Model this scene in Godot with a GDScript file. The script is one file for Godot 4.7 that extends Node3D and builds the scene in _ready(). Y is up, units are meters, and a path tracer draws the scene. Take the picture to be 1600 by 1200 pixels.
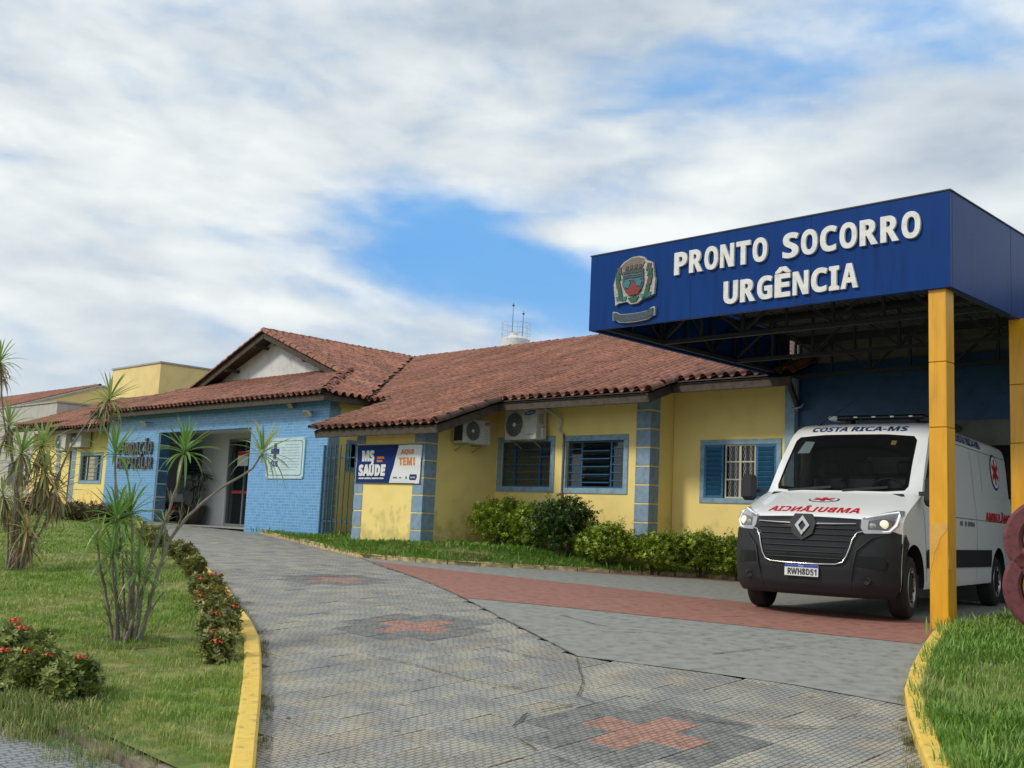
extends Node3D

const CAM_Y := 0.9
const TAN := 0.367            # pitch of the tiled roofs
const CELL := 0.29            # side of one paving slab
var taken := {}
var bold: Font
var M := {}                   # materials by name
var slab_mesh: ArrayMesh

# ------------------------------------------------------------------ mesh builder
class MB:
	var v := PackedVector3Array()
	var n := PackedVector3Array()
	var t := PackedVector2Array()
	func put(a: Vector3, b: Vector3, c: Vector3, na: Vector3, nb: Vector3, nc: Vector3) -> void:
		if (b - a).cross(c - a).dot(na + nb + nc) > 0.0:
			v.append_array([a, c, b]); n.append_array([na, nc, nb])
		else:
			v.append_array([a, b, c]); n.append_array([na, nb, nc])
	func tri(a: Vector3, b: Vector3, c: Vector3, hint: Vector3) -> void:
		var k := (b - a).cross(c - a)
		if k.length_squared() < 1e-16:
			return
		k = k.normalized()
		if k.dot(hint) < 0.0:
			k = -k
		put(a, b, c, k, k, k)
	func quad(a: Vector3, b: Vector3, c: Vector3, d: Vector3, hint: Vector3) -> void:
		tri(a, b, c, hint); tri(a, c, d, hint)
	func box(at: Vector3, size: Vector3, bas := Basis.IDENTITY, bev := 0.0) -> void:
		var h := size * 0.5
		var axes := [Vector3.RIGHT, Vector3.UP, Vector3.BACK]
		for i in 3:
			var j := (i + 1) % 3
			var k := (i + 2) % 3
			for s in [-1.0, 1.0]:
				var o: Vector3 = axes[i] * h[i] * s
				var p: Vector3 = axes[j] * (h[j] - bev)
				var q: Vector3 = axes[k] * (h[k] - bev)
				quad(at + bas * (o - p - q), at + bas * (o + p - q), at + bas * (o + p + q), at + bas * (o - p + q), bas * (axes[i] * s))
		if bev > 0.0:
			for i in 3:
				var j := (i + 1) % 3
				var k := (i + 2) % 3
				for s in [-1.0, 1.0]:
					for u in [-1.0, 1.0]:
						var e: Vector3 = axes[k] * (h[k] - bev)
						var a1: Vector3 = axes[i] * h[i] * s + axes[j] * (h[j] - bev) * u
						var a2: Vector3 = axes[i] * (h[i] - bev) * s + axes[j] * h[j] * u
						quad(at + bas * (a1 - e), at + bas * (a1 + e), at + bas * (a2 + e), at + bas * (a2 - e), bas * (axes[i] * s + axes[j] * u))
			for sx in [-1.0, 1.0]:
				for sy in [-1.0, 1.0]:
					for sz in [-1.0, 1.0]:
						var g := Vector3(sx, sy, sz)
						var c := Vector3(sx * h.x, sy * h.y, sz * h.z)
						tri(at + bas * (c - Vector3(0, sy, sz) * bev), at + bas * (c - Vector3(sx, 0, sz) * bev), at + bas * (c - Vector3(sx, sy, 0) * bev), bas * g)
	func beam(a: Vector3, b: Vector3, w: float, h: float, bev := 0.0) -> void:
		var d := (b - a)
		var z := d.normalized()
		var x := Vector3.UP.cross(z)
		if x.length() < 0.01:
			x = Vector3.RIGHT
		x = x.normalized()
		box((a + b) * 0.5, Vector3(w, h, d.length()), Basis(x, z.cross(x), z), bev)
	func tube(path: Array, radii: Array, sides := 8, caps := true) -> void:
		var rings := []
		var nrm := []
		var side := Vector3.ZERO
		for i in path.size():
			var d: Vector3 = (path[mini(i + 1, path.size() - 1)] - path[maxi(i - 1, 0)]).normalized()
			if side == Vector3.ZERO:
				side = d.cross(Vector3(0.31, 0.9, 0.22)).normalized()
			side = (side - d * side.dot(d)).normalized()
			var up := d.cross(side)
			var ring := []
			var rn := []
			for k in sides:
				var a := TAU * k / sides
				var o := side * cos(a) + up * sin(a)
				ring.append(path[i] + o * radii[i]); rn.append(o)
			rings.append(ring); nrm.append(rn)
		for i in path.size() - 1:
			for k in sides:
				var l := (k + 1) % sides
				put(rings[i][k], rings[i][l], rings[i + 1][l], nrm[i][k], nrm[i][l], nrm[i + 1][l])
				put(rings[i][k], rings[i + 1][l], rings[i + 1][k], nrm[i][k], nrm[i + 1][l], nrm[i + 1][k])
		if caps:
			for e in [0, path.size() - 1]:
				var out: Vector3 = (path[0] - path[1]) if e == 0 else (path[e] - path[e - 1])
				for k in range(1, sides - 1):
					tri(rings[e][0], rings[e][k], rings[e][k + 1], out)
	func lathe(prof: Array, sides: int, xf: Transform3D, smooth := false) -> void:
		# prof: Vector2(radius, along); turned round the y axis of xf
		for i in prof.size() - 1:
			var p: Vector2 = prof[i]
			var q: Vector2 = prof[i + 1]
			var nn := Vector2(q.y - p.y, p.x - q.x).normalized()
			for k in sides:
				var a := TAU * k / sides
				var b := TAU * (k + 1) / sides
				var ca := Vector3(cos(a), 0, sin(a))
				var cb := Vector3(cos(b), 0, sin(b))
				var na := xf.basis * (ca * nn.x + Vector3.UP * nn.y)
				var nb := xf.basis * (cb * nn.x + Vector3.UP * nn.y)
				var a0 := xf * (ca * p.x + Vector3.UP * p.y)
				var a1 := xf * (cb * p.x + Vector3.UP * p.y)
				var b0 := xf * (ca * q.x + Vector3.UP * q.y)
				var b1 := xf * (cb * q.x + Vector3.UP * q.y)
				if p.x > 1e-5:
					put(a0, a1, b1, na, nb, nb)
				if q.x > 1e-5:
					put(a0, b1, b0, na, nb, na)
	func prism(poly: PackedVector2Array, depth: float, xf: Transform3D) -> void:
		# outline in the xy plane of xf, from z = 0 to z = depth
		var idx := Geometry2D.triangulate_polygon(poly)
		var zf := xf.basis.z
		for i in range(0, idx.size(), 3):
			var q := []
			for j in 3:
				q.append(poly[idx[i + j]])
			tri(xf * Vector3(q[0].x, q[0].y, depth), xf * Vector3(q[1].x, q[1].y, depth), xf * Vector3(q[2].x, q[2].y, depth), zf)
			tri(xf * Vector3(q[0].x, q[0].y, 0), xf * Vector3(q[1].x, q[1].y, 0), xf * Vector3(q[2].x, q[2].y, 0), -zf)
		var turn := -1.0 if Geometry2D.is_polygon_clockwise(poly) else 1.0
		for i in poly.size():
			var a := poly[i]
			var b := poly[(i + 1) % poly.size()]
			var o := Vector3(b.y - a.y, a.x - b.x, 0) * turn
			quad(xf * Vector3(a.x, a.y, 0), xf * Vector3(b.x, b.y, 0), xf * Vector3(b.x, b.y, depth), xf * Vector3(a.x, a.y, depth), xf.basis * o)
	func patch(poly: PackedVector2Array, cell: Vector2, f: Callable, flip := false) -> void:
		# a curved sheet: the outline is cut into cells and each corner is carried to f(u, v)
		var r := Rect2(poly[0], Vector2.ZERO)
		for p in poly:
			r = r.expand(p)
		var i0 := floori(r.position.x / cell.x)
		var i1 := floori(r.end.x / cell.x)
		var j0 := floori(r.position.y / cell.y)
		var j1 := floori(r.end.y / cell.y)
		for i in range(i0, i1 + 1):
			for j in range(j0, j1 + 1):
				var c := PackedVector2Array([Vector2(i, j) * cell, Vector2(i + 1, j) * cell, Vector2(i + 1, j + 1) * cell, Vector2(i, j + 1) * cell])
				for piece in Geometry2D.intersect_polygons(poly, c):
					var idx := Geometry2D.triangulate_polygon(piece)
					for k in range(0, idx.size(), 3):
						var w := []
						var m := []
						for l in 3:
							var p: Vector2 = piece[idx[k + l]]
							var o: Vector3 = f.call(p.x, p.y)
							var du: Vector3 = f.call(p.x + 0.004, p.y) - f.call(p.x - 0.004, p.y)
							var dv: Vector3 = f.call(p.x, p.y + 0.004) - f.call(p.x, p.y - 0.004)
							var nn := du.cross(dv).normalized()
							w.append(o); m.append(-nn if flip else nn)
						if (w[1] - w[0]).cross(w[2] - w[0]).length_squared() > 1e-16:
							put(w[0], w[1], w[2], m[0], m[1], m[2])
	func add_mesh(mesh: Mesh, xf: Transform3D) -> void:
		for s in mesh.get_surface_count():
			var a := mesh.surface_get_arrays(s)
			var vv: PackedVector3Array = a[Mesh.ARRAY_VERTEX]
			var nn: PackedVector3Array = a[Mesh.ARRAY_NORMAL]
			var idx: PackedInt32Array = a[Mesh.ARRAY_INDEX] if a[Mesh.ARRAY_INDEX] != null else PackedInt32Array(range(vv.size()))
			for k in range(0, idx.size(), 3):
				put(xf * vv[idx[k]], xf * vv[idx[k + 1]], xf * vv[idx[k + 2]], (xf.basis * nn[idx[k]]).normalized(), (xf.basis * nn[idx[k + 1]]).normalized(), (xf.basis * nn[idx[k + 2]]).normalized())
	func mesh() -> ArrayMesh:
		var a := []
		a.resize(Mesh.ARRAY_MAX)
		a[Mesh.ARRAY_VERTEX] = v
		a[Mesh.ARRAY_NORMAL] = n
		var u := PackedVector2Array()
		u.resize(v.size())
		for i in v.size():
			u[i] = Vector2(v[i].x, v[i].y)
		a[Mesh.ARRAY_TEX_UV] = t if t.size() == v.size() else u
		var m := ArrayMesh.new()
		if v.size():
			m.add_surface_from_arrays(Mesh.PRIMITIVE_TRIANGLES, a)
		return m

# ------------------------------------------------------------------ scene helpers
func numbered(called: String) -> String:
	if not taken.has(called):
		taken[called] = 0
		return called
	taken[called] += 1
	return "%s_%03d" % [called, taken[called]]

func tag(o: Node, label: String, category: String, group := "", kind := "") -> void:
	if label: o.set_meta("label", label)
	if category: o.set_meta("category", category)
	if group: o.set_meta("group", group)
	if kind: o.set_meta("kind", kind)

func thing(called: String, at: Vector3, label: String, category: String, group := "") -> Node3D:
	var o := Node3D.new()
	o.name = numbered(called)
	add_child(o)
	o.position = at
	tag(o, label, category, group)
	return o

func part(called: String, b: MB, m: Material, parent: Node3D, label := "") -> MeshInstance3D:
	return inst(called, b.mesh(), m, parent, Transform3D(), label)

# vertices given in world space, under a thing that stands at its base
func wpart(called: String, b: MB, m: Material, parent: Node3D, label := "") -> MeshInstance3D:
	var o := inst(called, b.mesh(), m, parent, Transform3D(Basis(), -parent.position if parent.get_parent() == self else Vector3.ZERO), label)
	return o

func inst(called: String, mesh: Mesh, m: Material, parent: Node3D, xf := Transform3D(), label := "") -> MeshInstance3D:
	var o := MeshInstance3D.new()
	o.name = called if parent != self else numbered(called)
	o.mesh = mesh
	o.material_override = m
	o.transform = xf
	parent.add_child(o, true)
	if label: o.set_meta("label", label)
	return o

func structure(called: String, b: MB, m: Material) -> MeshInstance3D:
	var o := inst(called, b.mesh(), m, self)
	o.set_meta("kind", "structure")
	return o

func multi(called: String, mesh: Mesh, m: Material, xfs: Array, cols: PackedColorArray, parent: Node3D, offset := Vector3.ZERO) -> MultiMeshInstance3D:
	var mm := MultiMesh.new()
	mm.transform_format = MultiMesh.TRANSFORM_3D
	mm.use_colors = true
	mm.mesh = mesh
	mm.instance_count = xfs.size()
	for i in xfs.size():
		mm.set_instance_transform(i, xfs[i])
		mm.set_instance_color(i, cols[i] if i < cols.size() else Color.WHITE)
	var o := MultiMeshInstance3D.new()
	o.name = called if parent != self else numbered(called)
	o.multimesh = mm
	o.material_override = m
	o.position = offset
	parent.add_child(o, true)
	o.set_meta("kind", "stuff")
	return o

func lin(r: float, g: float, b: float) -> Color:
	return Color(r, g, b).linear_to_srgb()

func mat(called: String, r: float, g: float, b: float, rough := 0.8, metal := 0.0) -> StandardMaterial3D:
	var m := StandardMaterial3D.new()
	m.resource_name = called
	m.albedo_color = lin(r, g, b)
	m.roughness = rough
	m.metallic = metal
	M[called] = m
	return m

func noise_tex(sd: int, freq: float, ramp: Array, size := 512, octaves := 5, kind := FastNoiseLite.TYPE_SIMPLEX_SMOOTH, normal := false) -> NoiseTexture2D:
	var f := FastNoiseLite.new()
	f.seed = sd
	f.noise_type = kind
	f.frequency = freq
	f.fractal_octaves = octaves
	var x := NoiseTexture2D.new()
	x.width = size
	x.height = size
	x.seamless = true
	x.noise = f
	if ramp.size():
		var g := Gradient.new()
		var offs := PackedFloat32Array()
		var cols := PackedColorArray()
		for e in ramp:
			offs.append(e[0]); cols.append(e[1])
		g.offsets = offs
		g.colors = cols
		x.color_ramp = g
	return x

# blotched, slightly rough surface: the colour times a grey noise, and a fine relief
func blotch(m: StandardMaterial3D, sd: int, scale: float, lo: float, hi := 1.0, relief := 0.0, freq := 0.012) -> void:
	m.albedo_texture = noise_tex(sd, freq, [[0.0, Color(lo, lo, lo)], [0.35, Color(lerpf(lo, hi, 0.6), lerpf(lo, hi, 0.6), lerpf(lo, hi, 0.6))], [1.0, Color(hi, hi, hi)]])
	m.uv1_triplanar = true
	m.uv1_world_triplanar = true
	m.uv1_scale = Vector3.ONE * scale
	if relief > 0.0:
		m.heightmap_enabled = true
		m.heightmap_texture = m.albedo_texture
		m.heightmap_scale = relief

func text_mesh(s: String, size: float, depth: float, f: Font = null) -> TextMesh:
	var t := TextMesh.new()
	t.font = f if f else bold
	t.text = s
	t.font_size = 64
	t.pixel_size = size / 46.0      # capital letters come out about `size` high
	t.depth = depth
	t.curve_step = 1.0
	return t

# lettering laid on a surface: (u, v) of the text from its centre, fitted to width w and height h; fat thickens the strokes
func text_on(s: String, w: float, h: float, f: Callable, mirror := false, fat := 0.0, cell := 0.0) -> MB:
	var loops := glyph_loops(s)
	loops.sort_custom(func(a, c): return absf(area(a)) > absf(area(c)))
	var sign0 := signf(area(loops[0]))
	var lo := Vector2(1e9, 1e9)
	var hi := -lo
	for l in loops:
		for p in l:
			lo = lo.min(p); hi = hi.max(p)
	var mid := (lo + hi) * 0.5
	var solid := []
	var holes := []
	for l in loops:
		var q := PackedVector2Array()
		for p in l:
			q.append((p - mid) / (hi - lo) * Vector2(w - 2.0 * fat, h - 2.0 * fat))
		var is_hole := signf(area(q)) != sign0
		if area(q) < 0.0:
			q.reverse()
		for r in (Geometry2D.offset_polygon(q, (-fat if is_hole else fat), Geometry2D.JOIN_MITER) if fat > 0.0 else [q]):
			(holes if is_hole else solid).append(r)
	var b := MB.new()
	for l in solid:
		var pieces := [l]
		for hl in holes:
			if not Geometry2D.is_point_in_polygon(hl[0], l):
				continue
			var cx := 0.0
			for p in hl:
				cx += p.x / hl.size()
			var nextp := []
			for piece in pieces:
				for half in [[-99.0, cx], [cx, 99.0]]:
					for c in Geometry2D.intersect_polygons(piece, PackedVector2Array([Vector2(half[0], -99), Vector2(half[1], -99), Vector2(half[1], 99), Vector2(half[0], 99)])):
						nextp.append_array(Geometry2D.clip_polygons(c, hl))
			pieces = nextp
		if cell > 0.0:
			# cut small, so that the letters follow a curved panel
			var small := []
			for piece in pieces:
				var r := Rect2(piece[0], Vector2.ZERO)
				for p in piece:
					r = r.expand(p)
				for i in range(floori(r.position.x / cell), floori(r.end.x / cell) + 1):
					for j in range(floori(r.position.y / cell * 2.0), floori(r.end.y / cell * 2.0) + 1):
						var o := Vector2(i * cell, j * cell * 0.5)
						small.append_array(Geometry2D.intersect_polygons(piece, PackedVector2Array([o, o + Vector2(cell, 0), o + Vector2(cell, cell * 0.5), o + Vector2(0, cell * 0.5)])))
			pieces = small
		for piece in pieces:
			var idx := Geometry2D.triangulate_polygon(piece)
			for k in range(0, idx.size(), 3):
				var q := []
				for m in 3:
					var p: Vector2 = piece[idx[k + m]]
					q.append(f.call(-p.x if mirror else p.x, p.y))
				var c: Vector3 = (q[1] - q[0] as Vector3).cross(q[2] - q[0])
				if c.length_squared() < 1e-18:
					continue
				# outlines run counter-clockwise, so the cross product looks outwards unless mirrored
				var ccw: bool = (piece[idx[k + 1]] - piece[idx[k]]).cross(piece[idx[k + 2]] - piece[idx[k]]) > 0.0
				c = c.normalized() * (1.0 if ccw != mirror else -1.0)
				b.put(q[0], q[1], q[2], c, c, c)
	return b

func poly(pts: Array) -> PackedVector2Array:
	var a := PackedVector2Array()
	for p in pts:
		a.append(Vector2(p[0], p[1]))
	return a

func ground(x: float, z: float) -> float:
	var u := -x
	var w := -z
	var a := maxf(-0.998 + 0.0327 * u + 0.0724 * w, -1.3)
	var b := 0.010 * maxf(u - 7.0, 0.0) + 0.0115 * maxf(minf(u, 34.0) - 14.0, 0.0)
	var k := 0.16
	var h := maxf(k - absf(a - b), 0.0) / k
	return minf(a, b) - h * h * k * 0.25

func slope_basis(x: float, z: float) -> Basis:
	var e := 0.1
	var gx := (ground(x + e, z) - ground(x - e, z)) / (2 * e)
	var gz := (ground(x, z + e) - ground(x, z - e)) / (2 * e)
	var up := Vector3(-gx, 1, -gz).normalized()
	var r := Vector3(1, gx, 0).normalized()
	return Basis(r, up, r.cross(up).normalized())

# ------------------------------------------------------------------ sky, camera, sun
func bump(a: float, e: float, a0: float, e0: float, ra: float, re: float) -> float:
	var x := (a - a0) / ra
	var y := (e - e0) / re
	return exp(-(x * x + y * y))

func sky_color(az: float, el: float, big: FastNoiseLite, fine: FastNoiseLite) -> Color:
	# az in degrees round from the middle of the clearing in the clouds, el above the horizon
	var d := Vector3(sin(deg_to_rad(az)) * cos(deg_to_rad(el)), sin(deg_to_rad(el)), cos(deg_to_rad(az)) * cos(deg_to_rad(el)))
	var q := Vector3(d.x + 0.35 * d.y, d.y * 2.1, d.z) * 100.0
	var w := Vector3(fine.get_noise_3d(q.x + 40.0, q.y, q.z), fine.get_noise_3d(q.x, q.y + 70.0, q.z), 0.0)
	var n1 := big.get_noise_3d(q.x * 3.2 + w.x * 45.0, q.y * 3.2 + w.y * 45.0, q.z * 3.2)
	var n2 := fine.get_noise_3d(q.x * 5.5 + w.y * 60.0, q.y * 7.5 + w.x * 60.0 + n1 * 25.0, q.z * 5.5)
	var n3 := big.get_noise_3d(q.x * 5.0 + 300.0 + w.x * 50.0, q.y * 6.0 + w.y * 40.0, q.z * 5.0)
	var cov := 0.86 + 0.40 * n1 + 0.44 * n2
	cov -= 1.08 * bump(az, el, -2.2, 14.3, 8.4, 3.4) + 0.55 * bump(az, el, 4.0, 12.2, 4.5, 2.6) + 0.50 * bump(az, el, 12.5, 23.5, 10.0, 2.4) + 0.34 * bump(az, el, 22.0, 26.5, 7.0, 3.0)
	cov += 0.75 * bump(az, el, 2.6, 15.6, 4.2, 0.8) + 0.35 * bump(az, el, 12.0, 16.0, 9.0, 4.5)
	var al := 0.06 + 0.94 * smoothstep(-0.08, 0.98, cov)
	var sh := 0.68 + 0.50 * n3 + 0.36 * n2
	sh -= 0.50 * bump(az, el, 3.0, 28.5, 10.0, 6.0) + (0.45 + 0.9 * n2) * bump(az, el, 25.0, 20.0, 5.5, 3.4) + 0.30 * bump(az, el, -15.0, 6.0, 14.0, 2.6)
	sh += 0.34 * bump(az, el, 13.0, 15.0, 9.0, 4.0) + 0.10 * bump(az, el, -20.0, 16.0, 12.0, 8.0)
	var white := Vector3(0.66, 0.695, 0.70)
	var grey := Vector3(0.32, 0.385, 0.465)
	var cloud := grey.lerp(white, clampf(sh, 0.0, 1.12))
	var blue := Vector3(0.36, 0.54, 0.68).lerp(Vector3(0.115, 0.325, 0.65), smoothstep(1.0, 14.0, el)).lerp(Vector3(0.06, 0.20, 0.50), smoothstep(20.0, 60.0, el))
	var c := blue.lerp(cloud, al)
	c = c.lerp(Vector3(0.56, 0.63, 0.67), 0.5 * exp(-maxf(el, 0.0) / 3.0))
	return Color(c.x, c.y, c.z).linear_to_srgb()

func make_sky() -> ImageTexture:
	var W := 4096
	var H := 2048
	var im := Image.create(W, H, false, Image.FORMAT_RGB8)
	im.fill(Color(0.30, 0.31, 0.29))
	var big := FastNoiseLite.new()
	big.seed = 11
	big.frequency = 0.0105
	big.fractal_octaves = 5
	var fine := FastNoiseLite.new()
	fine.seed = 5
	fine.frequency = 0.0125
	fine.fractal_octaves = 7
	fine.fractal_gain = 0.55
	var c0 := -44.737
	for y in range(0, H / 2, 8):
		for x in range(0, W, 8):
			var az := wrapf((x + 4.0) / W * 360.0 - c0, -180.0, 180.0)
			var el := 90.0 - (y + 4.0) / H * 180.0
			if absf(az) < 31.0 and el < 33.0:
				for j in range(0, 8, 2):
					for i in range(0, 8, 2):
						var a2 := wrapf((x + i + 1.0) / W * 360.0 - c0, -180.0, 180.0)
						im.fill_rect(Rect2i(x + i, y + j, 2, 2), sky_color(a2, 90.0 - (y + j + 1.0) / H * 180.0, big, fine))
			else:
				im.fill_rect(Rect2i(x, y, 8, 8), sky_color(az, el, big, fine))
	return ImageTexture.create_from_image(im)

func setting_light() -> void:
	var cam := Camera3D.new()
	cam.name = "camera"
	cam.position = Vector3(0, CAM_Y, 0)
	cam.rotation_degrees = Vector3(7.482, 44.737, 2.602)
	cam.fov = 39.79
	cam.near = 0.05
	cam.far = 2000.0
	add_child(cam)
	cam.current = true
	var env := Environment.new()
	env.background_mode = Environment.BG_SKY
	env.tonemap_mode = Environment.TONE_MAPPER_LINEAR
	env.tonemap_exposure = 1.33
	var pano := PanoramaSkyMaterial.new()
	pano.panorama = make_sky()
	var sk := Sky.new()
	sk.sky_material = pano
	env.sky = sk
	env.sdfgi_enabled = true
	env.ssao_enabled = true
	env.ssil_enabled = true
	var we := WorldEnvironment.new()
	we.name = "environment"
	we.environment = env
	add_child(we)
	var sun := DirectionalLight3D.new()
	sun.name = "sun"
	sun.light_energy = 0.5
	sun.light_color = Color(1.0, 0.965, 0.9)
	sun.light_angular_distance = 10.0
	sun.shadow_enabled = true
	add_child(sun)
	sun.look_at_from_position(Vector3(-4.2, 8.6, 10.0), Vector3.ZERO, Vector3.UP)

# ------------------------------------------------------------------ materials
func img_tex(w: int, h: int, f: Callable) -> ImageTexture:
	var im := Image.create(w, h, false, Image.FORMAT_RGBA8)
	for y in h:
		for x in w:
			im.set_pixel(x, y, f.call(x, y))
	return ImageTexture.create_from_image(im)

func make_materials() -> void:
	var m: StandardMaterial3D
	# painted plaster
	m = mat("yellow_plaster", 0.92, 0.725, 0.26, 0.75); blotch(m, 21, 0.22, 0.945, 1.0, 0.15)
	m = mat("yellow_far", 0.86, 0.67, 0.29, 0.8); blotch(m, 22, 0.16, 0.90, 1.0, 0.2)
	m = mat("white_plaster", 0.72, 0.73, 0.72, 0.8); blotch(m, 23, 0.3, 0.86, 1.0, 0.2)
	m = mat("grey_plaster", 0.42, 0.42, 0.40, 0.8); blotch(m, 24, 0.3, 0.84, 1.0, 0.2)
	m = mat("dark_grey_wall", 0.17, 0.165, 0.15, 0.85); blotch(m, 124, 0.4, 0.75, 1.0, 0.2)  # blotched dark grey for the wall and beam behind the ambulance
	m = mat("dull_white", 0.52, 0.50, 0.46, 0.8); blotch(m, 125, 0.3, 0.86, 1.0, 0.2)
	m = mat("block_blue", 0.25, 0.36, 0.48, 0.7); blotch(m, 25, 0.9, 0.78, 1.0, 0.3)
	m = mat("surround_blue", 0.27, 0.41, 0.53, 0.65); blotch(m, 26, 0.8, 0.75, 1.0, 0.3)
	m = mat("navy_paint", 0.014, 0.07, 0.18, 0.5); blotch(m, 27, 0.5, 0.75, 1.0, 0.1)
	# dirt splashed on the foot of the walls (ragged blotches with an outline of their own)
	var nz := FastNoiseLite.new()
	nz.seed = 3; nz.frequency = 0.03; nz.fractal_octaves = 5
	for spec in [["yellow_dirty", Color(0.66, 0.62, 0.38), 0.85, 0.55], ["yellow_rusty", Color(0.86, 0.52, 0.22), 1.1, 0.8]]:
		var src: StandardMaterial3D = M["yellow_plaster"]
		m = src.duplicate()
		m.resource_name = spec[0]
		M[spec[0]] = m
		var tint: Color = spec[1]
		var reach: float = spec[2]
		var most: float = spec[3]
		m.detail_enabled = true
		m.detail_blend_mode = BaseMaterial3D.BLEND_MODE_MIX
		m.detail_uv_layer = BaseMaterial3D.DETAIL_UV_2
		m.uv2_triplanar = true
		m.uv2_world_triplanar = true
		m.uv2_scale = Vector3(1.0 / 8.0, 1.0 / 4.0, 1.0 / 8.0)
		m.detail_albedo = img_tex(512, 256, func(x: int, y: int) -> Color:
			var h := (255.5 - y) / 256.0 * 4.0 - 0.36
			var k := nz.get_noise_2d(x * 1.0, y * 1.2) + 0.5 * nz.get_noise_2d(x * 3.0 + 90.0, y * 0.5)
			var cut := reach * (0.62 + 0.9 * k)
			var a := 0.0
			if h < cut and h > -0.6:
				a = most * clampf(0.25 + 0.5 * nz.get_noise_2d(x * 2.5, y * 2.5 + 40.0) + 1.1 * (cut - h) / reach, 0.0, 1.0)
			return Color(tint.r, tint.g, tint.b, a))
	# small glazed wall tiles
	var rt := RandomNumberGenerator.new()
	rt.seed = 8
	var tone := []
	for i in 256:
		tone.append(rt.randf())
	m = mat("mosaic", 1, 1, 1, 0.32)
	m.metallic_specular = 0.5
	m.albedo_texture = img_tex(512, 512, func(x: int, y: int) -> Color:
		var g := (x % 32 < 3) or (y % 32 < 4)
		var k: float = tone[(x / 32) + 16 * (y / 32)]
		if g:
			return lin(0.34, 0.52, 0.66)
		return lin(lerpf(0.085, 0.14, k), lerpf(0.27, 0.36, k), lerpf(0.54, 0.68, k)))
	m.heightmap_enabled = true
	m.heightmap_scale = 0.12
	m.heightmap_texture = img_tex(512, 512, func(x: int, y: int) -> Color:
		var e := mini(mini(absi(x % 32 - 1), 32 - x % 32), mini(absi(y % 32 - 2), 32 - y % 32))
		var k := clampf((e - 1) / 3.0, 0.0, 1.0)
		return Color(k, k, k))
	m.uv1_triplanar = true
	m.uv1_world_triplanar = true
	m.uv1_scale = Vector3.ONE / 1.24
	m.uv1_triplanar_sharpness = 20.0
	# paving slabs: short raised bars in staggered rows
	var rs := RandomNumberGenerator.new()
	rs.seed = 4
	var spec_noise := FastNoiseLite.new()
	spec_noise.seed = 9; spec_noise.frequency = 0.09; spec_noise.fractal_octaves = 4
	var bar := func(x: int, y: int) -> float:
		# 256 pixels for one slab: 7 rows across x, bars along y
		var col := int(x / 36.57)
		var fx := fmod(x / 36.57, 1.0)
		var fy := fmod(y / 64.0 + (0.5 if col % 2 else 0.0), 1.0)
		var ex := minf(fx, 1.0 - fx) * 36.57
		var ey := minf(fy, 1.0 - fy) * 64.0
		return clampf((minf(ex, ey) - 2.0) / 4.5, 0.0, 1.0)
	m = mat("slab", 1, 1, 1, 0.72)
	m.vertex_color_use_as_albedo = true
	m.albedo_texture = img_tex(256, 256, func(x: int, y: int) -> Color:
		var k: float = bar.call(x, y)
		var s := 0.9 + 0.16 * spec_noise.get_noise_2d(x, y)
		return Color(1, 1, 1) * (lerpf(0.70, 1.0, k) * s) + Color(0, 0, 0, 1))
	m.heightmap_enabled = true
	m.heightmap_scale = 0.30
	m.heightmap_texture = img_tex(256, 256, func(x: int, y: int) -> Color:
		var k: float = bar.call(x, y)
		return Color(k, k, k))
	m.uv1_triplanar = true
	m.uv1_world_triplanar = true
	m.uv1_scale = Vector3.ONE / CELL
	m.uv1_offset = Vector3((4.42 + CELL * 0.5) / CELL, 0, (5.85 + CELL * 0.5) / CELL)
	m.uv1_triplanar_sharpness = 8.0
	var red: StandardMaterial3D = m.duplicate()
	red.resource_name = "slab_red"; red.albedo_color = lin(0.55, 0.30, 0.225); M["slab_red"] = red
	var dark: StandardMaterial3D = m.duplicate()
	dark.resource_name = "slab_dark"; dark.albedo_color = lin(0.285, 0.285, 0.27); M["slab_dark"] = dark
	for k in [red, dark]:
		k.detail_enabled = true
		k.detail_blend_mode = BaseMaterial3D.BLEND_MODE_MUL
		k.detail_uv_layer = BaseMaterial3D.DETAIL_UV_2
		k.uv2_triplanar = true
		k.uv2_world_triplanar = true
		k.uv2_scale = Vector3.ONE / 1.9
		k.detail_albedo = noise_tex(32, 0.02, [[0.0, Color(0.72, 0.72, 0.72)], [0.35, Color(0.9, 0.9, 0.9)], [0.6, Color(1, 1, 1)], [1.0, Color(1, 1, 1)]], 512, 6)
	# worn paint over the plain slabs: grey where it holds, cream where the slab shows
	m.detail_enabled = true
	m.detail_blend_mode = BaseMaterial3D.BLEND_MODE_MUL
	m.detail_uv_layer = BaseMaterial3D.DETAIL_UV_2
	m.uv2_triplanar = true
	m.uv2_world_triplanar = true
	m.uv2_scale = Vector3.ONE / 7.3
	m.detail_albedo = noise_tex(31, 0.013, [[0.0, lin(0.37, 0.365, 0.355)], [0.38, lin(0.43, 0.425, 0.405)], [0.52, lin(0.47, 0.46, 0.42)], [0.60, lin(0.54, 0.51, 0.43)], [1.0, lin(0.60, 0.56, 0.46)]], 1024, 7)
	m = mat("slab_far_walk", 0.34, 0.36, 0.38, 0.75)
	m.albedo_texture = red.albedo_texture; m.heightmap_enabled = true; m.heightmap_texture = red.heightmap_texture; m.heightmap_scale = 0.4
	m.uv1_triplanar = true; m.uv1_world_triplanar = true; m.uv1_scale = Vector3.ONE / 0.4
	m = mat("apron_concrete", 0.30, 0.305, 0.285, 0.82)
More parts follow.
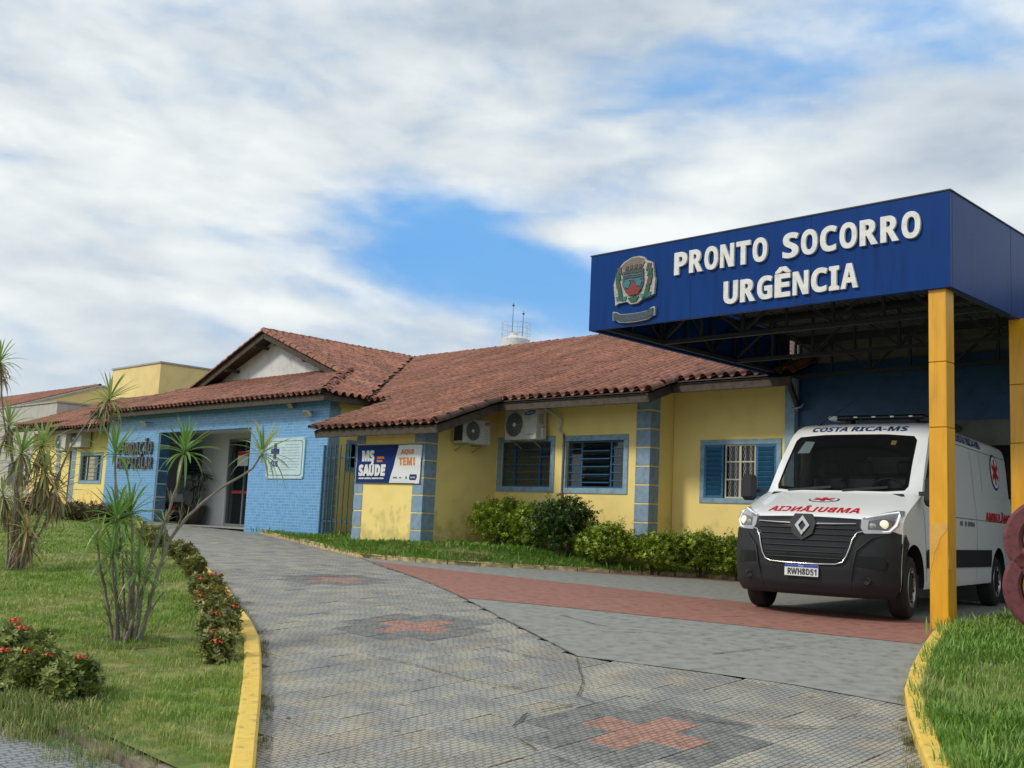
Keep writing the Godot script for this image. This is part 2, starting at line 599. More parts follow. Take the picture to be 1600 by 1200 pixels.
	m.albedo_texture = noise_tex(33, 0.01, [[0.0, Color(0.66, 0.66, 0.65)], [0.28, Color(0.88, 0.88, 0.87)], [0.6, Color(0.95, 0.955, 0.95)], [1.0, Color(1, 1, 1)]], 1024, 7)
	m.uv1_triplanar = true; m.uv1_world_triplanar = true; m.uv1_scale = Vector3.ONE / 1.9
	m.heightmap_enabled = true; m.heightmap_texture = m.albedo_texture; m.heightmap_scale = 0.15
	var rb: StandardMaterial3D = m.duplicate()
	rb.resource_name = "red_paint"; rb.albedo_color = lin(0.36, 0.165, 0.125); M["red_paint"] = rb
	m = mat("mortar", 0.13, 0.115, 0.095, 0.95); blotch(m, 35, 1.2, 0.5, 1.0, 0.6)
	m = mat("soil", 0.14, 0.085, 0.05, 0.95); blotch(m, 36, 0.8, 0.5, 1.0, 1.5)
	m = mat("lawn_ground", 1, 1, 1, 0.95)
	m.albedo_texture = noise_tex(37, 0.02, [[0.0, lin(0.08, 0.12, 0.025)], [0.45, lin(0.13, 0.18, 0.035)], [0.7, lin(0.22, 0.22, 0.06)], [1.0, lin(0.28, 0.24, 0.10)]], 512, 5)
	m.uv1_triplanar = true; m.uv1_world_triplanar = true; m.uv1_scale = Vector3.ONE / 3.0
	m.heightmap_enabled = true; m.heightmap_texture = m.albedo_texture; m.heightmap_scale = 3.0
	m = mat("field", 0.11, 0.13, 0.05, 0.95); blotch(m, 38, 0.05, 0.5, 1.0)
	m = mat("kerb_yellow", 1, 1, 1, 0.7)
	m.albedo_texture = noise_tex(39, 0.014, [[0.0, lin(0.30, 0.23, 0.13)], [0.24, lin(0.52, 0.37, 0.11)], [0.31, lin(0.72, 0.48, 0.075)], [1.0, lin(0.80, 0.58, 0.13)]], 512, 6)
	m.uv1_triplanar = true; m.uv1_world_triplanar = true; m.uv1_scale = Vector3.ONE / 0.9
	m.heightmap_enabled = true; m.heightmap_texture = m.albedo_texture; m.heightmap_scale = 0.25
	var worn: StandardMaterial3D = m.duplicate()
	worn.resource_name = "kerb_worn"
	worn.albedo_texture = noise_tex(139, 0.014, [[0.0, lin(0.16, 0.12, 0.08)], [0.42, lin(0.34, 0.27, 0.18)], [0.55, lin(0.52, 0.40, 0.20)], [0.7, lin(0.70, 0.52, 0.18)], [1.0, lin(0.74, 0.58, 0.25)]], 512, 6)
	M["kerb_worn"] = worn
	m = mat("kerb_stone", 0.30, 0.25, 0.19, 0.9); blotch(m, 40, 1.5, 0.55, 1.0, 0.8)
	# roof
	m = mat("clay", 1, 1, 1, 0.8)
	m.vertex_color_use_as_albedo = true
	m.albedo_texture = noise_tex(41, 0.02, [[0.0, Color(0.45, 0.42, 0.42)], [0.36, Color(0.82, 0.80, 0.79)], [0.6, Color(0.95, 0.94, 0.93)], [1.0, Color(1, 1, 1)]], 512, 5)
	m.uv1_triplanar = true; m.uv1_world_triplanar = true; m.uv1_scale = Vector3.ONE / 1.7
	for k in 4:
		var c: StandardMaterial3D = m.duplicate()
		c.vertex_color_use_as_albedo = false
		c.resource_name = "clay_%d" % k
		c.albedo_color = [lin(0.37, 0.165, 0.115), lin(0.33, 0.145, 0.10), lin(0.42, 0.20, 0.145), lin(0.25, 0.12, 0.09)][k]
		M["clay_%d" % k] = c
	m = mat("clay_old", 0.10, 0.062, 0.05, 0.9); blotch(m, 42, 1.3, 0.5, 1.0, 0.8)
	m = mat("timber", 0.085, 0.065, 0.05, 0.8); blotch(m, 43, 0.8, 0.6, 1.0, 0.4)
	# metal, glass and the rest
	mat("steel_blue", 0.018, 0.095, 0.20, 0.45)
	m = mat("shutter_blue", 0.035, 0.16, 0.31, 0.5); blotch(m, 44, 1.2, 0.8, 1.0)
	m = mat("gate_blue", 0.03, 0.10, 0.17, 0.5)
	mat("white_iron", 0.55, 0.52, 0.45, 0.5)
	m = mat("dark_steel", 0.035, 0.042, 0.045, 0.6, 0.1)
	m = mat("pale_steel", 0.36, 0.38, 0.38, 0.45, 0.5)
	m = mat("sheet_metal", 0.26, 0.27, 0.27, 0.45, 0.6)
	m = mat("panel_blue", 0.006, 0.046, 0.215, 0.32); m.metallic_specular = 0.24
	blotch(m, 45, 0.12, 0.84, 1.0); m.uv1_scale = Vector3(0.9, 0.10, 0.9)
	m = mat("panel_yellow", 0.80, 0.39, 0.012, 0.34); blotch(m, 46, 0.3, 0.86, 1.0); m.uv1_scale = Vector3(1.6, 0.22, 1.6); m.clearcoat_enabled = true; m.clearcoat = 0.25; m.clearcoat_roughness = 0.25
	m = mat("film_peel", 0.72, 0.40, 0.07, 0.6); blotch(m, 47, 0.9, 0.85, 1.0)
	m = mat("letter_white", 0.80, 0.80, 0.79, 0.45); blotch(m, 48, 1.6, 0.86, 1.0)
	mat("letter_edge", 0.06, 0.055, 0.05, 0.6)
	m = mat("pane", 0.02, 0.03, 0.03, 0.05); m.albedo_color.a = 0.28; m.transparency = BaseMaterial3D.TRANSPARENCY_ALPHA
	m = mat("blue_glass", 0.03, 0.13, 0.26, 0.15); blotch(m, 49, 0.9, 0.7, 1.0)
	mat("joint_white", 0.60, 0.66, 0.70, 0.6)
	mat("black_plastic", 0.011, 0.012, 0.015, 0.6)
	mat("black_gloss", 0.008, 0.008, 0.009, 0.15)
	mat("rubber", 0.014, 0.014, 0.014, 0.8)
	m = mat("van_white", 0.86, 0.88, 0.89, 0.30); m.clearcoat_enabled = true; m.clearcoat = 0.8; m.clearcoat_roughness = 0.06
	mat("chrome", 0.50, 0.50, 0.50, 0.22, 1.0)
	mat("silver", 0.50, 0.50, 0.50, 0.3, 0.8)
	m = mat("windscreen", 0.01, 0.013, 0.014, 0.02); m.albedo_color.a = 0.48; m.transparency = BaseMaterial3D.TRANSPARENCY_ALPHA
	m = mat("lens", 0.7, 0.72, 0.75, 0.03); m.albedo_color.a = 0.12; m.transparency = BaseMaterial3D.TRANSPARENCY_ALPHA
	mat("print_red", 0.52, 0.015, 0.025, 0.45)
	mat("print_navy", 0.012, 0.03, 0.14, 0.45)
	mat("print_white", 0.72, 0.74, 0.75, 0.45)
	mat("print_orange", 0.66, 0.22, 0.045, 0.5)
	mat("print_grey", 0.13, 0.15, 0.17, 0.6); mat("fine_print", 0.30, 0.36, 0.40, 0.6); mat("lobby_white", 0.74, 0.74, 0.72, 0.8); mat("dim_red", 0.25, 0.03, 0.03, 0.5)
	mat("banner_navy", 0.013, 0.034, 0.15, 0.6); M.banner_navy.metallic_specular = 0.2
	m = mat("plaque", 0.52, 0.70, 0.76, 0.4); blotch(m, 50, 0.6, 0.9, 1.0)
	m = mat("unit_white", 0.60, 0.60, 0.57, 0.45); blotch(m, 51, 1.2, 0.88, 1.0)
	mat("grille_grey", 0.085, 0.085, 0.085, 0.5)
	m = mat("maroon", 0.19, 0.052, 0.062, 0.75); blotch(m, 52, 1.8, 0.6, 1.0, 0.6)
	mat("rack_white", 0.85, 0.85, 0.83, 0.4)
	mat("pot_brown", 0.035, 0.022, 0.022, 0.5)
	mat("paper", 0.66, 0.66, 0.64, 0.8)
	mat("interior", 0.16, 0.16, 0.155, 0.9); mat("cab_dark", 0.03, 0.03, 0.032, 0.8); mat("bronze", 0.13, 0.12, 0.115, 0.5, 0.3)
	m = mat("plate_blue", 0.02, 0.07, 0.36, 0.4)
	# plants
	for s in [["leaf_draco", 0.11, 0.20, 0.045], ["leaf_draco_pale", 0.24, 0.28, 0.10], ["leaf_draco_dry", 0.36, 0.27, 0.14], ["leaf_palm", 0.022, 0.045, 0.015]]:
		m = mat(s[0], s[1], s[2], s[3], 0.42)
		m.backlight_enabled = true
		m.backlight = lin(s[1] * 1.2, s[2] * 1.3, s[3])
		m.cull_mode = BaseMaterial3D.CULL_DISABLED
	m = mat("leaf_tint", 1, 1, 1, 0.45)
	m.vertex_color_use_as_albedo = true
	m.backlight_enabled = true
	m.backlight = Color(0.5, 0.5, 0.4)
	m.cull_mode = BaseMaterial3D.CULL_DISABLED
	m = mat("grass", 1, 1, 1, 0.55)
	m.vertex_color_use_as_albedo = true
	m.backlight_enabled = true
	m.backlight = Color(0.45, 0.5, 0.35)
	m.cull_mode = BaseMaterial3D.CULL_DISABLED
	m = mat("bark", 0.36, 0.32, 0.275, 0.9); blotch(m, 53, 3.0, 0.55, 1.0, 0.8, 0.03)
	m = mat("twig", 0.06, 0.045, 0.03, 0.9)
	mat("flower", 0.62, 0.085, 0.035, 0.6)

# ------------------------------------------------------------------ ground
const LK := [[-2.2, -1.2], [-4.3, -2.8], [-5.46, -3.55], [-6.28, -4.09], [-7.43, -4.83], [-8.57, -5.52], [-9.33, -5.91], [-10.25, -6.33], [-11.84, -7.09], [-13.22, -7.68], [-14.83, -8.35], [-18.67, -9.88], [-22.56, -11.58], [-24.93, -12.53], [-29.0, -14.5], [-31.8, -16.0]]
const RK := [[-1.5, -4.2], [-2.2, -5.4], [-2.81, -6.48], [-3.2, -7.17], [-3.54, -7.85], [-3.73, -8.25], [-3.9, -8.73], [-4.24, -9.72], [-4.6, -10.83], [-4.84, -11.62]]
const RK2 := [[-4.74, -12.05], [-4.80, -13.7], [-4.86, -15.4], [-4.4, -16.6]]
const BK := [[-25.37, -16.12], [-21.01, -14.45], [-17.01, -12.84], [-16.33, -12.62], [-15.3, -13.12], [-14.53, -13.7], [-14.05, -14.4], [-13.25, -15.3], [-12.44, -16.2], [-11.62, -17.0], [-10.3, -17.3]]
const CRACK := [[-16.33, -12.59], [-15.52, -12.16], [-12.39, -10.51], [-9.71, -9.11], [-8.13, -8.27], [-6.8, -7.62], [-6.37, -7.4], [-5.22, -7.71], [-4.45, -7.87], [-3.56, -7.89]]

func bank(x: float, z: float) -> float:
	var p := Vector2(x, z)
	var d := 1e9
	for i in BK.size() - 1:
		d = minf(d, p.distance_to(Geometry2D.get_closest_point_to_segment(p, Vector2(BK[i][0], BK[i][1]), Vector2(BK[i + 1][0], BK[i + 1][1]))))
	return lerpf(ground(x, z) + 0.07, 0.385, smoothstep(0.0, 1.5, d))

func sheet(called: String, pl: PackedVector2Array, cell: float, f: Callable, m: Material) -> MeshInstance3D:
	var b := MB.new()
	b.patch(pl, Vector2(cell, cell), f, true)
	return structure(called, b, m)

func kerb(called: String, line: Array, side: float, m: Material, h := 0.10, w := 0.13, step := 0.85) -> void:
	var root := Node3D.new()
	root.name = numbered(called)
	root.set_meta("kind", "structure")
	add_child(root)
	var b := MB.new()
	b.box(Vector3.ZERO, Vector3(w, 0.26, 1.0), Basis.IDENTITY, 0.018)
	var stone := b.mesh()
	var rng := RandomNumberGenerator.new()
	rng.seed = line.size() * 7 + int(side * 3)
	var cur := Curve2D.new()
	for i in line.size():
		var p := Vector2(line[i][0], line[i][1])
		var q := Vector2(line[mini(i + 1, line.size() - 1)][0], line[mini(i + 1, line.size() - 1)][1])
		var o := Vector2(line[maxi(i - 1, 0)][0], line[maxi(i - 1, 0)][1])
		var tan := (q - o) * 0.16
		cur.add_point(p, -tan if i > 0 else Vector2.ZERO, tan if i < line.size() - 1 else Vector2.ZERO)
	var total := cur.get_baked_length()
	var cnt := maxi(1, int(total / step))
	for k in cnt:
		var a := cur.sample_baked(total * k / cnt)
		var c := cur.sample_baked(total * (k + 1) / cnt)
		var d := (c - a).normalized()
		var n := Vector2(-d.y, d.x) * side
		a += n * w * 0.5
		c += n * w * 0.5
		var va := Vector3(a.x, ground(a.x, a.y) + h - 0.13 + rng.randf_range(-0.006, 0.006), a.y)
		var vc := Vector3(c.x, ground(c.x, c.y) + h - 0.13 + rng.randf_range(-0.006, 0.006), c.y)
		var z := (vc - va)
		var l := z.length() - 0.012
		z = z.normalized()
		var x := Vector3.UP.cross(z).normalized()
		inst("kerb_stone", stone, m, root, Transform3D(Basis(x, z.cross(x), z * l), (va + vc) * 0.5))

func seen_from_path(x: float, z: float, wide: float) -> bool:
	var a := rad_to_deg(atan2(x, -z)) + 44.737
	return absf(a) < wide

func make_ground() -> void:
	var b := MB.new()
	var xs := [-900.0, -400.0, -200.0, -120.0]
	for i in range(-80, 62, 4):
		xs.append(float(i))
	xs.append_array([120.0, 300.0, 900.0])
	for i in xs.size() - 1:
		for j in xs.size() - 1:
			var q := []
			for c in [[i, j], [i + 1, j], [i + 1, j + 1], [i, j + 1]]:
				q.append(Vector3(xs[c[0]], ground(xs[c[0]], xs[c[1]]) - 0.14, xs[c[1]]))
			b.quad(q[0], q[1], q[2], q[3], Vector3.UP)
	structure("ground", b, M.field)
	# driveway bed, then its slabs
	var drive := []
	drive.append_array(LK)
	drive.append_array([[-31.8, -16.3], [-25.4, -16.3]])
	drive.append_array(BK.slice(0, 4))
	drive.append_array(CRACK)
	var r := RK.slice(0, 5)
	r.reverse()
	drive.append_array(r)
	drive.append_array([[-0.5, -2.5], [-0.5, 2.0], [-2.2, 2.0]])
	var dp := poly(drive)
	sheet("driveway_bed", dp, 0.6, func(x: float, z: float) -> Vector3: return Vector3(x, ground(x, z) - 0.012, z), M.mortar)
	b = MB.new()
	b.box(Vector3(0, -0.02, 0), Vector3(CELL - 0.006, 0.04, CELL - 0.006), Basis.IDENTITY, 0.004)
	slab_mesh = b.mesh()
	var grown: PackedVector2Array = Geometry2D.offset_polygon(dp, 0.1)[0]
	var colour := {}
	for c in [[0, 0], [14, 5], [27, 11]]:
		for i in range(-2, 3):
			for j in range(-2, 3):
				if absi(i) + absi(j) < 4:
					colour[Vector2i(c[0] + i, c[1] + j)] = 2 if (absi(i) + absi(j) <= 1) else 1
	var cells := []
	var rng := RandomNumberGenerator.new()
	rng.seed = 77
	for i in range(-15, 98):
		for j in range(-28, 37):
			var p := Vector2(-4.42 - i * CELL, -5.85 - j * CELL)
			if Geometry2D.is_point_in_polygon(p, grown):
				cells.append([p.length() + (0.0 if seen_from_path(p.x, p.y, 25.0) and p.length() > 5.6 else 100.0), p, colour.get(Vector2i(i, j), 0)])
	cells.sort_custom(func(a, c): return a[0] < c[0])
	var root := Node3D.new()
	root.name = "driveway"
	root.set_meta("kind", "structure")
	add_child(root)
	var xfs := []
	var cols := PackedColorArray()
	var tones := []
	for k in 3:
		var mm: StandardMaterial3D = M.slab.duplicate()
		mm.vertex_color_use_as_albedo = false
		mm.albedo_color = [Color(0.97, 0.97, 0.96), Color(0.90, 0.91, 0.91), Color(0.94, 0.92, 0.89)][k]
		tones.append(mm)
	var reds := [M.slab_red.duplicate(), M.slab_dark.duplicate()]
	for q in reds:
		q.vertex_color_use_as_albedo = false
	var n := 0
	for c in cells:
		var p: Vector2 = c[1]
		var bs := slope_basis(p.x, p.y) * Basis.from_euler(Vector3(rng.randf_range(-0.006, 0.006), rng.randf_range(-0.004, 0.004), rng.randf_range(-0.006, 0.006)))
		var xf := Transform3D(bs, Vector3(p.x, ground(p.x, p.y) + rng.randf_range(-0.003, 0.003), p.y))
		if n < 250 or c[2] > 0:
			n += 1
			inst("paving_slab", slab_mesh, tones[rng.randi() % 3] if c[2] == 0 else reds[2 - c[2]], root, xf)
		else:
			xfs.append(xf)
			var g := rng.randf_range(0.80, 0.94)
			cols.append(Color(g, g, g * 0.98))
	multi("far_paving_slabs", slab_mesh, M.slab, xfs, cols, root)
	# apron under the canopy with its red painted band
	var apron := []
	apron.append_array(CRACK)
	apron.append_array(RK.slice(5))
	apron.append_array([[-4.6, -12.0], [-4.6, -17.5], [-10.2, -17.5]])
	var bk := BK.slice(4)
	bk.reverse()
	apron.append_array(bk)
	sheet("canopy_apron", poly(apron), 0.5, func(x: float, z: float) -> Vector3: return Vector3(x, ground(x, z) + 0.006, z), M.apron_concrete)
	sheet("red_band", poly([[-15.5, -12.22], [-12.39, -10.53], [-9.71, -9.13], [-8.25, -9.56], [-6.74, -9.94], [-4.56, -10.45], [-4.72, -11.15], [-4.87, -11.63], [-4.65, -12.3], [-5.6, -12.5], [-8.3, -12.25], [-10.65, -12.31], [-13.0, -12.29]]), 0.5, func(x: float, z: float) -> Vector3: return Vector3(x, ground(x, z) + 0.010, z), M.red_paint)
	sheet("red_kerb_strip", poly([[-13.2, -15.2], [-12.4, -16.1], [-11.6, -16.9], [-10.3, -17.2], [-10.3, -16.7], [-11.4, -16.4], [-12.3, -15.6]]), 0.5, func(x: float, z: float) -> Vector3: return Vector3(x, ground(x, z) + 0.010, z), M.red_paint)
	# worn joint, full of dirt, between driveway and apron; cracks in slabs and concrete
	b = MB.new()
	var cracks := [CRACK.slice(0, 7), [[-6.37, -7.4], [-5.6, -6.6], [-5.35, -6.25], [-5.15, -6.2]], [[-5.2, -6.1], [-5.25, -5.6], [-5.0, -5.15], [-4.6, -5.0], [-4.2, -4.95]], [[-4.4, -6.35], [-3.95, -6.55], [-3.6, -6.9]], [[-9.9, -8.0], [-9.2, -7.9], [-8.9, -7.95]], [[-7.6, -6.0], [-7.0, -6.05], [-6.3, -6.0], [-5.8, -6.1]], [[-7.1, -7.1], [-6.6, -7.05], [-6.1, -7.2]], [[-3.7, -5.2], [-3.35, -5.5], [-3.0, -5.6]], [[-11.0, -8.6], [-10.2, -8.5]], [[-14.0, -9.6], [-13.0, -9.7], [-12.4, -9.6]], [[-8.0, -9.0], [-7.3, -8.8], [-6.6, -8.9]], [[-7.0, -8.5], [-6.2, -9.3]], [[-5.6, -8.4], [-5.3, -9.4]], [[-9.0, -10.5], [-8.6, -11.6]], [[-6.9, -10.4], [-6.3, -11.5]]]
	for line in cracks:
		for k in line.size() - 1:
			var p0 := Vector2(line[k][0], line[k][1])
			var p1 := Vector2(line[k + 1][0], line[k + 1][1])
			var steps := maxi(1, int(p0.distance_to(p1) / 0.11))
			var nn := (p1 - p0).normalized().orthogonal()
			for s in steps:
				if rng.randf() < 0.12:
					continue
				var a := p0.lerp(p1, float(s) / steps) + nn * rng.randf_range(-0.006, 0.006)
				var c := p0.lerp(p1, float(s + 1) / steps) + nn * rng.randf_range(-0.006, 0.006)
				var w0 := rng.randf_range(0.002, 0.009)
				var w1 := rng.randf_range(0.002, 0.009)
				var q := [a + nn * w0, a - nn * w0, c - nn * w1, c + nn * w1]
				var v := []
				for e in q:
					v.append(Vector3(e.x, ground(e.x, e.y) + 0.014, e.y))
				b.quad(v[0], v[1], v[2], v[3], Vector3.UP)
	structure("cracks", b, M.mortar)
	# lawns
	var lawn := [[-4.75, -3.12]]
	lawn.append_array(LK.slice(2))
	lawn.append_array([[-35.3, -16.2], [-36.0, -17.2], [-62.0, -17.6], [-62.0, -3.1]])
	var lawn_y := func(x: float, z: float) -> Vector3: return Vector3(x, ground(x, z) + 0.06, z)
	sheet("lawn", poly(lawn), 0.8, lawn_y, M.lawn_ground)
	var right := []
	right.append_array(RK.slice(1))
	right.append_array(RK2)
	right.append_array([[8.0, -17.0], [9.0, -4.0]])
	sheet("right_lawn", poly(right), 0.8, lawn_y, M.lawn_ground)
	var strip := []
	strip.append_array(BK)
	strip.append_array([[-10.0, -17.55], [-12.72, -17.55], [-12.72, -16.78], [-17.03, -16.78], [-17.03, -14.67], [-19.42, -14.67], [-19.42, -18.4], [-22.6, -18.4], [-22.6, -16.13]])
	sheet("grass_strip", poly(strip), 0.5, func(x: float, z: float) -> Vector3: return Vector3(x, bank(x, z), z), M.lawn_ground)
	sheet("entrance_floor", poly([[-35.2, -16.14], [-22.7, -16.14], [-22.7, -18.3], [-35.2, -18.3]]), 2.0, func(x: float, z: float) -> Vector3: return Vector3(x, 0.40, z), M.grey_plaster)
	# pavement beyond the lawn, bottom left
	sheet("pavement", poly([[-30, -3.05], [-4.7, -3.05], [-3.3, -2.0], [-3.0, 2.0], [-30, 2.0]]), 1.0, func(x: float, z: float) -> Vector3: return Vector3(x, ground(x, -3.05) - 0.03, z), M.slab_far_walk)
	kerb("yellow_kerb", LK.slice(0, 15), -1.0, M.kerb_yellow, 0.10, 0.14)
	kerb("yellow_kerb", RK, 1.0, M.kerb_yellow, 0.10, 0.13, 0.7)
	kerb("yellow_kerb", RK2, 1.0, M.kerb_yellow, 0.09, 0.12)
	kerb("yellow_kerb", BK.slice(0, 3), -1.0, M.kerb_worn, 0.10, 0.12)
	kerb("yellow_kerb", BK.slice(2), -1.0, M.kerb_worn, 0.08, 0.12, 0.6)
	kerb("stone_kerb", [[-4.75, -3.08], [-6.2, -3.08], [-8.0, -3.02], [-14.0, -3.0]], 1.0, M.kerb_stone, 0.04, 0.10, 1.0)
	sheet("soil_patch", poly([[-9.7, -4.5], [-9.5, -4.25], [-9.15, -4.2], [-8.85, -4.45], [-8.8, -4.75], [-9.1, -4.95], [-9.5, -4.85]]), 0.4, func(x: float, z: float) -> Vector3: return Vector3(x, ground(x, z) + 0.066, z), M.soil)
	sheet("soil_patch", poly([[-15.0, -13.75], [-14.6, -13.95], [-14.5, -14.3], [-14.9, -14.45], [-15.3, -14.2], [-15.35, -13.85]]), 0.3, func(x: float, z: float) -> Vector3: return Vector3(x, bank(x, z) + 0.012, z), M.soil)
	litter(dp)
	grass_field("lawn_grass", poly(lawn), lawn_y, 1, 0.04, 0.085)
	grass_field("right_lawn_grass", poly(right), lawn_y, 2, 0.08, 0.17)
	grass_field("strip_grass", poly(strip), func(x: float, z: float) -> Vector3: return Vector3(x, bank(x, z), z), 3, 0.08, 0.14)

func litter(dp: PackedVector2Array) -> void:
	# fallen leaves and grit on the drive, and weeds in the gutter of the left kerb
	var rng := RandomNumberGenerator.new()
	rng.seed = 404
	var b := MB.new()
	b.quad(Vector3(-1, 0, 0), Vector3(-0.1, 0.12, 0.32), Vector3(1, 0.05, 0), Vector3(0.1, 0.10, -0.32), Vector3.UP)
	var xfs := []
	var cols := PackedColorArray()
	while xfs.size() < 130:
		var p := Vector2(rng.randf_range(-15, -2.5), rng.randf_range(-12, -3.5))
		if not Geometry2D.is_point_in_polygon(p, dp):
			continue
		var s := rng.randf_range(0.008, 0.038)
		xfs.append(Transform3D(slope_basis(p.x, p.y) * Basis(Vector3.UP, rng.randf() * TAU) * Basis.from_scale(Vector3(s, s, s)), Vector3(p.x, ground(p.x, p.y) + 0.006, p.y)))
		var c := Vector3(0.07, 0.05, 0.035).lerp(Vector3(0.20, 0.15, 0.08), rng.randf())
		cols.append(Color(c.x, c.y, c.z))
	var o := multi("fallen_leaves", b.mesh(), M.leaf_tint, xfs, cols, self)
	tag(o, "small fallen leaves and grit scattered over the driveway slabs", "litter", "", "stuff")
	xfs = []
	cols = PackedColorArray()
	for lines in [[LK, 1.0, 210], [RK, -1.0, 90]]:
		var cur := Curve2D.new()
		for q in lines[0]:
			cur.add_point(Vector2(q[0], q[1]))
		for k in lines[2]:
			var at := rng.randf_range(0.1, 0.55) * cur.get_baked_length()
			var p := cur.sample_baked(at)
			var d := (cur.sample_baked(at + 0.1) - p).normalized()
			if sin(at * 2.7) + sin(at * 6.1) < 0.1:
				continue
			p += Vector2(-d.y, d.x) * lines[1] * rng.randf_range(0.01, 0.07)
			var s := rng.randf_range(0.03, 0.075)
			xfs.append(Transform3D(Basis(Vector3.UP, rng.randf() * TAU) * Basis.from_scale(Vector3(s, s, s)), Vector3(p.x, ground(p.x, p.y), p.y)))
			var c := Vector3(0.10, 0.15, 0.035).lerp(Vector3(0.24, 0.20, 0.09), rng.randf())
			cols.append(Color(c.x, c.y, c.z))
	# rank grass that hides most of the old stone kerb
	for k in 900:
		var p := Vector2(rng.randf_range(-7.9, -5.6), -3.06 + rng.randfn() * 0.16)
		if p.x > -6.7 and rng.randf() < 0.72 * (p.x + 6.7) / 1.1 + 0.3:
			continue
		var s := rng.randf_range(0.05, 0.12) * (1.3 if p.x < -6.9 else 0.8)
		xfs.append(Transform3D(Basis(Vector3.UP, rng.randf() * TAU) * Basis.from_scale(Vector3(s, s, s)), Vector3(p.x, ground(p.x, p.y) - (0.02 if p.y > -3.0 else -0.04), p.y)))
		var c := Vector3(0.14, 0.24, 0.045).lerp(Vector3(0.46, 0.42, 0.19), pow(rng.randf(), 1.6))
		cols.append(Color(c.x, c.y, c.z))
	o = multi("kerb_weeds", tuft(rng, 12, 0.8), M.grass, xfs, cols, self)
	tag(o, "weeds and rank grass growing along the kerbs", "weeds", "", "stuff")

func tuft(rng: RandomNumberGenerator, blades: int, spread: float) -> ArrayMesh:
	var b := MB.new()
	for k in blades:
		var a := rng.randf() * TAU
		var o := Vector3(cos(a), 0, sin(a)) * spread * sqrt(rng.randf())
		var dir := Vector3(cos(a + rng.randf_range(-1.2, 1.2)), 0, sin(a + rng.randf_range(-1.2, 1.2))).normalized()
		var h := rng.randf_range(0.55, 1.0)
		var lean := rng.randf_range(0.15, 0.75)
		var wd := dir.cross(Vector3.UP) * 0.032 * rng.randf_range(0.7, 1.2)
		var p0 := o
		var p1 := o + Vector3.UP * h * 0.55 + dir * lean * h * 0.22
		var p2 := o + Vector3.UP * h * (1.0 - lean * 0.35) + dir * lean * h * 0.75
		var hint := dir * -0.4 + Vector3.UP
		b.quad(p0 - wd, p0 + wd, p1 + wd * 0.8, p1 - wd * 0.8, hint)
		b.tri(p1 - wd * 0.8, p1 + wd * 0.8, p2, hint)
	return b.mesh()

func grass_field(called: String, pl: PackedVector2Array, f: Callable, sd: int, lo: float, hi: float) -> void:
	var rng := RandomNumberGenerator.new()
	rng.seed = sd * 101
	var dry := FastNoiseLite.new()
	dry.seed = sd; dry.frequency = 0.35; dry.fractal_octaves = 3
	var small := FastNoiseLite.new()
	small.seed = sd + 50; small.frequency = 1.6; small.fractal_octaves = 2
	var box := Rect2(pl[0], Vector2.ZERO)
	for p in pl:
		box = box.expand(p)
	box = box.intersection(Rect2(-34, -18, 40, 18))
	var inner: PackedVector2Array = Geometry2D.offset_polygon(pl, -0.05 if sd == 3 else -0.135)[0]
	var sets := [[], []]
	var cols := [PackedColorArray(), PackedColorArray()]
	var near := 430.0
	for k in int(box.get_area() * near):
		var p := box.position + Vector2(rng.randf(), rng.randf()) * box.size
		var d := p.length()
		var want := 1.0 if d < 10.0 else pow(10.0 / d, 1.7)
		if rng.randf() > want or not seen_from_path(p.x, p.y, 31.0) or not Geometry2D.is_point_in_polygon(p, inner):
			continue
		var q := dry.get_noise_2d(p.x, p.y) + 0.5 * small.get_noise_2d(p.x, p.y)
		if q > 0.42 and rng.randf() < 0.5:
			continue
		var s := rng.randf_range(lo, hi) * (1.0 + 0.5 * small.get_noise_2d(p.x + 40.0, p.y)) * (1.0 if q < 0.25 else 0.7)
		if rng.randf() < 0.05:
			s *= 1.6
		var wide := s * (1.0 if d < 10.0 else minf(2.2, d / 10.0))
		var y: Vector3 = f.call(p.x, p.y)
		var bs := Basis(Vector3.UP, rng.randf() * TAU) * Basis.from_scale(Vector3(wide, s, wide))
		var c := Vector3(0.17, 0.30, 0.045).lerp(Vector3(0.32, 0.42, 0.08), rng.randf())
		c = c.lerp(Vector3(0.55, 0.47, 0.22), clampf((q + 0.08) * 1.7, 0.0, 0.9) if rng.randf() < 0.7 else 0.0)
		if sd != 1:
			c = c.lerp(Vector3(0.11, 0.26, 0.03), 0.6)
		var w := rng.randi() % 2
		sets[w].append(Transform3D(bs, y - Vector3.UP * 0.005))
		cols[w].append(Color(c.x, c.y, c.z))
	for w in 2:
		if sets[w].size():
			var o := multi(called, tuft(rng, 12, 0.85), M.grass, sets[w], cols[w], self)
			tag(o, ["short patchy lawn grass on the left lawn", "long green grass right of the yellow pillar", "grass growing along the foot of the hospital wall"][sd - 1] + ["", " in mixed tufts"][w], "grass", "", "stuff")

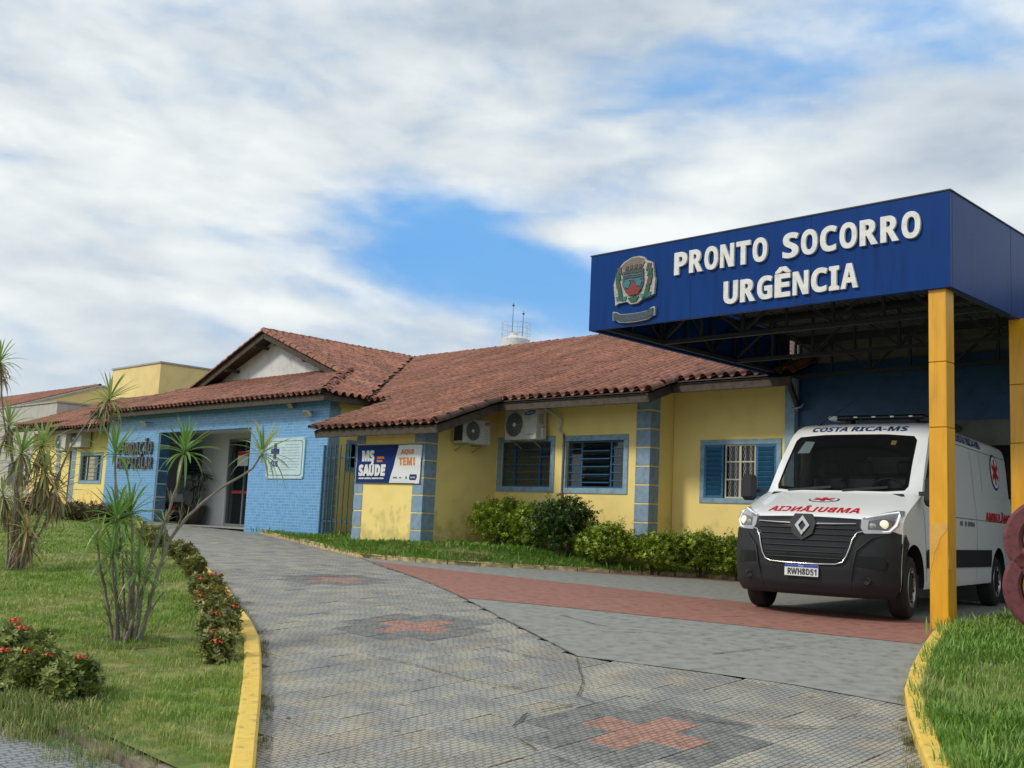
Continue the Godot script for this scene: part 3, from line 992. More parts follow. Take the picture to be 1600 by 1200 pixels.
# ------------------------------------------------------------------ building helpers
func wall_z(b: MB, x0: float, x1: float, y0: float, y1: float, z: float, thick: float, holes := []) -> void:
	# a wall across x, its outer face at z looking towards +z; holes: [x0, x1, y0, y1]
	var xs := [x0, x1]
	var ys := [y0, y1]
	for h in holes:
		xs.append_array([h[0], h[1]]); ys.append_array([h[2], h[3]])
	xs.sort(); ys.sort()
	for i in xs.size() - 1:
		for j in ys.size() - 1:
			var cx: float = (xs[i] + xs[i + 1]) * 0.5
			var cy: float = (ys[j] + ys[j + 1]) * 0.5
			var open := false
			for h in holes:
				open = open or (cx > h[0] and cx < h[1] and cy > h[2] and cy < h[3])
			if open or xs[i + 1] - xs[i] < 1e-5 or ys[j + 1] - ys[j] < 1e-5:
				continue
			for s in [[z, 1.0], [z - thick, -1.0]]:
				b.quad(Vector3(xs[i], ys[j], s[0]), Vector3(xs[i + 1], ys[j], s[0]), Vector3(xs[i + 1], ys[j + 1], s[0]), Vector3(xs[i], ys[j + 1], s[0]), Vector3(0, 0, s[1]))
	var rims := [[x0, x1, y0, y1, 1.0]]
	for h in holes:
		rims.append([h[0], h[1], h[2], h[3], -1.0])
	for r in rims:
		var k: float = r[4]
		b.quad(Vector3(r[0], r[2], z), Vector3(r[0], r[3], z), Vector3(r[0], r[3], z - thick), Vector3(r[0], r[2], z - thick), Vector3(-k, 0, 0))
		b.quad(Vector3(r[1], r[2], z), Vector3(r[1], r[3], z), Vector3(r[1], r[3], z - thick), Vector3(r[1], r[2], z - thick), Vector3(k, 0, 0))
		b.quad(Vector3(r[0], r[3], z), Vector3(r[1], r[3], z), Vector3(r[1], r[3], z - thick), Vector3(r[0], r[3], z - thick), Vector3(0, k, 0))
		b.quad(Vector3(r[0], r[2], z), Vector3(r[1], r[2], z), Vector3(r[1], r[2], z - thick), Vector3(r[0], r[2], z - thick), Vector3(0, -k, 0))

func wall_x(b: MB, x: float, pts: Array, thick: float) -> void:
	# a wall along z, its outer face at x looking towards +x (towards -x when thick is negative); pts: [z, y]
	var q := PackedVector2Array()
	for p in pts:
		q.append(Vector2(-p[0], p[1]))
	b.prism(q, thick, Transform3D(Basis(Vector3(0, 0, -1), Vector3.UP, Vector3(1, 0, 0)), Vector3(x - thick, 0, 0)))

func roof_m(z: float) -> float:
	return 3.6 + TAN * (-16.2 - z)

func tile_shape() -> ArrayMesh:
	# one roll-and-pan clay tile, 0.25 wide and 0.46 long; lower end at +z
	var b := MB.new()
	var prof := []
	for k in 7:
		var a := PI * k / 6.0
		prof.append(Vector2(-0.13 + 0.078 - 0.078 * cos(a), 0.010 + 0.084 * sin(a)))
	prof.append_array([Vector2(0.07, -0.016), Vector2(0.122, 0.008)])
	for k in prof.size() - 1:
		var p: Vector2 = prof[k]
		var q: Vector2 = prof[k + 1]
		var up := Vector3(p.y - q.y, q.x - p.x, 0)
		var lift := 0.011
		b.quad(Vector3(p.x, p.y, -0.23), Vector3(q.x, q.y, -0.23), Vector3(q.x, q.y + lift, 0.23), Vector3(p.x, p.y + lift, 0.23), up)
		b.quad(Vector3(p.x, p.y + lift, 0.23), Vector3(q.x, q.y + lift, 0.23), Vector3(q.x, q.y + lift - 0.012, 0.23), Vector3(p.x, p.y + lift - 0.012, 0.23), Vector3.BACK)
	return b.mesh()

func cap_shape() -> ArrayMesh:
	var b := MB.new()
	var n := 7
	for k in n:
		var a := PI * k / n
		var c := PI * (k + 1) / n
		var r0 := 0.088
		var r1 := 0.112
		var p0 := Vector3(cos(a) * r0, sin(a) * r0, -0.2)
		var p1 := Vector3(cos(c) * r0, sin(c) * r0, -0.2)
		var q0 := Vector3(cos(a) * r1, sin(a) * r1, 0.2)
		var q1 := Vector3(cos(c) * r1, sin(c) * r1, 0.2)
		b.quad(p0, p1, q1, q0, Vector3(cos((a + c) / 2), sin((a + c) / 2), 0))
		b.quad(q0, q1, q1 * Vector3(0.84, 0.84, 1), q0 * Vector3(0.84, 0.84, 1), Vector3.BACK)
	return b.mesh()

# clay tiles over a plan region; y = y0 + k * (distance up the slope in plan)
func tiles(roof: Node3D, region: Array, f: Callable, up: Vector2, k: float, sd: int, most := 280) -> void:
	var pl := poly(region)
	var rng := RandomNumberGenerator.new()
	rng.seed = sd
	var along := Vector2(-up.y, up.x)
	var lo := Vector2(1e9, 1e9)
	var hi := -lo
	for p in pl:
		var q := Vector2(p.dot(along), p.dot(up))
		lo = lo.min(q); hi = hi.max(q)
	var run := 0.385 / sqrt(1.0 + k * k)
	var down3 := Vector3(-up.x, -k, -up.y).normalized()
	var all := []
	var wear := FastNoiseLite.new()
	wear.seed = sd; wear.frequency = 0.35
	for j in int((hi.y - lo.y) / run) + 1:
		for i in int((hi.x - lo.x) / 0.25) + 2:
			var c := along * (lo.x + i * 0.25 + 0.125) + up * (lo.y + (j + 0.42) * run)
			if not Geometry2D.is_point_in_polygon(c, pl):
				continue
			var x3 := Vector3(along.x, 0, along.y)
			if x3.cross(Vector3.UP).dot(down3) < 0.0:
				x3 = -x3
			var bs := Basis(x3, down3.cross(x3), down3) * Basis.from_euler(Vector3(rng.randf_range(-0.01, 0.01), rng.randf_range(-0.02, 0.02), rng.randf_range(-0.015, 0.015)))
			var y: float = f.call(c.x, c.y)
			var o := Vector3(c.x, y + 0.03 + rng.randf_range(-0.004, 0.006), c.y)
			all.append([o.distance_to(Vector3(0, 0.9, 0)) , Transform3D(bs, o), wear.get_noise_2d(c.dot(along) * 3.0, c.dot(up) * 0.7) + 0.6 * wear.get_noise_2d(c.x + 50.0, c.y)])
	all.sort_custom(func(a, c): return a[0] < c[0])
	var xfs := []
	var cols := PackedColorArray()
	for n in all.size():
		if n < most:
			inst("roof_tile", M.tile_mesh, M["clay_%d" % (3 if all[n][2] < -0.3 and rng.randf() < 0.5 else rng.randi() % 4 if rng.randf() < 0.5 else rng.randi() % 2)], roof, all[n][1])
		else:
			xfs.append(all[n][1])
			var c: Vector3 = Vector3(0.385, 0.168, 0.108) * rng.randf_range(0.86, 1.1) * (1.0 + 0.42 * clampf(all[n][2], -0.9, 0.5))
			c = c.lerp(Vector3(0.22, 0.12, 0.09), rng.randf() * 0.25)
			cols.append(Color(c.x, c.y, c.z))
	if xfs.size():
		multi("far_roof_tiles", M.tile_mesh, M.clay, xfs, cols, roof)

func caps(roof: Node3D, a: Vector3, c: Vector3, m: Material, sd: int, rough := 0.0, called := "ridge_tile") -> void:
	# half-round tiles from a (lower or near) to c, each lapping the next
	var rng := RandomNumberGenerator.new()
	rng.seed = sd
	var d := (a - c)
	var n := maxi(1, int(d.length() / 0.34))
	var z := d.normalized()
	var x := Vector3.UP.cross(z).normalized()
	var bs := Basis(x, z.cross(x), z)
	for k in n:
		var p := c.lerp(a, (k + 0.5) / n)
		var jig := Basis.from_euler(Vector3(rng.randf_range(-0.03, 0.03) - rough * rng.randf_range(0.0, 0.5), rng.randf_range(-0.05, 0.05) * (1.0 + 4.0 * rough), rng.randf_range(-0.05, 0.05)))
		inst(called, M.cap_mesh, m, roof, Transform3D(bs * jig, p + Vector3.UP * rng.randf_range(0.0, 0.012 + rough * 0.04)))

func deck(called: String, region: Array, f: Callable, m: Material, parent: Node3D) -> MeshInstance3D:
	var b := MB.new()
	b.patch(poly(region), Vector2(40, 40), func(x: float, z: float) -> Vector3: return Vector3(x, f.call(x, z) + 0.005, z), true)
	b.patch(poly(region), Vector2(40, 40), func(x: float, z: float) -> Vector3: return Vector3(x, f.call(x, z) - 0.03, z))
	return wpart(called, b, m, parent)

func corner_blocks(wall: Node3D, x: float, z: float, y0: float, y1: float, front: float, side: float) -> void:
	# painted quoins: front runs along -x (sign of front), side runs along -z
	var n := int(round((y1 - y0) / 0.36))
	var h := (y1 - y0) / n - 0.028
	for k in n:
		var cy := y0 + (k + 0.5) * (y1 - y0) / n
		var b := MB.new()
		if front != 0.0:
			b.box(Vector3(x - front * 0.5 + 0.006 * signf(front), cy, z + 0.006), Vector3(absf(front) + 0.012, h, 0.012), Basis.IDENTITY, 0.003)
		if side != 0.0:
			b.box(Vector3(x + 0.0061 * signf(front if front != 0.0 else 1.0), cy, z - side * 0.5 - 0.0005), Vector3(0.012, h, side), Basis.IDENTITY, 0.003)
		wpart("corner_block", b, M.block_blue, wall)

func frame_z(b: MB, x0: float, x1: float, y0: float, y1: float, z: float, w: float, d: float, bev := 0.004) -> void:
	b.box(Vector3((x0 + x1) / 2, y1 - w / 2, z), Vector3(x1 - x0, w, d), Basis.IDENTITY, bev)
	b.box(Vector3((x0 + x1) / 2, y0 + w / 2, z), Vector3(x1 - x0, w, d), Basis.IDENTITY, bev)
	b.box(Vector3(x0 + w / 2, (y0 + y1) / 2, z), Vector3(w, y1 - y0 - 2 * w, d), Basis.IDENTITY, bev)
	b.box(Vector3(x1 - w / 2, (y0 + y1) / 2, z), Vector3(w, y1 - y0 - 2 * w, d), Basis.IDENTITY, bev)

func steel_window(host: Node3D, x0: float, x1: float, y0: float, y1: float, z: float, rows: int, open_middle: bool, label := "") -> void:
	var b := MB.new()
	frame_z(b, x0, x1, y0, y1, z + 0.008, 0.115, 0.03)
	var w := wpart("window", b, M.surround_blue, host, label)
	x0 += 0.115; x1 -= 0.115; y0 += 0.115; y1 -= 0.115
	b = MB.new()
	frame_z(b, x0, x1, y0, y1, z - 0.07, 0.035, 0.045)
	wpart("frame", b, M.steel_blue, w)
	var c0 := x0 + (x1 - x0) * 0.25
	var c1 := x0 + (x1 - x0) * 0.76
	for c in [c0, c1]:
		b = MB.new()
		b.box(Vector3(c, (y0 + y1) / 2, z - 0.07), Vector3(0.035, y1 - y0 - 0.07, 0.04))
		wpart("mullion", b, M.steel_blue, w)
	for k in range(1, rows):
		var y := y0 + (y1 - y0) * k / rows
		for s in [[x0, c0], [c0, c1], [c1, x1]]:
			b = MB.new()
			var mid: bool = s[0] == c0 and open_middle
			b.box(Vector3((s[0] + s[1]) / 2, y - (0.045 if mid else 0.0), z - (0.03 if mid else 0.07)), Vector3(s[1] - s[0] - 0.035, 0.022, 0.03))
			wpart("bar", b, M.steel_blue, w)
			if mid:
				b = MB.new()
				b.box(Vector3((s[0] + s[1]) / 2, y + 0.035, z - 0.06), Vector3(s[1] - s[0] - 0.05, 0.006, 0.17), Basis(Vector3.RIGHT, -0.75))
				wpart("pane", b, M.pane, w)
	b = MB.new()
	b.box(Vector3((x0 + x1) / 2, (y0 + y1) / 2, z - 0.085), Vector3(x1 - x0, y1 - y0, 0.004))
	if open_middle:
		b = MB.new()
		b.box(Vector3((x0 + c0) / 2, (y0 + y1) / 2, z - 0.085), Vector3(c0 - x0, y1 - y0, 0.004))
		wpart("pane", b, M.pane, w)
		b = MB.new()
		b.box(Vector3((x1 + c1) / 2, (y0 + y1) / 2, z - 0.085), Vector3(x1 - c1, y1 - y0, 0.004))
	wpart("pane", b, M.pane, w)

func shutter_window(host: Node3D, z: float) -> void:
	var x0 := -12.07
	var x1 := -10.27
	var y0 := 1.47
	var y1 := 2.70
	var b := MB.new()
	frame_z(b, x0, x1, y0, y1, z + 0.008, 0.10, 0.03)
	var w := wpart("window", b, M.surround_blue, host, "window with louvred blue shutters and a pale iron grille")
	for s in [[x0 + 0.1, x0 + 0.54], [x1 - 0.54, x1 - 0.1]]:
		b = MB.new()
		frame_z(b, s[0], s[1], y0 + 0.1, y1 - 0.1, z - 0.005, 0.05, 0.04)
		wpart("shutter_frame", b, M.shutter_blue, w)
		for k in 10:
			b = MB.new()
			b.box(Vector3((s[0] + s[1]) / 2, y0 + 0.195 + k * 0.094, z + 0.004), Vector3(s[1] - s[0] - 0.1, 0.10, 0.016), Basis(Vector3.RIGHT, 0.62))
			wpart("slat", b, M.shutter_blue, w)
	var g0 := x0 + 0.56
	var g1 := x1 - 0.56
	b = MB.new()
	frame_z(b, g0, g1, y0 + 0.1, y1 - 0.1, z - 0.03, 0.03, 0.03)
	b.box(Vector3((g0 + g1) / 2, (y0 + y1) / 2, z - 0.03), Vector3(0.05, y1 - y0 - 0.26, 0.03))
	for t in [0.35, 0.68]:
		b.box(Vector3((g0 + g1) / 2, lerpf(y0 + 0.1, y1 - 0.1, t), z - 0.025), Vector3(g1 - g0 - 0.06, 0.025, 0.025))
	wpart("grille_frame", b, M.white_iron, w)
	for k in 4:
		var x := lerpf(g0, g1, [0.16, 0.36, 0.64, 0.84][k])
		for s in [-1.0, 1.0]:
			var path := []
			var rad := []
			for i in 33:
				var t := i / 32.0
				path.append(Vector3(x + s * 0.022 * sin(t * PI * 8.0), lerpf(y0 + 0.13, y1 - 0.13, t), z - 0.018))
				rad.append(0.005)
			b = MB.new()
			b.tube(path, rad, 4)
			wpart("scroll", b, M.white_iron, w)
	b = MB.new()
	b.box(Vector3((g0 + g1) / 2, (y0 + y1) / 2, z - 0.08), Vector3(g1 - g0, y1 - y0 - 0.2, 0.004))
	wpart("pane", b, M.pane, w)

# ------------------------------------------------------------------ the hospital
func make_wing() -> void:
	var w := thing("hospital_wing", Vector3(-15.0, 0.3, -17.0), "yellow hospital wing with stepped tiled roof and blue painted corner blocks", "building")
	var b := MB.new()
	wall_z(b, -19.4, -17.05, 0.1, 2.92, -14.69, 0.2)
	wall_x(b, -17.05, [[-14.89, 0.1], [-14.89, roof_m(-14.89) - 0.06], [-17.2, roof_m(-17.2) - 0.06], [-17.2, 0.1]], 0.2)
	wall_x(b, -19.2, [[-14.89, 0.1], [-14.89, roof_m(-14.89) - 0.06], [-19.0, roof_m(-19.0) - 0.06], [-19.0, 0.1]], 0.2)
	var front := wpart("wall", b, M.yellow_dirty, w)
	corner_blocks(front, -17.05, -14.69, 0.30, 2.88, 0.34, 0.34)
	corner_blocks(front, -19.4, -14.69, 0.30, 2.88, -0.30, 0.0)
	b = MB.new()
	wall_z(b, -17.04, -12.74, 0.1, 3.72, -16.8, 0.2, [[-16.88, -15.37, 1.71, 2.69], [-14.93, -13.38, 1.69, 2.68]])
	wall_x(b, -12.74, [[-17.0, 0.1], [-17.0, roof_m(-17.0) - 0.06], [-17.9, roof_m(-17.9) - 0.06], [-17.9, 0.1]], 0.2)
	var mid := wpart("wall", b, M.yellow_dirty, w)
	corner_blocks(mid, -12.74, -16.8, 0.30, 3.62, 0.34, 0.30)
	b = MB.new()
	wall_z(b, -12.73, -10.08, 0.1, 4.0, -17.57, 0.2, [[-11.97, -10.37, 1.57, 2.60]])
	wpart("wall", b, M.yellow_dirty, w)
	b = MB.new()
	wall_z(b, -22.3, -3.0, 0.1, 4.9, -20.8, 0.1)
	wpart("inner_wall", b, M.interior, w)
	steel_window(w, -16.99, -15.26, 1.595, 2.80, -16.8, 6, false, "steel window below the larger air conditioner")
	steel_window(w, -15.04, -13.27, 1.58, 2.79, -16.8, 6, true, "steel window with its middle vents tilted open")
	shutter_window(w, -17.57)
	# things on the sills inside
	var f := func(_x: float, z: float) -> float: return roof_m(z)
	var region := [[-20.3, -14.1], [-16.05, -14.1], [-16.05, -15.8], [-12.05, -15.8], [-12.05, -16.5], [-9.5, -16.5], [-9.5, -17.8], [-2.5, -17.8], [-2.5, -24.2], [-28.93, -24.2], [-22.16, -17.15], [-20.5, -16.6]]
	var roof := deck("roof", region, f, M.timber, w)
	tiles(roof, region, f, Vector2(0, -1), TAN, 61)
	caps(roof, Vector3(-2.5, roof_m(-24.2) + 0.03, -24.2), Vector3(-28.93, roof_m(-24.2) + 0.03, -24.2), M.clay_1, 1)
	caps(roof, Vector3(-16.02, roof_m(-14.1) + 0.02, -14.05), Vector3(-16.02, roof_m(-15.8) + 0.02, -15.8), M.clay_old, 2, 0.2)
	caps(roof, Vector3(-12.02, roof_m(-15.75) + 0.02, -15.75), Vector3(-12.02, roof_m(-16.6) + 0.02, -16.6), M.clay_3, 3, 0.1)
	caps(roof, Vector3(-20.3, roof_m(-14.1) + 0.02, -14.1), Vector3(-20.5, roof_m(-16.6) + 0.02, -16.6), M.clay_old, 4, 0.1)
	caps(roof, Vector3(-21.9, roof_m(-16.95) + 0.03, -16.95), Vector3(-28.65, roof_m(-23.9) + 0.02, -23.9), M.clay_old, 5, 0.3, "valley_tile")
	# boards under the eaves
	for e in [[-20.3, -16.05, -14.1], [-16.05, -12.05, -15.8], [-12.05, -9.5, -16.5]]:
		b = MB.new()
		b.box(Vector3((e[0] + e[1]) / 2, roof_m(e[2]) - 0.10, e[2] - 0.06), Vector3(e[1] - e[0] - 0.02, 0.17, 0.05), Basis.IDENTITY, 0.006)
		wpart("fascia_board", b, M.timber, roof)
	for e in [[-16.09, -14.12, -15.9], [-12.09, -15.82, -16.7], [-20.26, -14.12, -16.7]]:
		b = MB.new()
		b.beam(Vector3(e[0], roof_m(e[1]) - 0.12, e[1]), Vector3(e[0], roof_m(e[2]) - 0.12, e[2]), 0.05, 0.17, 0.006)
		wpart("barge_board", b, M.timber, roof)
	for x in [-19.9, -18.2, -16.6]:
		b = MB.new()
		b.beam(Vector3(x, roof_m(-14.2) - 0.09, -14.2), Vector3(x, roof_m(-16.5) - 0.09, -16.5), 0.06, 0.1)
		wpart("rafter", b, M.timber, roof)
	for x in [-15.8, -14.4, -13.1, -12.3]:
		b = MB.new()
		b.beam(Vector3(x, roof_m(-15.9) - 0.09, -15.9), Vector3(x, roof_m(-17.0) - 0.09, -17.0), 0.06, 0.1)
		wpart("rafter", b, M.timber, roof)
	# gate in the passage beside the entrance block
	var g := thing("passage_gate", Vector3(-21.0, 0.36, -16.05), "blue steel bar gate between the tiled entrance front and the banner wall", "gate")
	for k in 15:
		b = MB.new()
		b.box(Vector3(-22.5 + k * 0.21, 1.54, -16.05), Vector3(0.022, 2.28, 0.022))
		wpart("bar", b, M.gate_blue, g)
	for y in [0.75, 2.35]:
		b = MB.new()
		b.box(Vector3(-21.03, y, -16.076), Vector3(3.0, 0.03, 0.02))
		wpart("rail", b, M.gate_blue, g)
	b = MB.new()
	b.box(Vector3(-22.56, 1.5, -16.05), Vector3(0.05, 2.35, 0.05))
	wpart("post", b, M.gate_blue, g)

func make_entrance() -> void:
	var w := thing("entrance_block", Vector3(-28.9, 0.35, -16.15), "entrance block faced in small sky blue tiles under a gabled tile roof", "building")
	var z := -16.15
	var b := MB.new()
	wall_z(b, -35.3, -22.6, 0.1, 3.86, z, 0.3, [[-31.7, -26.28, 0.1, 3.26]])
	var face := wpart("tiled_wall", b, M.mosaic, w)
	b = MB.new()
	wall_x(b, -22.6, [[z - 0.3, 0.1], [z - 0.3, 3.9], [-21.0, 3.9], [-21.0, 0.1]], 0.2)
	var far_side := MB.new()
	wall_x(far_side, -35.1, [[z - 0.3, 0.1], [z - 0.3, 3.9], [-21.0, 3.9], [-21.0, 0.1]], 0.2)
	wpart("side_wall", far_side, M.yellow_plaster, w)
	var side := wpart("side_wall", b, M.yellow_plaster, w)
	corner_blocks(side, -22.594, z - 0.01, 0.42, 3.72, 0.0, 0.34)
	# small window in the side wall
	b = MB.new()
	for e in [[2.83, 0.10, 0.62], [2.12, 0.10, 0.62]]:
		b.box(Vector3(-22.585, e[0], -17.05), Vector3(0.03, e[1], e[2]))
	for zz in [-16.79, -17.31]:
		b.box(Vector3(-22.585, 2.475, zz), Vector3(0.03, 0.61, 0.10))
	var sw := wpart("window", b, M.surround_blue, w)
	b = MB.new()
	b.box(Vector3(-22.593, 2.475, -17.05), Vector3(0.012, 0.61, 0.42))
	wpart("pane", b, M.black_gloss, sw)
	# jamb of blue panels and lobby
	b = MB.new()
	b.box(Vector3(-31.82, 1.83, z - 0.345), Vector3(0.2, 2.86, 0.08))
	b.box(Vector3(-31.697, 1.83, z - 0.205), Vector3(0.01, 2.84, 0.37))
	var jamb := wpart("jamb", b, M.joint_white, w)
	for k in 7:
		b = MB.new()
		b.box(Vector3(-31.69, 0.62 + k * 0.41, z - 0.23), Vector3(0.024, 0.375, 0.34), Basis.IDENTITY, 0.005)
		wpart("blue_panel", b, M.blue_glass, jamb)
	b = MB.new()
	wall_z(b, -35.1, -22.8, 0.3, 3.4, -18.25, 0.15, [[-30.78, -28.9, 0.3, 3.18]])
	b.box(Vector3(-35.0, 1.85, -17.3), Vector3(0.1, 3.1, 1.8))
	b.box(Vector3(-22.88, 1.85, -17.3), Vector3(0.1, 3.1, 1.8))
	var lob := wpart("lobby_wall", b, M.lobby_white, w)
	b = MB.new()
	b.box(Vector3(-28.95, 3.44, -17.3), Vector3(12.3, 0.08, 1.9))
	wpart("lobby_ceiling", b, M.lobby_white, w)
	b = MB.new()
	b.box(Vector3(-29.9, 1.8, -21.5), Vector3(8.0, 3.2, 0.1))
	b.box(Vector3(-31.2, 1.8, -19.9), Vector3(0.1, 3.2, 3.1))
	b.box(Vector3(-28.4, 1.8, -19.9), Vector3(0.1, 3.2, 3.1))
	b.box(Vector3(-29.9, 3.3, -19.9), Vector3(3.4, 0.1, 3.2))
	wpart("corridor", b, M.interior, w)
	b = MB.new()
	frame_z(b, -30.80, -28.88, 0.40, 3.20, -18.2, 0.09, 0.12)
	b.box(Vector3(-29.84, 1.8, -18.22), Vector3(0.06, 2.62, 0.06))
	var door := wpart("door", b, M.print_grey, w, "dark framed glass door at the back of the lobby")
	for c in [-30.29, -29.39]:
		b = MB.new()
		b.box(Vector3(c, 1.8, -18.24), Vector3(0.84, 2.6, 0.006))
		wpart("pane", b, M.pane, door)
	b = MB.new()
	b.box(Vector3(-30.1, 1.5, -18.22), Vector3(0.9, 0.09, 0.012))
	wpart("door_stripe", b, M.dim_red, door)
	b = MB.new()
	b.box(Vector3(-29.87, 2.56, -18.12), Vector3(0.62, 0.46, 0.006))
	b.box(Vector3(-29.87, 2.72, -18.115), Vector3(0.62, 0.12, 0.003))
	var pap := thing("paper_notice", Vector3(-29.87, 2.3, -18.12), "white paper notice taped on the dark lobby door", "notice")
	b = MB.new()
	b.box(Vector3(-29.87, 2.56, -18.13), Vector3(0.62, 0.46, 0.006))
	wpart("sheet", b, M.paper, pap)
	b = MB.new()
	b.box(Vector3(-29.87, 2.72, -18.124), Vector3(0.62, 0.12, 0.004))
	wpart("heading", b, M.print_red, pap)
	# notice board
	var nb := thing("notice_board", Vector3(-33.2, 2.05, -18.24), "dark louvred board hung on the pale lobby wall", "board")
	b = MB.new()
	frame_z(b, -33.8, -32.6, 2.05, 2.92, -18.22, 0.05, 0.05)
	wpart("frame", b, M.print_grey, nb)
	b = MB.new()
	b.box(Vector3(-33.2, 2.485, -18.232), Vector3(1.1, 0.77, 0.02))
	wpart("panel", b, M.dark_steel, nb)
	for k in 7:
		b = MB.new()
		b.box(Vector3(-33.2, 2.16 + k * 0.108, -18.212), Vector3(1.08, 0.03, 0.02))
		wpart("slat", b, M.print_grey, nb)
	# roof with its gable
	var fr := func(x: float, _z: float) -> float: return 3.95 + 0.383 * (-22.16 - x)
	var fl := func(x: float, _z: float) -> float: return 3.95 + 0.383 * (x + 35.7)
	var ff := func(_x: float, zz: float) -> float: return 3.95 + 0.40 * (-15.61 - zz)
	var rr := [[-22.16, -15.61], [-24.5, -17.95], [-28.93, -17.95], [-28.93, -24.2], [-22.16, -17.15]]
	var rl := [[-35.7, -15.61], [-33.36, -17.95], [-28.93, -17.95], [-28.93, -27.0], [-35.7, -27.0]]
	var rf := [[-35.7, -15.61], [-22.16, -15.61], [-24.5, -17.95], [-24.9, -18.55], [-32.96, -18.55], [-33.36, -17.95]]
	var roof := deck("roof", rr, fr, M.timber, w)
	tiles(roof, rr, fr, Vector2(-1, 0), 0.383, 62, 150)
	var left := deck("left_roof", rl, fl, M.timber, w)
	tiles(left, rl, fl, Vector2(1, 0), 0.383, 63, 0)
	var skirt := deck("front_roof", rf, ff, M.timber, w)
	tiles(skirt, rf, ff, Vector2(0, -1), 0.40, 64, 150)
	var apex := Vector3(-28.93, 6.56, -17.95)
	caps(roof, apex + Vector3(0, 0.02, 0), Vector3(-28.93, 6.56, -24.2), M.clay_1, 11)
	caps(roof, Vector3(-24.4, 4.86, -17.93), apex, M.clay_0, 12)
	caps(left, Vector3(-33.4, 4.86, -17.93), apex, M.clay_3, 13)
	caps(skirt, Vector3(-22.2, 3.99, -15.64), Vector3(-24.5, 4.92, -17.9), M.clay_1, 14, 0.15)
	caps(skirt, Vector3(-35.66, 3.99, -15.64), Vector3(-33.4, 4.92, -17.9), M.clay_3, 15, 0.15)
	b = MB.new()
	b.prism(poly([[-33.0, 4.9], [-24.9, 4.9], [-24.9, 5.0], [-28.93, 6.44], [-33.0, 5.0]]), 0.12, Transform3D(Basis(), Vector3(0, 0, -18.62)))
	wpart("gable_wall", b, M.white_plaster, w, "white gable wall in the shade of its overhanging roof")
	for s in [-1.0, 1.0]:
		b = MB.new()
		b.beam(Vector3(-28.93, 6.44, -17.97), Vector3(-28.93 + s * 4.45, 4.74, -17.97), 0.06, 0.18, 0.006)
		wpart("barge_board", b, M.timber, roof)
		for t in [0.12, 0.5, 0.85]:
			b = MB.new()
			b.box(Vector3(-28.93 + s * 4.4 * t, 6.34 - 1.70 * t, -18.25), Vector3(0.07, 0.1, 0.55))
			wpart("purlin", b, M.timber, roof)
	b = MB.new()
	b.box(Vector3(-28.93, 3.86, -15.66), Vector3(13.5, 0.17, 0.05), Basis.IDENTITY, 0.006)
	wpart("fascia_board", b, M.timber, skirt)
	b = MB.new()
	b.box(Vector3(-22.2, 3.86, -16.45), Vector3(0.05, 0.17, 1.55), Basis.IDENTITY, 0.006)
	wpart("fascia_board", b, M.timber, roof)
	# lettering on the tiles
	var sgn := thing("entrance_lettering", Vector3(-33.2, 2.1, z), "two rows of dull metal letters on the blue tiled wall", "sign")
	for row in [["FUNDAÇÃO", 2.58, -34.35, -31.98, 0.40], ["HOSPITALAR", 2.12, -34.35, -31.9, 0.37]]:
		var s: String = row[0]
		var n := s.length()
		for k in n:
			var wdt: float = (row[3] - row[2]) / n
			letter(sgn, s[k], row[2] + (k + 0.5) * wdt, row[1], wdt * 0.84, row[4], z, 0.07, M.bronze, 0.003)
	# round lights under the eave
	for e in [[-34.66, 3.70, "white floodlight at the left end of the blue tiled wall"], [-32.53, 3.56, "white floodlight above the metal letters on the blue tiles"], [-23.37, 3.53, "white floodlight high on the blue tiles right of the plaque"], [-24.15, 3.78, "grey floodlight hanging under the eave above the plaque"]]:
		var l := thing("floodlight", Vector3(e[0], e[1], z), e[2], "lamp", "floodlights on the entrance wall")
		b = MB.new()
		b.box(Vector3(0, 0.05, 0.06), Vector3(0.03, 0.03, 0.12))
		part("bracket", b, M.print_grey, l)
		b = MB.new()
		b.box(Vector3(0, 0, 0.16), Vector3(0.24, 0.17, 0.08), Basis(Vector3.RIGHT, 0.5), 0.012)
		part("housing", b, M.print_grey if e[0] > -24.5 and e[0] < -24.0 else M.print_white, l)
		b = MB.new()
		b.box(Vector3(0, -0.021, 0.198), Vector3(0.2, 0.13, 0.006), Basis(Vector3.RIGHT, 0.5))
		part("glass", b, M.silver, l)

# outlines of a letter, in units of its own text mesh
func glyph_loops(s: String) -> Array:
	var a := text_mesh(s, 1.0, 0.0).get_mesh_arrays()
	var vv: PackedVector3Array = a[Mesh.ARRAY_VERTEX]
	var idx: PackedInt32Array = a[Mesh.ARRAY_INDEX] if a[Mesh.ARRAY_INDEX] != null else PackedInt32Array(range(vv.size()))
	var next := {}
	var edges := {}
	for k in range(0, idx.size(), 3):
		for l in 3:
			var p := vv[idx[k + l]]
			var q := vv[idx[k + (l + 1) % 3]]
			var e := [Vector2i((Vector2(p.x, p.y) * 10000.0).round()), Vector2i((Vector2(q.x, q.y) * 10000.0).round())]
			if e[0] == e[1]:
				continue
			if edges.has([e[1], e[0]]):
				edges.erase([e[1], e[0]])
			else:
				edges[e] = true
	for e in edges:
		next[e[0]] = e[1]
	var loops := []
	while next.size():
		var at: Vector2i = next.keys()[0]
		var loop := PackedVector2Array()
		while next.has(at):
			loop.append(Vector2(at) / 10000.0)
			var to: Vector2i = next[at]
			next.erase(at)
			at = to
		if loop.size() > 2:
			loops.append(loop)
	return loops

func area(p: PackedVector2Array) -> float:
	var t := 0.0
	for i in p.size():
		t += p[i].cross(p[(i + 1) % p.size()])
	return t * 0.5

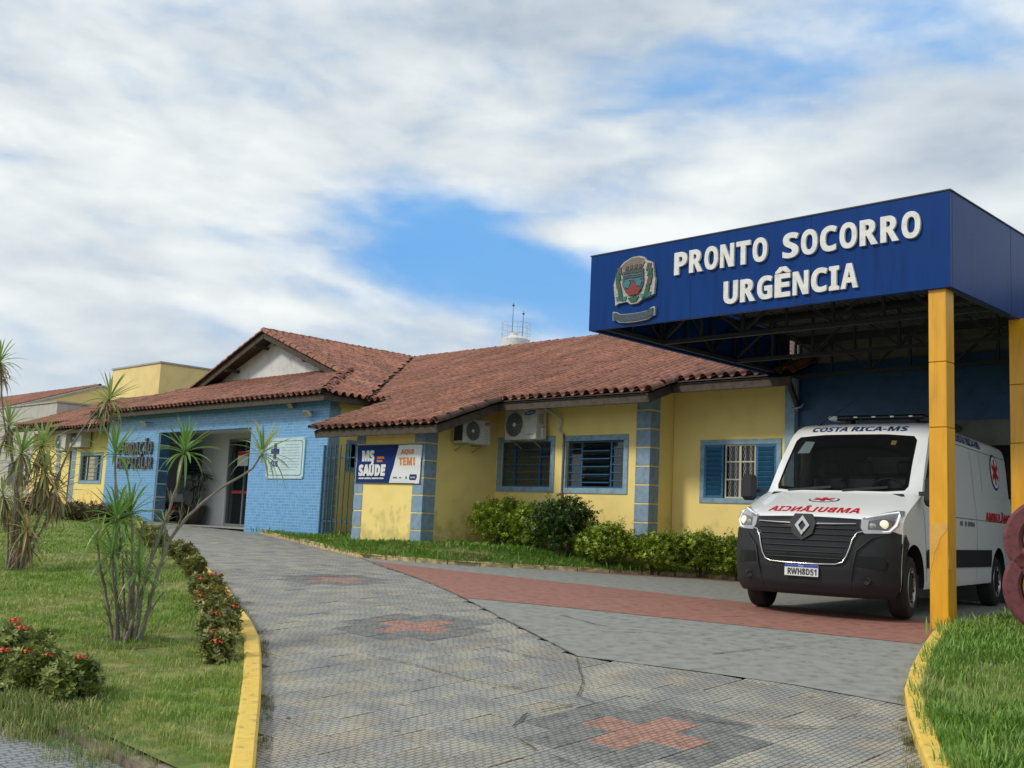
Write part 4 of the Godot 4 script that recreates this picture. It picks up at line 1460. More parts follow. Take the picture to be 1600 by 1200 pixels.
func letter(host: Node3D, s: String, x: float, y: float, w: float, h: float, z: float, depth: float, m: Material, fat := 0.0) -> void:
	# one raised letter: baseline y (accents rise above, cedilla falls below), capital height h, width w
	var plain := s
	for c in ["ÇC", "ÃA", "ÊE", "ÂA"]:
		if s == c[0]: plain = c[1]
	var base := 1e9
	var top := -1e9
	for p in glyph_loops("E")[0]:
		base = minf(base, p.y); top = maxf(top, p.y)
	var lo := 1e9
	var hi := -1e9
	for l in glyph_loops(plain):
		for p in l:
			lo = minf(lo, p.x); hi = maxf(hi, p.x)
	var k := h / (top - base)
	var kx := w / (hi - lo)
	if plain == "I":
		kx = k * 0.9
	var solid := []
	var holes := []
	var loops := glyph_loops(s)
	loops.sort_custom(func(a, c): return absf(area(a)) > absf(area(c)))
	var sign0 := signf(area(loops[0]))
	for l in loops:
		var q := PackedVector2Array()
		for p in l:
			q.append(Vector2((p.x - (lo + hi) * 0.5) * kx, (p.y - base) * k))
		var is_hole := signf(area(q)) != sign0
		if area(q) < 0.0:
			q.reverse()
		for r in (Geometry2D.offset_polygon(q, (-fat if is_hole else fat), Geometry2D.JOIN_MITER) if fat > 0.0 else [q]):
			(holes if is_hole else solid).append(r)
	var b := MB.new()
	var o := Vector3(x, y, z + 0.004)
	for l in solid + holes:
		var out := 1.0 if l in solid else -1.0
		for i in l.size():
			var p: Vector2 = l[i]
			var q: Vector2 = l[(i + 1) % l.size()]
			b.quad(o + Vector3(p.x, p.y, 0), o + Vector3(q.x, q.y, 0), o + Vector3(q.x, q.y, depth), o + Vector3(p.x, p.y, depth), Vector3(q.y - p.y, p.x - q.x, 0) * out)
	for l in solid:
		var pieces := [l]
		for hl in holes:
			var cx := 0.0
			for p in hl:
				cx += p.x / hl.size()
			var nextp := []
			for piece in pieces:
				for half in [[-9.0, cx], [cx, 9.0]]:
					for c in Geometry2D.intersect_polygons(piece, PackedVector2Array([Vector2(half[0], -9), Vector2(half[1], -9), Vector2(half[1], 9), Vector2(half[0], 9)])):
						nextp.append_array(Geometry2D.clip_polygons(c, hl))
			pieces = nextp
		for piece in pieces:
			var idx := Geometry2D.triangulate_polygon(piece)
			for i in range(0, idx.size(), 3):
				for zz in [[depth, 1.0], [0.0, -1.0]]:
					b.tri(o + Vector3(piece[idx[i]].x, piece[idx[i]].y, zz[0]), o + Vector3(piece[idx[i + 1]].x, piece[idx[i + 1]].y, zz[0]), o + Vector3(piece[idx[i + 2]].x, piece[idx[i + 2]].y, zz[0]), Vector3(0, 0, zz[1]))
	wpart("letter", b, m, host)

# ------------------------------------------------------------------ canopy over the emergency entrance
func make_canopy() -> void:
	var c := thing("emergency_canopy", Vector3(-7.3, 0.0, -14.6), "blue panelled ambulance canopy on yellow pillars", "canopy")
	var b: MB
	var y0 := 3.735
	var y1 := 4.845
	var xl := -9.97
	var xr := -4.695
	var zf := -11.60
	for e in [[xl, -8.19], [-8.19, -6.41], [-6.41, xr]]:
		b = MB.new()
		b.box(Vector3((e[0] + e[1]) / 2, (y0 + y1) / 2, zf - 0.03), Vector3(e[1] - e[0] - 0.002, y1 - y0, 0.06), Basis.IDENTITY, 0.0015)
		wpart("front_panel", b, M.panel_blue, c)
	for e in [[-11.66, -13.45], [-13.45, -15.3], [-15.3, -17.2]]:
		b = MB.new()
		b.box(Vector3(xr - 0.03, (y0 + y1) / 2, (e[0] + e[1]) / 2), Vector3(0.06, y1 - y0, e[0] - e[1] - 0.008), Basis.IDENTITY, 0.002)
		wpart("side_panel", b, M.panel_blue, c)
		b = MB.new()
		b.box(Vector3(xl + 0.03, (y0 + y1) / 2, (e[0] + e[1]) / 2), Vector3(0.06, y1 - y0, e[0] - e[1] - 0.008), Basis.IDENTITY, 0.002)
		wpart("side_panel", b, M.panel_blue, c)
	b = MB.new()
	for s in [[Vector3((xl + xr) / 2, y1 + 0.008, zf - 0.04), Vector3(xr - xl + 0.02, 0.016, 0.1)], [Vector3(xr - 0.04, y1 + 0.008, -14.42), Vector3(0.1, 0.016, 5.52)], [Vector3(xl + 0.04, y1 + 0.008, -14.42), Vector3(0.1, 0.016, 5.52)]]:
		b.box(s[0], s[1])
	wpart("capping", b, M.dark_steel, c)
	# ribbed metal roof sheets
	for k in 6:
		var x0 := xl + 0.1 + k * 0.86
		b = MB.new()
		for i in 8:
			var xa := x0 + i * 0.1075
			var h := [0.0, 0.035, 0.035, 0.0]
			for j in 3:
				var p: float = xa + [0.0, 0.02, 0.06, 0.08][j]
				var q: float = xa + [0.0, 0.02, 0.06, 0.08][j + 1]
				b.quad(Vector3(p, 4.66 + h[j], -11.68), Vector3(q, 4.66 + h[j + 1], -11.68), Vector3(q, 4.52 + h[j + 1], -17.5), Vector3(p, 4.52 + h[j], -17.5), Vector3.DOWN)
			b.quad(Vector3(xa + 0.08, 4.66, -11.68), Vector3(xa + 0.1075, 4.66, -11.68), Vector3(xa + 0.1075, 4.52, -17.5), Vector3(xa + 0.08, 4.52, -17.5), Vector3.DOWN)
		wpart("roof_sheet", b, M.sheet_metal, c)
	for k in 7:
		b = MB.new()
		var z := -11.9 - k * 0.9
		b.box(Vector3((xl + xr) / 2, 4.62 - k * 0.022, z), Vector3(xr - xl - 0.14, 0.07, 0.05))
		wpart("purlin", b, M.dark_steel, c)
	# trusses
	for z in [-13.25, -15.3, -17.3]:
		truss(c, Vector3(xl + 0.12, 3.80, z), Vector3(xr - 0.12, 3.80, z), 0.62, 7)
	for x in [xl + 0.12, xr - 0.14]:
		truss(c, Vector3(x, 3.80, -11.75), Vector3(x, 3.80, -17.45), 0.68, 8)
	# pillars clad in yellow panels
	for p in [[-4.87, -11.76, "yellow clad corner pillar with peeling film near its foot"], [-4.74, -13.86, "yellow clad rear pillar"]]:
		var first := true
		var pil: MeshInstance3D
		for e in [[-0.1, 2.17, 0.204], [2.17, 2.905, 0.20], [2.905, 3.74, 0.20]]:
			b = MB.new()
			b.box(Vector3(p[0], (e[0] + e[1]) / 2, p[1]), Vector3(e[2], e[1] - e[0] - 0.006, e[2] + 0.02), Basis.IDENTITY, 0.006)
			if first:
				pil = wpart("pillar", b, M.panel_yellow, c, p[2])
			else:
				wpart("cladding", b, M.panel_yellow, pil)
			first = false
		b = MB.new()
		b.box(Vector3(p[0], 1.8, p[1]), Vector3(0.17, 3.7, 0.18))
		wpart("core", b, M.dark_steel, pil)
		if p[0] < -4.8:
			b = MB.new()
			b.prism(poly([[-0.098, 0.55], [-0.075, 0.66], [-0.06, 0.70], [-0.05, 0.78], [-0.02, 0.84], [0.02, 0.95], [0.075, 1.02], [0.098, 1.05], [0.098, 1.12], [0.03, 1.12], [-0.098, 1.10]]), 0.003, Transform3D(Basis(), Vector3(p[0], 0, p[1] + 0.113)))
			wpart("peeling_film", b, M.film_peel, pil)
			b = MB.new()
			b.prism(poly([[0.0, 0.62], [0.09, 0.60], [0.10, 1.06], [0.02, 1.04], [0.03, 0.85], [0.0, 0.7]]), 0.003, Transform3D(Basis(Vector3(0, 0, -1), Vector3.UP, Vector3(1, 0, 0)), Vector3(p[0] + 0.103, 0, p[1] + 0.11)))
			wpart("peeling_film", b, M.film_peel, pil)
	# bracket on the wall
	b = MB.new()
	b.box(Vector3(-9.93, 3.62, -17.48), Vector3(0.07, 0.85, 0.07))
	wpart("wall_post", b, M.pale_steel, c)
	b = MB.new()
	b.beam(Vector3(-9.86, 3.86, -16.95), Vector3(-9.88, 3.26, -17.44), 0.07, 0.09)
	wpart("brace", b, M.dark_steel, c)
	b = MB.new()
	b.tube([Vector3(-9.98, 3.24, -17.42), Vector3(-9.9, 3.22, -17.36), Vector3(-9.78, 3.24, -17.38), Vector3(-9.76, 3.31, -17.44)], [0.018, 0.018, 0.018, 0.018], 6)
	wpart("hook", b, M.pale_steel, c)
	# wall behind the canopy
	var w := thing("emergency_wall", Vector3(-6.0, 0.0, -17.6), "dark blue painted wall behind the ambulance under the canopy", "wall")
	b = MB.new()
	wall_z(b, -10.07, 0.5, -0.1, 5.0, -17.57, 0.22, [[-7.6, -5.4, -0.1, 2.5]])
	wpart("wall", b, M.dark_grey_wall, w)
	b = MB.new()
	b.box(Vector3(-4.78, 3.48, -17.565), Vector3(10.5, 1.12, 0.02))
	wpart("painted_band", b, M.navy_paint, w)
	b = MB.new()
	b.box(Vector3(-4.78, 4.24, -17.52), Vector3(10.5, 0.36, 0.12))
	wpart("beam", b, M.dark_grey_wall, w)
	b = MB.new()
	b.box(Vector3(-10.03, 2.0, -17.50), Vector3(0.20, 4.05, 0.16), Basis.IDENTITY, 0.006)
	wpart("pilaster", b, M.surround_blue, w)
	b = MB.new()
	wall_z(b, -9.0, -4.0, -0.1, 3.0, -19.5, 0.1)
	wpart("inner_wall", b, M.interior, w)
	# raised lettering on the fascia
	var sg := thing("emergency_lettering", Vector3(-6.8, 3.8, zf), "large raised white letters reading PRONTO SOCORRO URGÊNCIA on the blue fascia", "sign")
	for row in [["PRONTO", 4.352, -8.46, -6.985, 0.315], ["SOCORRO", 4.346, -6.80, -5.0, 0.315], ["URGÊNCIA", 3.855, -7.66, -5.76, 0.30]]:
		var s: String = row[0]
		var units := 0.0
		for ch in s:
			units += 0.55 if ch == "I" else 1.0
		var u: float = (row[3] - row[2]) / units
		var x: float = row[2]
		for ch in s:
			var wd := u * (0.55 if ch == "I" else 1.0)
			letter(sg, ch, x + wd / 2, row[1] + 0.008, u * 0.80, row[4] - 0.016, zf, 0.036, M.letter_white, 0.007)
			x += wd
	crest(zf)

func truss(c: Node3D, a: Vector3, d: Vector3, h: float, n: int) -> void:
	var b := MB.new()
	b.beam(a, d, 0.07, 0.06)
	var t := wpart("truss", b, M.dark_steel, c)
	b = MB.new()
	b.beam(a + Vector3.UP * h, d + Vector3.UP * h, 0.07, 0.06)
	wpart("top_chord", b, M.dark_steel, t)
	for k in n + 1:
		var p := a.lerp(d, float(k) / n)
		b = MB.new()
		b.beam(p + Vector3.UP * 0.031, p + Vector3.UP * (h - 0.031), 0.04, 0.04)
		wpart("strut", b, M.dark_steel, t)
		if k < n:
			var q := a.lerp(d, float(k + 1) / n)
			var up := k % 2 == 0
			b = MB.new()
			b.beam((p if up else p + Vector3.UP * h) + Vector3(0, 0.03 if up else -0.03, 0), (q + Vector3.UP * h if up else q) + Vector3(0, -0.03 if up else 0.03, 0), 0.035, 0.035)
			wpart("diagonal", b, M.dark_steel, t)

func crest(z: float) -> void:
	var c := thing("coat_of_arms", Vector3(-9.12, 3.8, z), "weathered coloured coat of arms with ribbon at the left end of the fascia", "emblem")
	var xf := Transform3D(Basis(), Vector3(-9.12, 4.37, z))
	var add := func(called: String, pts: Array, d0: float, d1: float, m: Material) -> void:
		var b := MB.new()
		b.prism(poly(pts), d1 - d0, Transform3D(Basis(), xf.origin + Vector3(0, 0, d0)))
		wpart(called, b, m, c)
	for s in [["crest_brown", 0.13, 0.085, 0.07], ["crest_green", 0.02, 0.13, 0.06], ["crest_cyan", 0.03, 0.24, 0.30], ["crest_red", 0.30, 0.03, 0.03], ["crest_slate", 0.05, 0.09, 0.12], ["crest_stone", 0.24, 0.20, 0.17], ["crest_rim", 0.55, 0.55, 0.52]]:
		if not M.has(s[0]):
			var m := mat(s[0], s[1], s[2], s[3], 0.6)
			blotch(m, 70, 4.0, 0.55, 1.0)
	add.call("backing", [[-0.27, 0.22], [-0.20, 0.29], [-0.05, 0.345], [0.08, 0.345], [0.17, 0.315], [0.20, 0.27], [0.28, 0.24], [0.32, 0.22], [0.35, 0.02], [0.37, -0.02], [0.35, -0.23], [0.25, -0.27], [0.15, -0.28], [0.06, -0.335], [-0.06, -0.335], [-0.12, -0.29], [-0.28, -0.30], [-0.33, -0.33], [-0.34, -0.22], [-0.36, -0.12], [-0.37, -0.02], [-0.33, 0.12], [-0.30, 0.17]], 0.004, 0.045, M.crest_rim)
	add.call("crown", [[-0.24, 0.215], [-0.17, 0.275], [-0.04, 0.325], [0.08, 0.325], [0.16, 0.295], [0.18, 0.24], [0.14, 0.16], [-0.16, 0.16]], 0.045, 0.058, M.crest_stone)
	for k in 4:
		add.call("battlement", [[-0.15 + k * 0.08, 0.17], [-0.15 + k * 0.08 + 0.05, 0.17], [-0.15 + k * 0.08 + 0.05, 0.22], [-0.15 + k * 0.08, 0.22]], 0.058, 0.066, M.crest_brown)
	add.call("shield", [[-0.19, 0.15], [0.17, 0.15], [0.18, -0.05], [0.13, -0.17], [0.0, -0.235], [-0.13, -0.17], [-0.20, -0.05]], 0.045, 0.062, M.crest_slate)
	for k in 4:
		add.call("wave", [[-0.17, 0.12 - k * 0.035], [-0.06, 0.13 - k * 0.035], [0.04, 0.118 - k * 0.035], [0.15, 0.128 - k * 0.035], [0.15, 0.114 - k * 0.035], [0.04, 0.104 - k * 0.035], [-0.06, 0.116 - k * 0.035], [-0.17, 0.106 - k * 0.035]], 0.062, 0.068, M.crest_cyan if k % 2 else M.crest_brown)
	add.call("left_figure", [[-0.18, -0.02], [-0.10, 0.02], [-0.05, -0.02], [-0.08, -0.10], [-0.16, -0.09]], 0.062, 0.070, M.crest_cyan)
	add.call("right_figure", [[0.03, 0.0], [0.09, 0.02], [0.15, -0.03], [0.13, -0.10], [0.06, -0.08]], 0.062, 0.070, M.crest_cyan)
	add.call("red_mound", [[-0.14, -0.15], [-0.08, -0.11], [-0.02, -0.03], [0.02, -0.03], [0.08, -0.10], [0.14, -0.14], [0.08, -0.21], [-0.08, -0.21]], 0.062, 0.074, M.crest_red)
	for s in [-1.0, 1.0]:
		for k in 6:
			var y := 0.16 - k * 0.075
			var x := 0.245 + 0.03 * sin(k * 0.9)
			add.call("leaf", [[s * (x - 0.035), y - 0.05], [s * (x + 0.045), y - 0.02], [s * (x + 0.055), y + 0.05], [s * (x - 0.01), y + 0.06]] if s > 0 else [[-(x - 0.035), y - 0.05], [-(x - 0.01), y + 0.06], [-(x + 0.055), y + 0.05], [-(x + 0.045), y - 0.02]], 0.045, 0.06 + 0.004 * (k % 2), M.crest_green if k % 3 else M.crest_brown)
		add.call("sash", [[s * 0.12, -0.22], [s * 0.31, -0.20], [s * 0.30, -0.255], [s * 0.14, -0.275]] if s < 0 else [[0.12, -0.22], [0.14, -0.275], [0.30, -0.255], [0.31, -0.20]], 0.045, 0.06, M.crest_cyan)
	add.call("knot", [[-0.10, -0.24], [0.10, -0.24], [0.05, -0.31], [-0.05, -0.31]], 0.045, 0.06, M.crest_green)
	var b := MB.new()
	var rib := PackedVector2Array()
	for k in 13:
		rib.append(Vector2(-0.37 + k * 0.74 / 12, -0.44 - 0.03 * cos((k - 6) / 6.0 * PI * 0.5) + (0.03 if k < 2 or k > 10 else 0.0)))
	for k in 13:
		rib.append(Vector2(0.37 - k * 0.74 / 12, -0.565 - 0.03 * cos((6 - k) / 6.0 * PI * 0.5) + (0.03 if k < 2 or k > 10 else 0.0)))
	b.prism(rib, 0.04, Transform3D(Basis(), xf.origin + Vector3(0, 0, 0.004)))
	var r := wpart("ribbon", b, M.crest_rim, c)
	var inner := PackedVector2Array()
	for p in rib:
		inner.append(Vector2(p.x * 0.95, lerpf(-0.515, p.y, 0.80)))
	b = MB.new()
	b.prism(inner, 0.012, Transform3D(Basis(), xf.origin + Vector3(0, 0, 0.045)))
	wpart("ribbon_face", b, M.crest_slate, r)

# ------------------------------------------------------------------ air conditioners, banner, plaque
func air_conditioner(at: Vector3, turn: float, size: Vector3, label: String, badge: int) -> void:
	# at: middle of its back, bottom; size: width, height, depth; faces +z before turning
	var t := thing("air_conditioner", at, label, "air conditioner", "outdoor air conditioning units on the walls")
	t.rotation.y = turn
	var w := size.x
	var h := size.y
	var d := size.z
	var b := MB.new()
	b.box(Vector3(0, h / 2, d / 2 + 0.06), Vector3(w, h, d), Basis.IDENTITY, 0.012)
	part("casing", b, M.unit_white, t)
	var fx := -w * 0.18
	var r := h * 0.41
	var zf := d + 0.06
	b = MB.new()
	b.lathe([Vector2(r, 0.0), Vector2(r, 0.006), Vector2(0.0, 0.006)], 36, Transform3D(Basis(Vector3.RIGHT, PI / 2), Vector3(fx, h * 0.5, zf)))
	part("fan_recess", b, M.grille_grey, t)
	b = MB.new()
	b.lathe([Vector2(r + 0.012, 0.0), Vector2(r + 0.012, 0.02), Vector2(r - 0.008, 0.022), Vector2(r - 0.008, 0.0)], 36, Transform3D(Basis(Vector3.RIGHT, PI / 2), Vector3(fx, h * 0.5, zf)))
	var g := part("fan_guard", b, M.unit_white, t)
	for k in 7:
		b = MB.new()
		var path := []
		var rad := []
		for i in 25:
			var a := TAU * i / 24
			path.append(Vector3(fx + cos(a) * r * (0.2 + k * 0.115), h * 0.5 + sin(a) * r * (0.2 + k * 0.115), zf + 0.014)); rad.append(0.0035)
		b.tube(path, rad, 4, false)
		part("guard_ring", b, M.pale_steel, g)
	for k in 12:
		var a := TAU * k / 12
		b = MB.new()
		b.beam(Vector3(fx + cos(a) * r * 0.15, h * 0.5 + sin(a) * r * 0.15, zf + 0.016), Vector3(fx + cos(a) * r, h * 0.5 + sin(a) * r, zf + 0.016), 0.005, 0.005)
		part("guard_spoke", b, M.pale_steel, g)
	b = MB.new()
	b.lathe([Vector2(r * 0.16, 0.0), Vector2(r * 0.16, 0.02), Vector2(0.0, 0.024)], 16, Transform3D(Basis(Vector3.RIGHT, PI / 2), Vector3(fx, h * 0.5, zf)))
	part("fan_hub", b, M.print_white, t)
	if badge == 1:
		b = MB.new()
		var el := []
		for k in 24:
			el.append([w * 0.30 + cos(TAU * k / 24) * w * 0.17, h * 0.87 + sin(TAU * k / 24) * h * 0.075 + cos(TAU * k / 24) * 0.018])
		b.prism(poly(el), 0.004, Transform3D(Basis(), Vector3(0, 0, zf)))
		var bd := part("badge", b, M.plate_blue, t)
		part("badge_text", text_on("SAMSUNG", w * 0.25, h * 0.06, func(u: float, v: float) -> Vector3: return Vector3(w * 0.30 + u, h * 0.87 + v + u * 0.11, zf + 0.0055)), M.print_white, bd)
		b = MB.new()
		b.box(Vector3(w * 0.33, h * 0.17, zf + 0.001), Vector3(w * 0.2, h * 0.03, 0.003))
		part("model_label", b, M.print_grey, t)
		b = MB.new()
		b.box(Vector3(w / 2 + 0.03, h * 0.22, d * 0.55), Vector3(0.06, h * 0.36, 0.13), Basis.IDENTITY, 0.008)
		part("valve_cover", b, M.unit_white, t)
		b = MB.new()
		for k in 6:
			b.box(Vector3(w / 2 + 0.002, h * 0.55 + k * 0.035, d * 0.7), Vector3(0.006, 0.012, 0.14))
		part("side_louvres", b, M.grille_grey, t)
	elif badge == 2:
		b = MB.new()
		b.box(Vector3(w * 0.36, h * 0.86, zf + 0.002), Vector3(w * 0.17, h * 0.13, 0.004))
		var bd := part("badge", b, M.print_red, t)
		part("badge_text", text_on("TCL", w * 0.12, h * 0.055, func(u: float, v: float) -> Vector3: return Vector3(w * 0.36 + u, h * 0.86 + v, zf + 0.0055)), M.print_white, bd)
		b = MB.new()
		for k in 4:
			b.box(Vector3(w * 0.37, h * (0.22 + k * 0.12), zf + 0.002), Vector3(w * 0.16, 0.008, 0.004))
		part("front_ribs", b, M.pale_steel, t)
	b = MB.new()
	b.box(Vector3(-w / 2 - 0.001, h / 2, d * 0.52 + 0.06), Vector3(0.004, h * 0.84, d * 0.74))
	for k in 14:
		b.box(Vector3(-w / 2 - 0.005, h * (0.1 + k * 0.06), d * 0.52 + 0.06), Vector3(0.006, 0.008, d * 0.74))
	part("coil", b, M.dark_steel, t)
	for s in [-0.32, 0.32]:
		b = MB.new()
		b.box(Vector3(w * s, -0.02, d * 0.5 + 0.03), Vector3(0.04, 0.03, d + 0.12))
		b.beam(Vector3(w * s, -0.16, 0.01), Vector3(w * s, -0.035, d * 0.8), 0.02, 0.02)
		part("bracket", b, M.pale_steel, t)

func make_wall_things() -> void:
	var b: MB
	air_conditioner(Vector3(-15.94, 2.70, -16.79), 0.0, Vector3(0.94, 0.66, 0.33), "larger white air conditioner with blue oval badge above the first steel window", 1)
	air_conditioner(Vector3(-17.04, 2.57, -15.78), PI / 2, Vector3(0.80, 0.53, 0.36), "smaller white air conditioner with red badge on the wall right of the banner", 2)
	air_conditioner(Vector3(-38.7, 2.95, -16.89), 0.0, Vector3(0.95, 0.66, 0.36), "white air conditioner above the barred window left of the tiled entrance", 0)
	air_conditioner(Vector3(-42.2, 2.95, -17.79), 0.0, Vector3(0.95, 0.66, 0.36), "farthest white air conditioner, at the far left behind the spiky plant", 0)
	# pipe from the larger unit
	var pipe := thing("refrigerant_pipe", Vector3(-14.98, 0.5, -16.75), "insulated pipe looping from the larger air conditioner down the wall", "pipe")
	b = MB.new()
	var pts := [Vector3(-15.75, 3.40, -16.6), Vector3(-15.5, 3.42, -16.55), Vector3(-15.25, 3.30, -16.6), Vector3(-15.05, 3.14, -16.72), Vector3(-15.09, 3.02, -16.74), Vector3(-15.12, 2.90, -16.75), Vector3(-15.0, 2.82, -16.76), Vector3(-14.98, 2.7, -16.765), Vector3(-14.99, 1.9, -16.765), Vector3(-15.0, 0.42, -16.765)]
	b.tube(pts.slice(0, 7), [0.03, 0.03, 0.03, 0.03, 0.028, 0.026, 0.024], 8)
	wpart("loop", b, M.unit_white, pipe)
	b = MB.new()
	b.tube(pts.slice(6), [0.024, 0.024, 0.024, 0.024], 8)
	wpart("riser", b, M.crest_stone, pipe)
	# banner
	var bn := thing("health_banner", Vector3(-18.25, 1.65, -14.66), "navy and white vinyl banner with orange and white lettering on the yellow wall", "banner")
	var zb := -14.655
	var fold := func(x: float, y: float) -> Vector3: return Vector3(x, y, zb + 0.008 * sin(x * 5.0 + y * 3.0) + 0.006 * sin(y * 14.0 + x * 2.0))
	b = MB.new()
	b.patch(poly([[-19.34, 1.655], [-18.15, 1.645], [-17.89, 2.475], [-19.34, 2.49]]), Vector2(0.09, 0.09), fold)
	wpart("navy_field", b, M.banner_navy, bn)
	b = MB.new()
	b.patch(poly([[-18.15, 1.645], [-17.13, 1.645], [-17.11, 2.48], [-17.89, 2.475]]), Vector2(0.09, 0.09), fold)
	wpart("white_field", b, M.print_white, bn)
	b = MB.new()
	for e in [[-19.34, 2.49, -17.11, 2.48], [-19.34, 1.655, -17.13, 1.645]]:
		b.tube([Vector3(e[0] - 0.03, e[1], zb), Vector3(e[2] + 0.03, e[3], zb)], [0.009, 0.009], 6)
	wpart("batten", b, M.letter_edge, bn)
	for e in [["MS", -18.93, 2.25, 0.46, 0.25, "print_white", "lettering"], ["SAÚDE", -18.77, 1.965, 0.96, 0.33, "print_white", "lettering"], ["COSTA", -18.48, 2.205, 0.26, 0.05, "print_orange", "small_lettering"], ["RICA", -18.51, 2.135, 0.2, 0.05, "print_orange", "small_lettering"], ["MAIS SAÚDE, MENOS FILA", -18.78, 1.755, 0.92, 0.045, "print_white", "small_lettering"], ["AQUI", -17.58, 2.315, 0.44, 0.13, "print_orange", "lettering"], ["TEM", -17.63, 2.12, 0.46, 0.17, "print_orange", "lettering"], ["!", -17.33, 2.12, 0.06, 0.17, "print_orange", "lettering"]]:
		wpart(e[6], text_on(e[0], e[3], e[4], func(u: float, v: float) -> Vector3: return fold.call(e[1] + u, e[2] + v) + Vector3(0, 0, 0.006), false, 0.016 if e[0] in ["MS", "SAÚDE"] else 0.005), M[e[5]], bn)
	for e in [[-17.95, 1.77, 0.13, 0.03], [-17.78, 1.77, 0.07, 0.025], [-17.58, 1.77, 0.05, 0.05]]:
		b = MB.new()
		b.patch(poly([[e[0] - e[2] / 2, e[1] - e[3] / 2], [e[0] + e[2] / 2, e[1] - e[3] / 2], [e[0] + e[2] / 2, e[1] + e[3] / 2], [e[0] - e[2] / 2, e[1] + e[3] / 2]]), Vector2(0.09, 0.09), func(x: float, y: float) -> Vector3: return fold.call(x, y) + Vector3(0, 0, 0.005))
		wpart("small_logo", b, M.print_grey, bn)
	b = MB.new()
	b.patch(poly([[-17.45, 1.72], [-17.26, 1.72], [-17.22, 1.77], [-17.23, 1.84], [-17.46, 1.84], [-17.48, 1.77]]), Vector2(0.09, 0.09), func(x: float, y: float) -> Vector3: return fold.call(x, y) + Vector3(0, 0, 0.005))
	wpart("small_logo", b, M.banner_navy, bn)
	wpart("small_lettering", text_on("SAÚDE", 0.17, 0.045, func(u: float, v: float) -> Vector3: return fold.call(-17.35 + u, 1.78 + v) + Vector3(0, 0, 0.009)), M.print_white, bn)
	# health service plaque
	var pq := thing("health_plaque", Vector3(-24.44, 1.82, -16.14), "pale framed plaque with a blue cross and rows of small print on the blue tiles", "sign")
	b = MB.new()
	var rc := func(x0: float, x1: float, y0: float, y1: float, r: float) -> PackedVector2Array:
		var a := PackedVector2Array()
		for q in [[x1 - r, y0 + r, -PI / 2], [x1 - r, y1 - r, 0.0], [x0 + r, y1 - r, PI / 2], [x0 + r, y0 + r, PI]]:
			for k in 4:
				a.append(Vector2(q[0] + cos(q[2] + k * PI / 6) * r, q[1] + sin(q[2] + k * PI / 6) * r))
		return a
	var zp := -16.145
	b.prism(rc.call(-25.33, -23.56, 1.82, 2.92, 0.06), 0.03, Transform3D(Basis(), Vector3(0, 0, zp)))
	wpart("panel", b, M.plaque, pq)
	b = MB.new()
	b.prism(rc.call(-25.25, -23.64, 1.90, 2.84, 0.09), 0.003, Transform3D(Basis(), Vector3(0, 0, zp + 0.03)))
	var rim := wpart("border", b, M.print_grey, pq)
	b = MB.new()
	b.prism(rc.call(-25.23, -23.66, 1.92, 2.82, 0.08), 0.004, Transform3D(Basis(), Vector3(0, 0, zp + 0.032)))
	wpart("face", b, M.plaque, rim)
	b = MB.new()
	var cx := -24.93
	for e in [[0.0, 0.145, 0.14, 0.15], [0.0, -0.145, 0.14, 0.15], [0.0, 0.0, 0.40, 0.14]]:
		b.box(Vector3(cx + e[0], 2.56 + e[1], zp + 0.038), Vector3(e[2], e[3], 0.006))
	wpart("cross", b, M.print_navy, pq)
	wpart("lettering", text_on("SUS", 0.34, 0.17, func(u: float, v: float) -> Vector3: return Vector3(cx + u, 2.22 + v, zp + 0.039), false, 0.008), M.print_navy, pq)
	b = MB.new()
	var rng := RandomNumberGenerator.new()
	rng.seed = 19
	for e in [[2.13, 0.17], [2.07, 0.12], [2.01, 0.2]]:
		b.box(Vector3(-25.15 + e[1] / 2, e[0], zp + 0.038), Vector3(e[1], 0.022, 0.003))
	for k in 10:
		var x := -24.60 + (0.12 if k == 0 else 0.0)
		var stop := -23.76 - (0.1 if k == 9 else 0.0)
		while x < stop - 0.03:
			var l := minf(rng.randf_range(0.03, 0.15), stop - x)
			b.box(Vector3(x + l / 2, 2.73 - k * 0.075, zp + 0.038), Vector3(l, 0.018, 0.003))
			x += l + 0.022
	wpart("small_print", b, M.fine_print, pq)
	b = MB.new()
	for sx in [-25.29, -23.6]:
		for sy in [1.86, 2.88]:
			b.lathe([Vector2(0.02, 0), Vector2(0.016, 0.012), Vector2(0, 0.014)], 10, Transform3D(Basis(Vector3.RIGHT, PI / 2), Vector3(sx, sy, zp + 0.03)))
	wpart("screws", b, M.silver, pq)
	# display rack and potted palm in the lobby
	var rk := thing("display_rack", Vector3(-33.9, 0.4, -17.7), "white shelf rack with a sloping top in the lobby", "rack")
	b = MB.new()
	for sx in [-34.45, -33.95, -33.2]:
		for sz in [-17.5, -17.95]:
			b.box(Vector3(sx, 0.78, sz), Vector3(0.035, 0.76, 0.035))
	for y in [0.43, 0.80, 1.13]:
		b.box(Vector3(-33.825, y, -17.72), Vector3(1.3, 0.03, 0.5))
	wpart("frame", b, M.rack_white, rk)
	b = MB.new()
	b.prism(poly([[-34.5, 1.15], [-33.15, 1.15], [-33.32, 1.38], [-34.25, 1.38]]), 0.55, Transform3D(Basis(), Vector3(0, 0, -18.0)))
	wpart("top", b, M.rack_white, rk)
	for k in 6:
		b = MB.new()
		b.box(Vector3(-33.72 + (k % 2) * 0.36, [0.57, 0.57, 0.92, 0.92, 0.92, 0.57][k], -17.66 - 0.1 * (k / 4)), Vector3(0.3, 0.2, 0.25), Basis.IDENTITY, 0.01)
		wpart("basket", b, [M.print_grey, M.black_plastic, M.print_grey, M.print_red, M.black_plastic, M.print_grey][k], rk)
	var pt := thing("potted_palm", Vector3(-31.95, 0.4, -17.75), "dark potted palm against the lobby wall", "plant")
	b = MB.new()
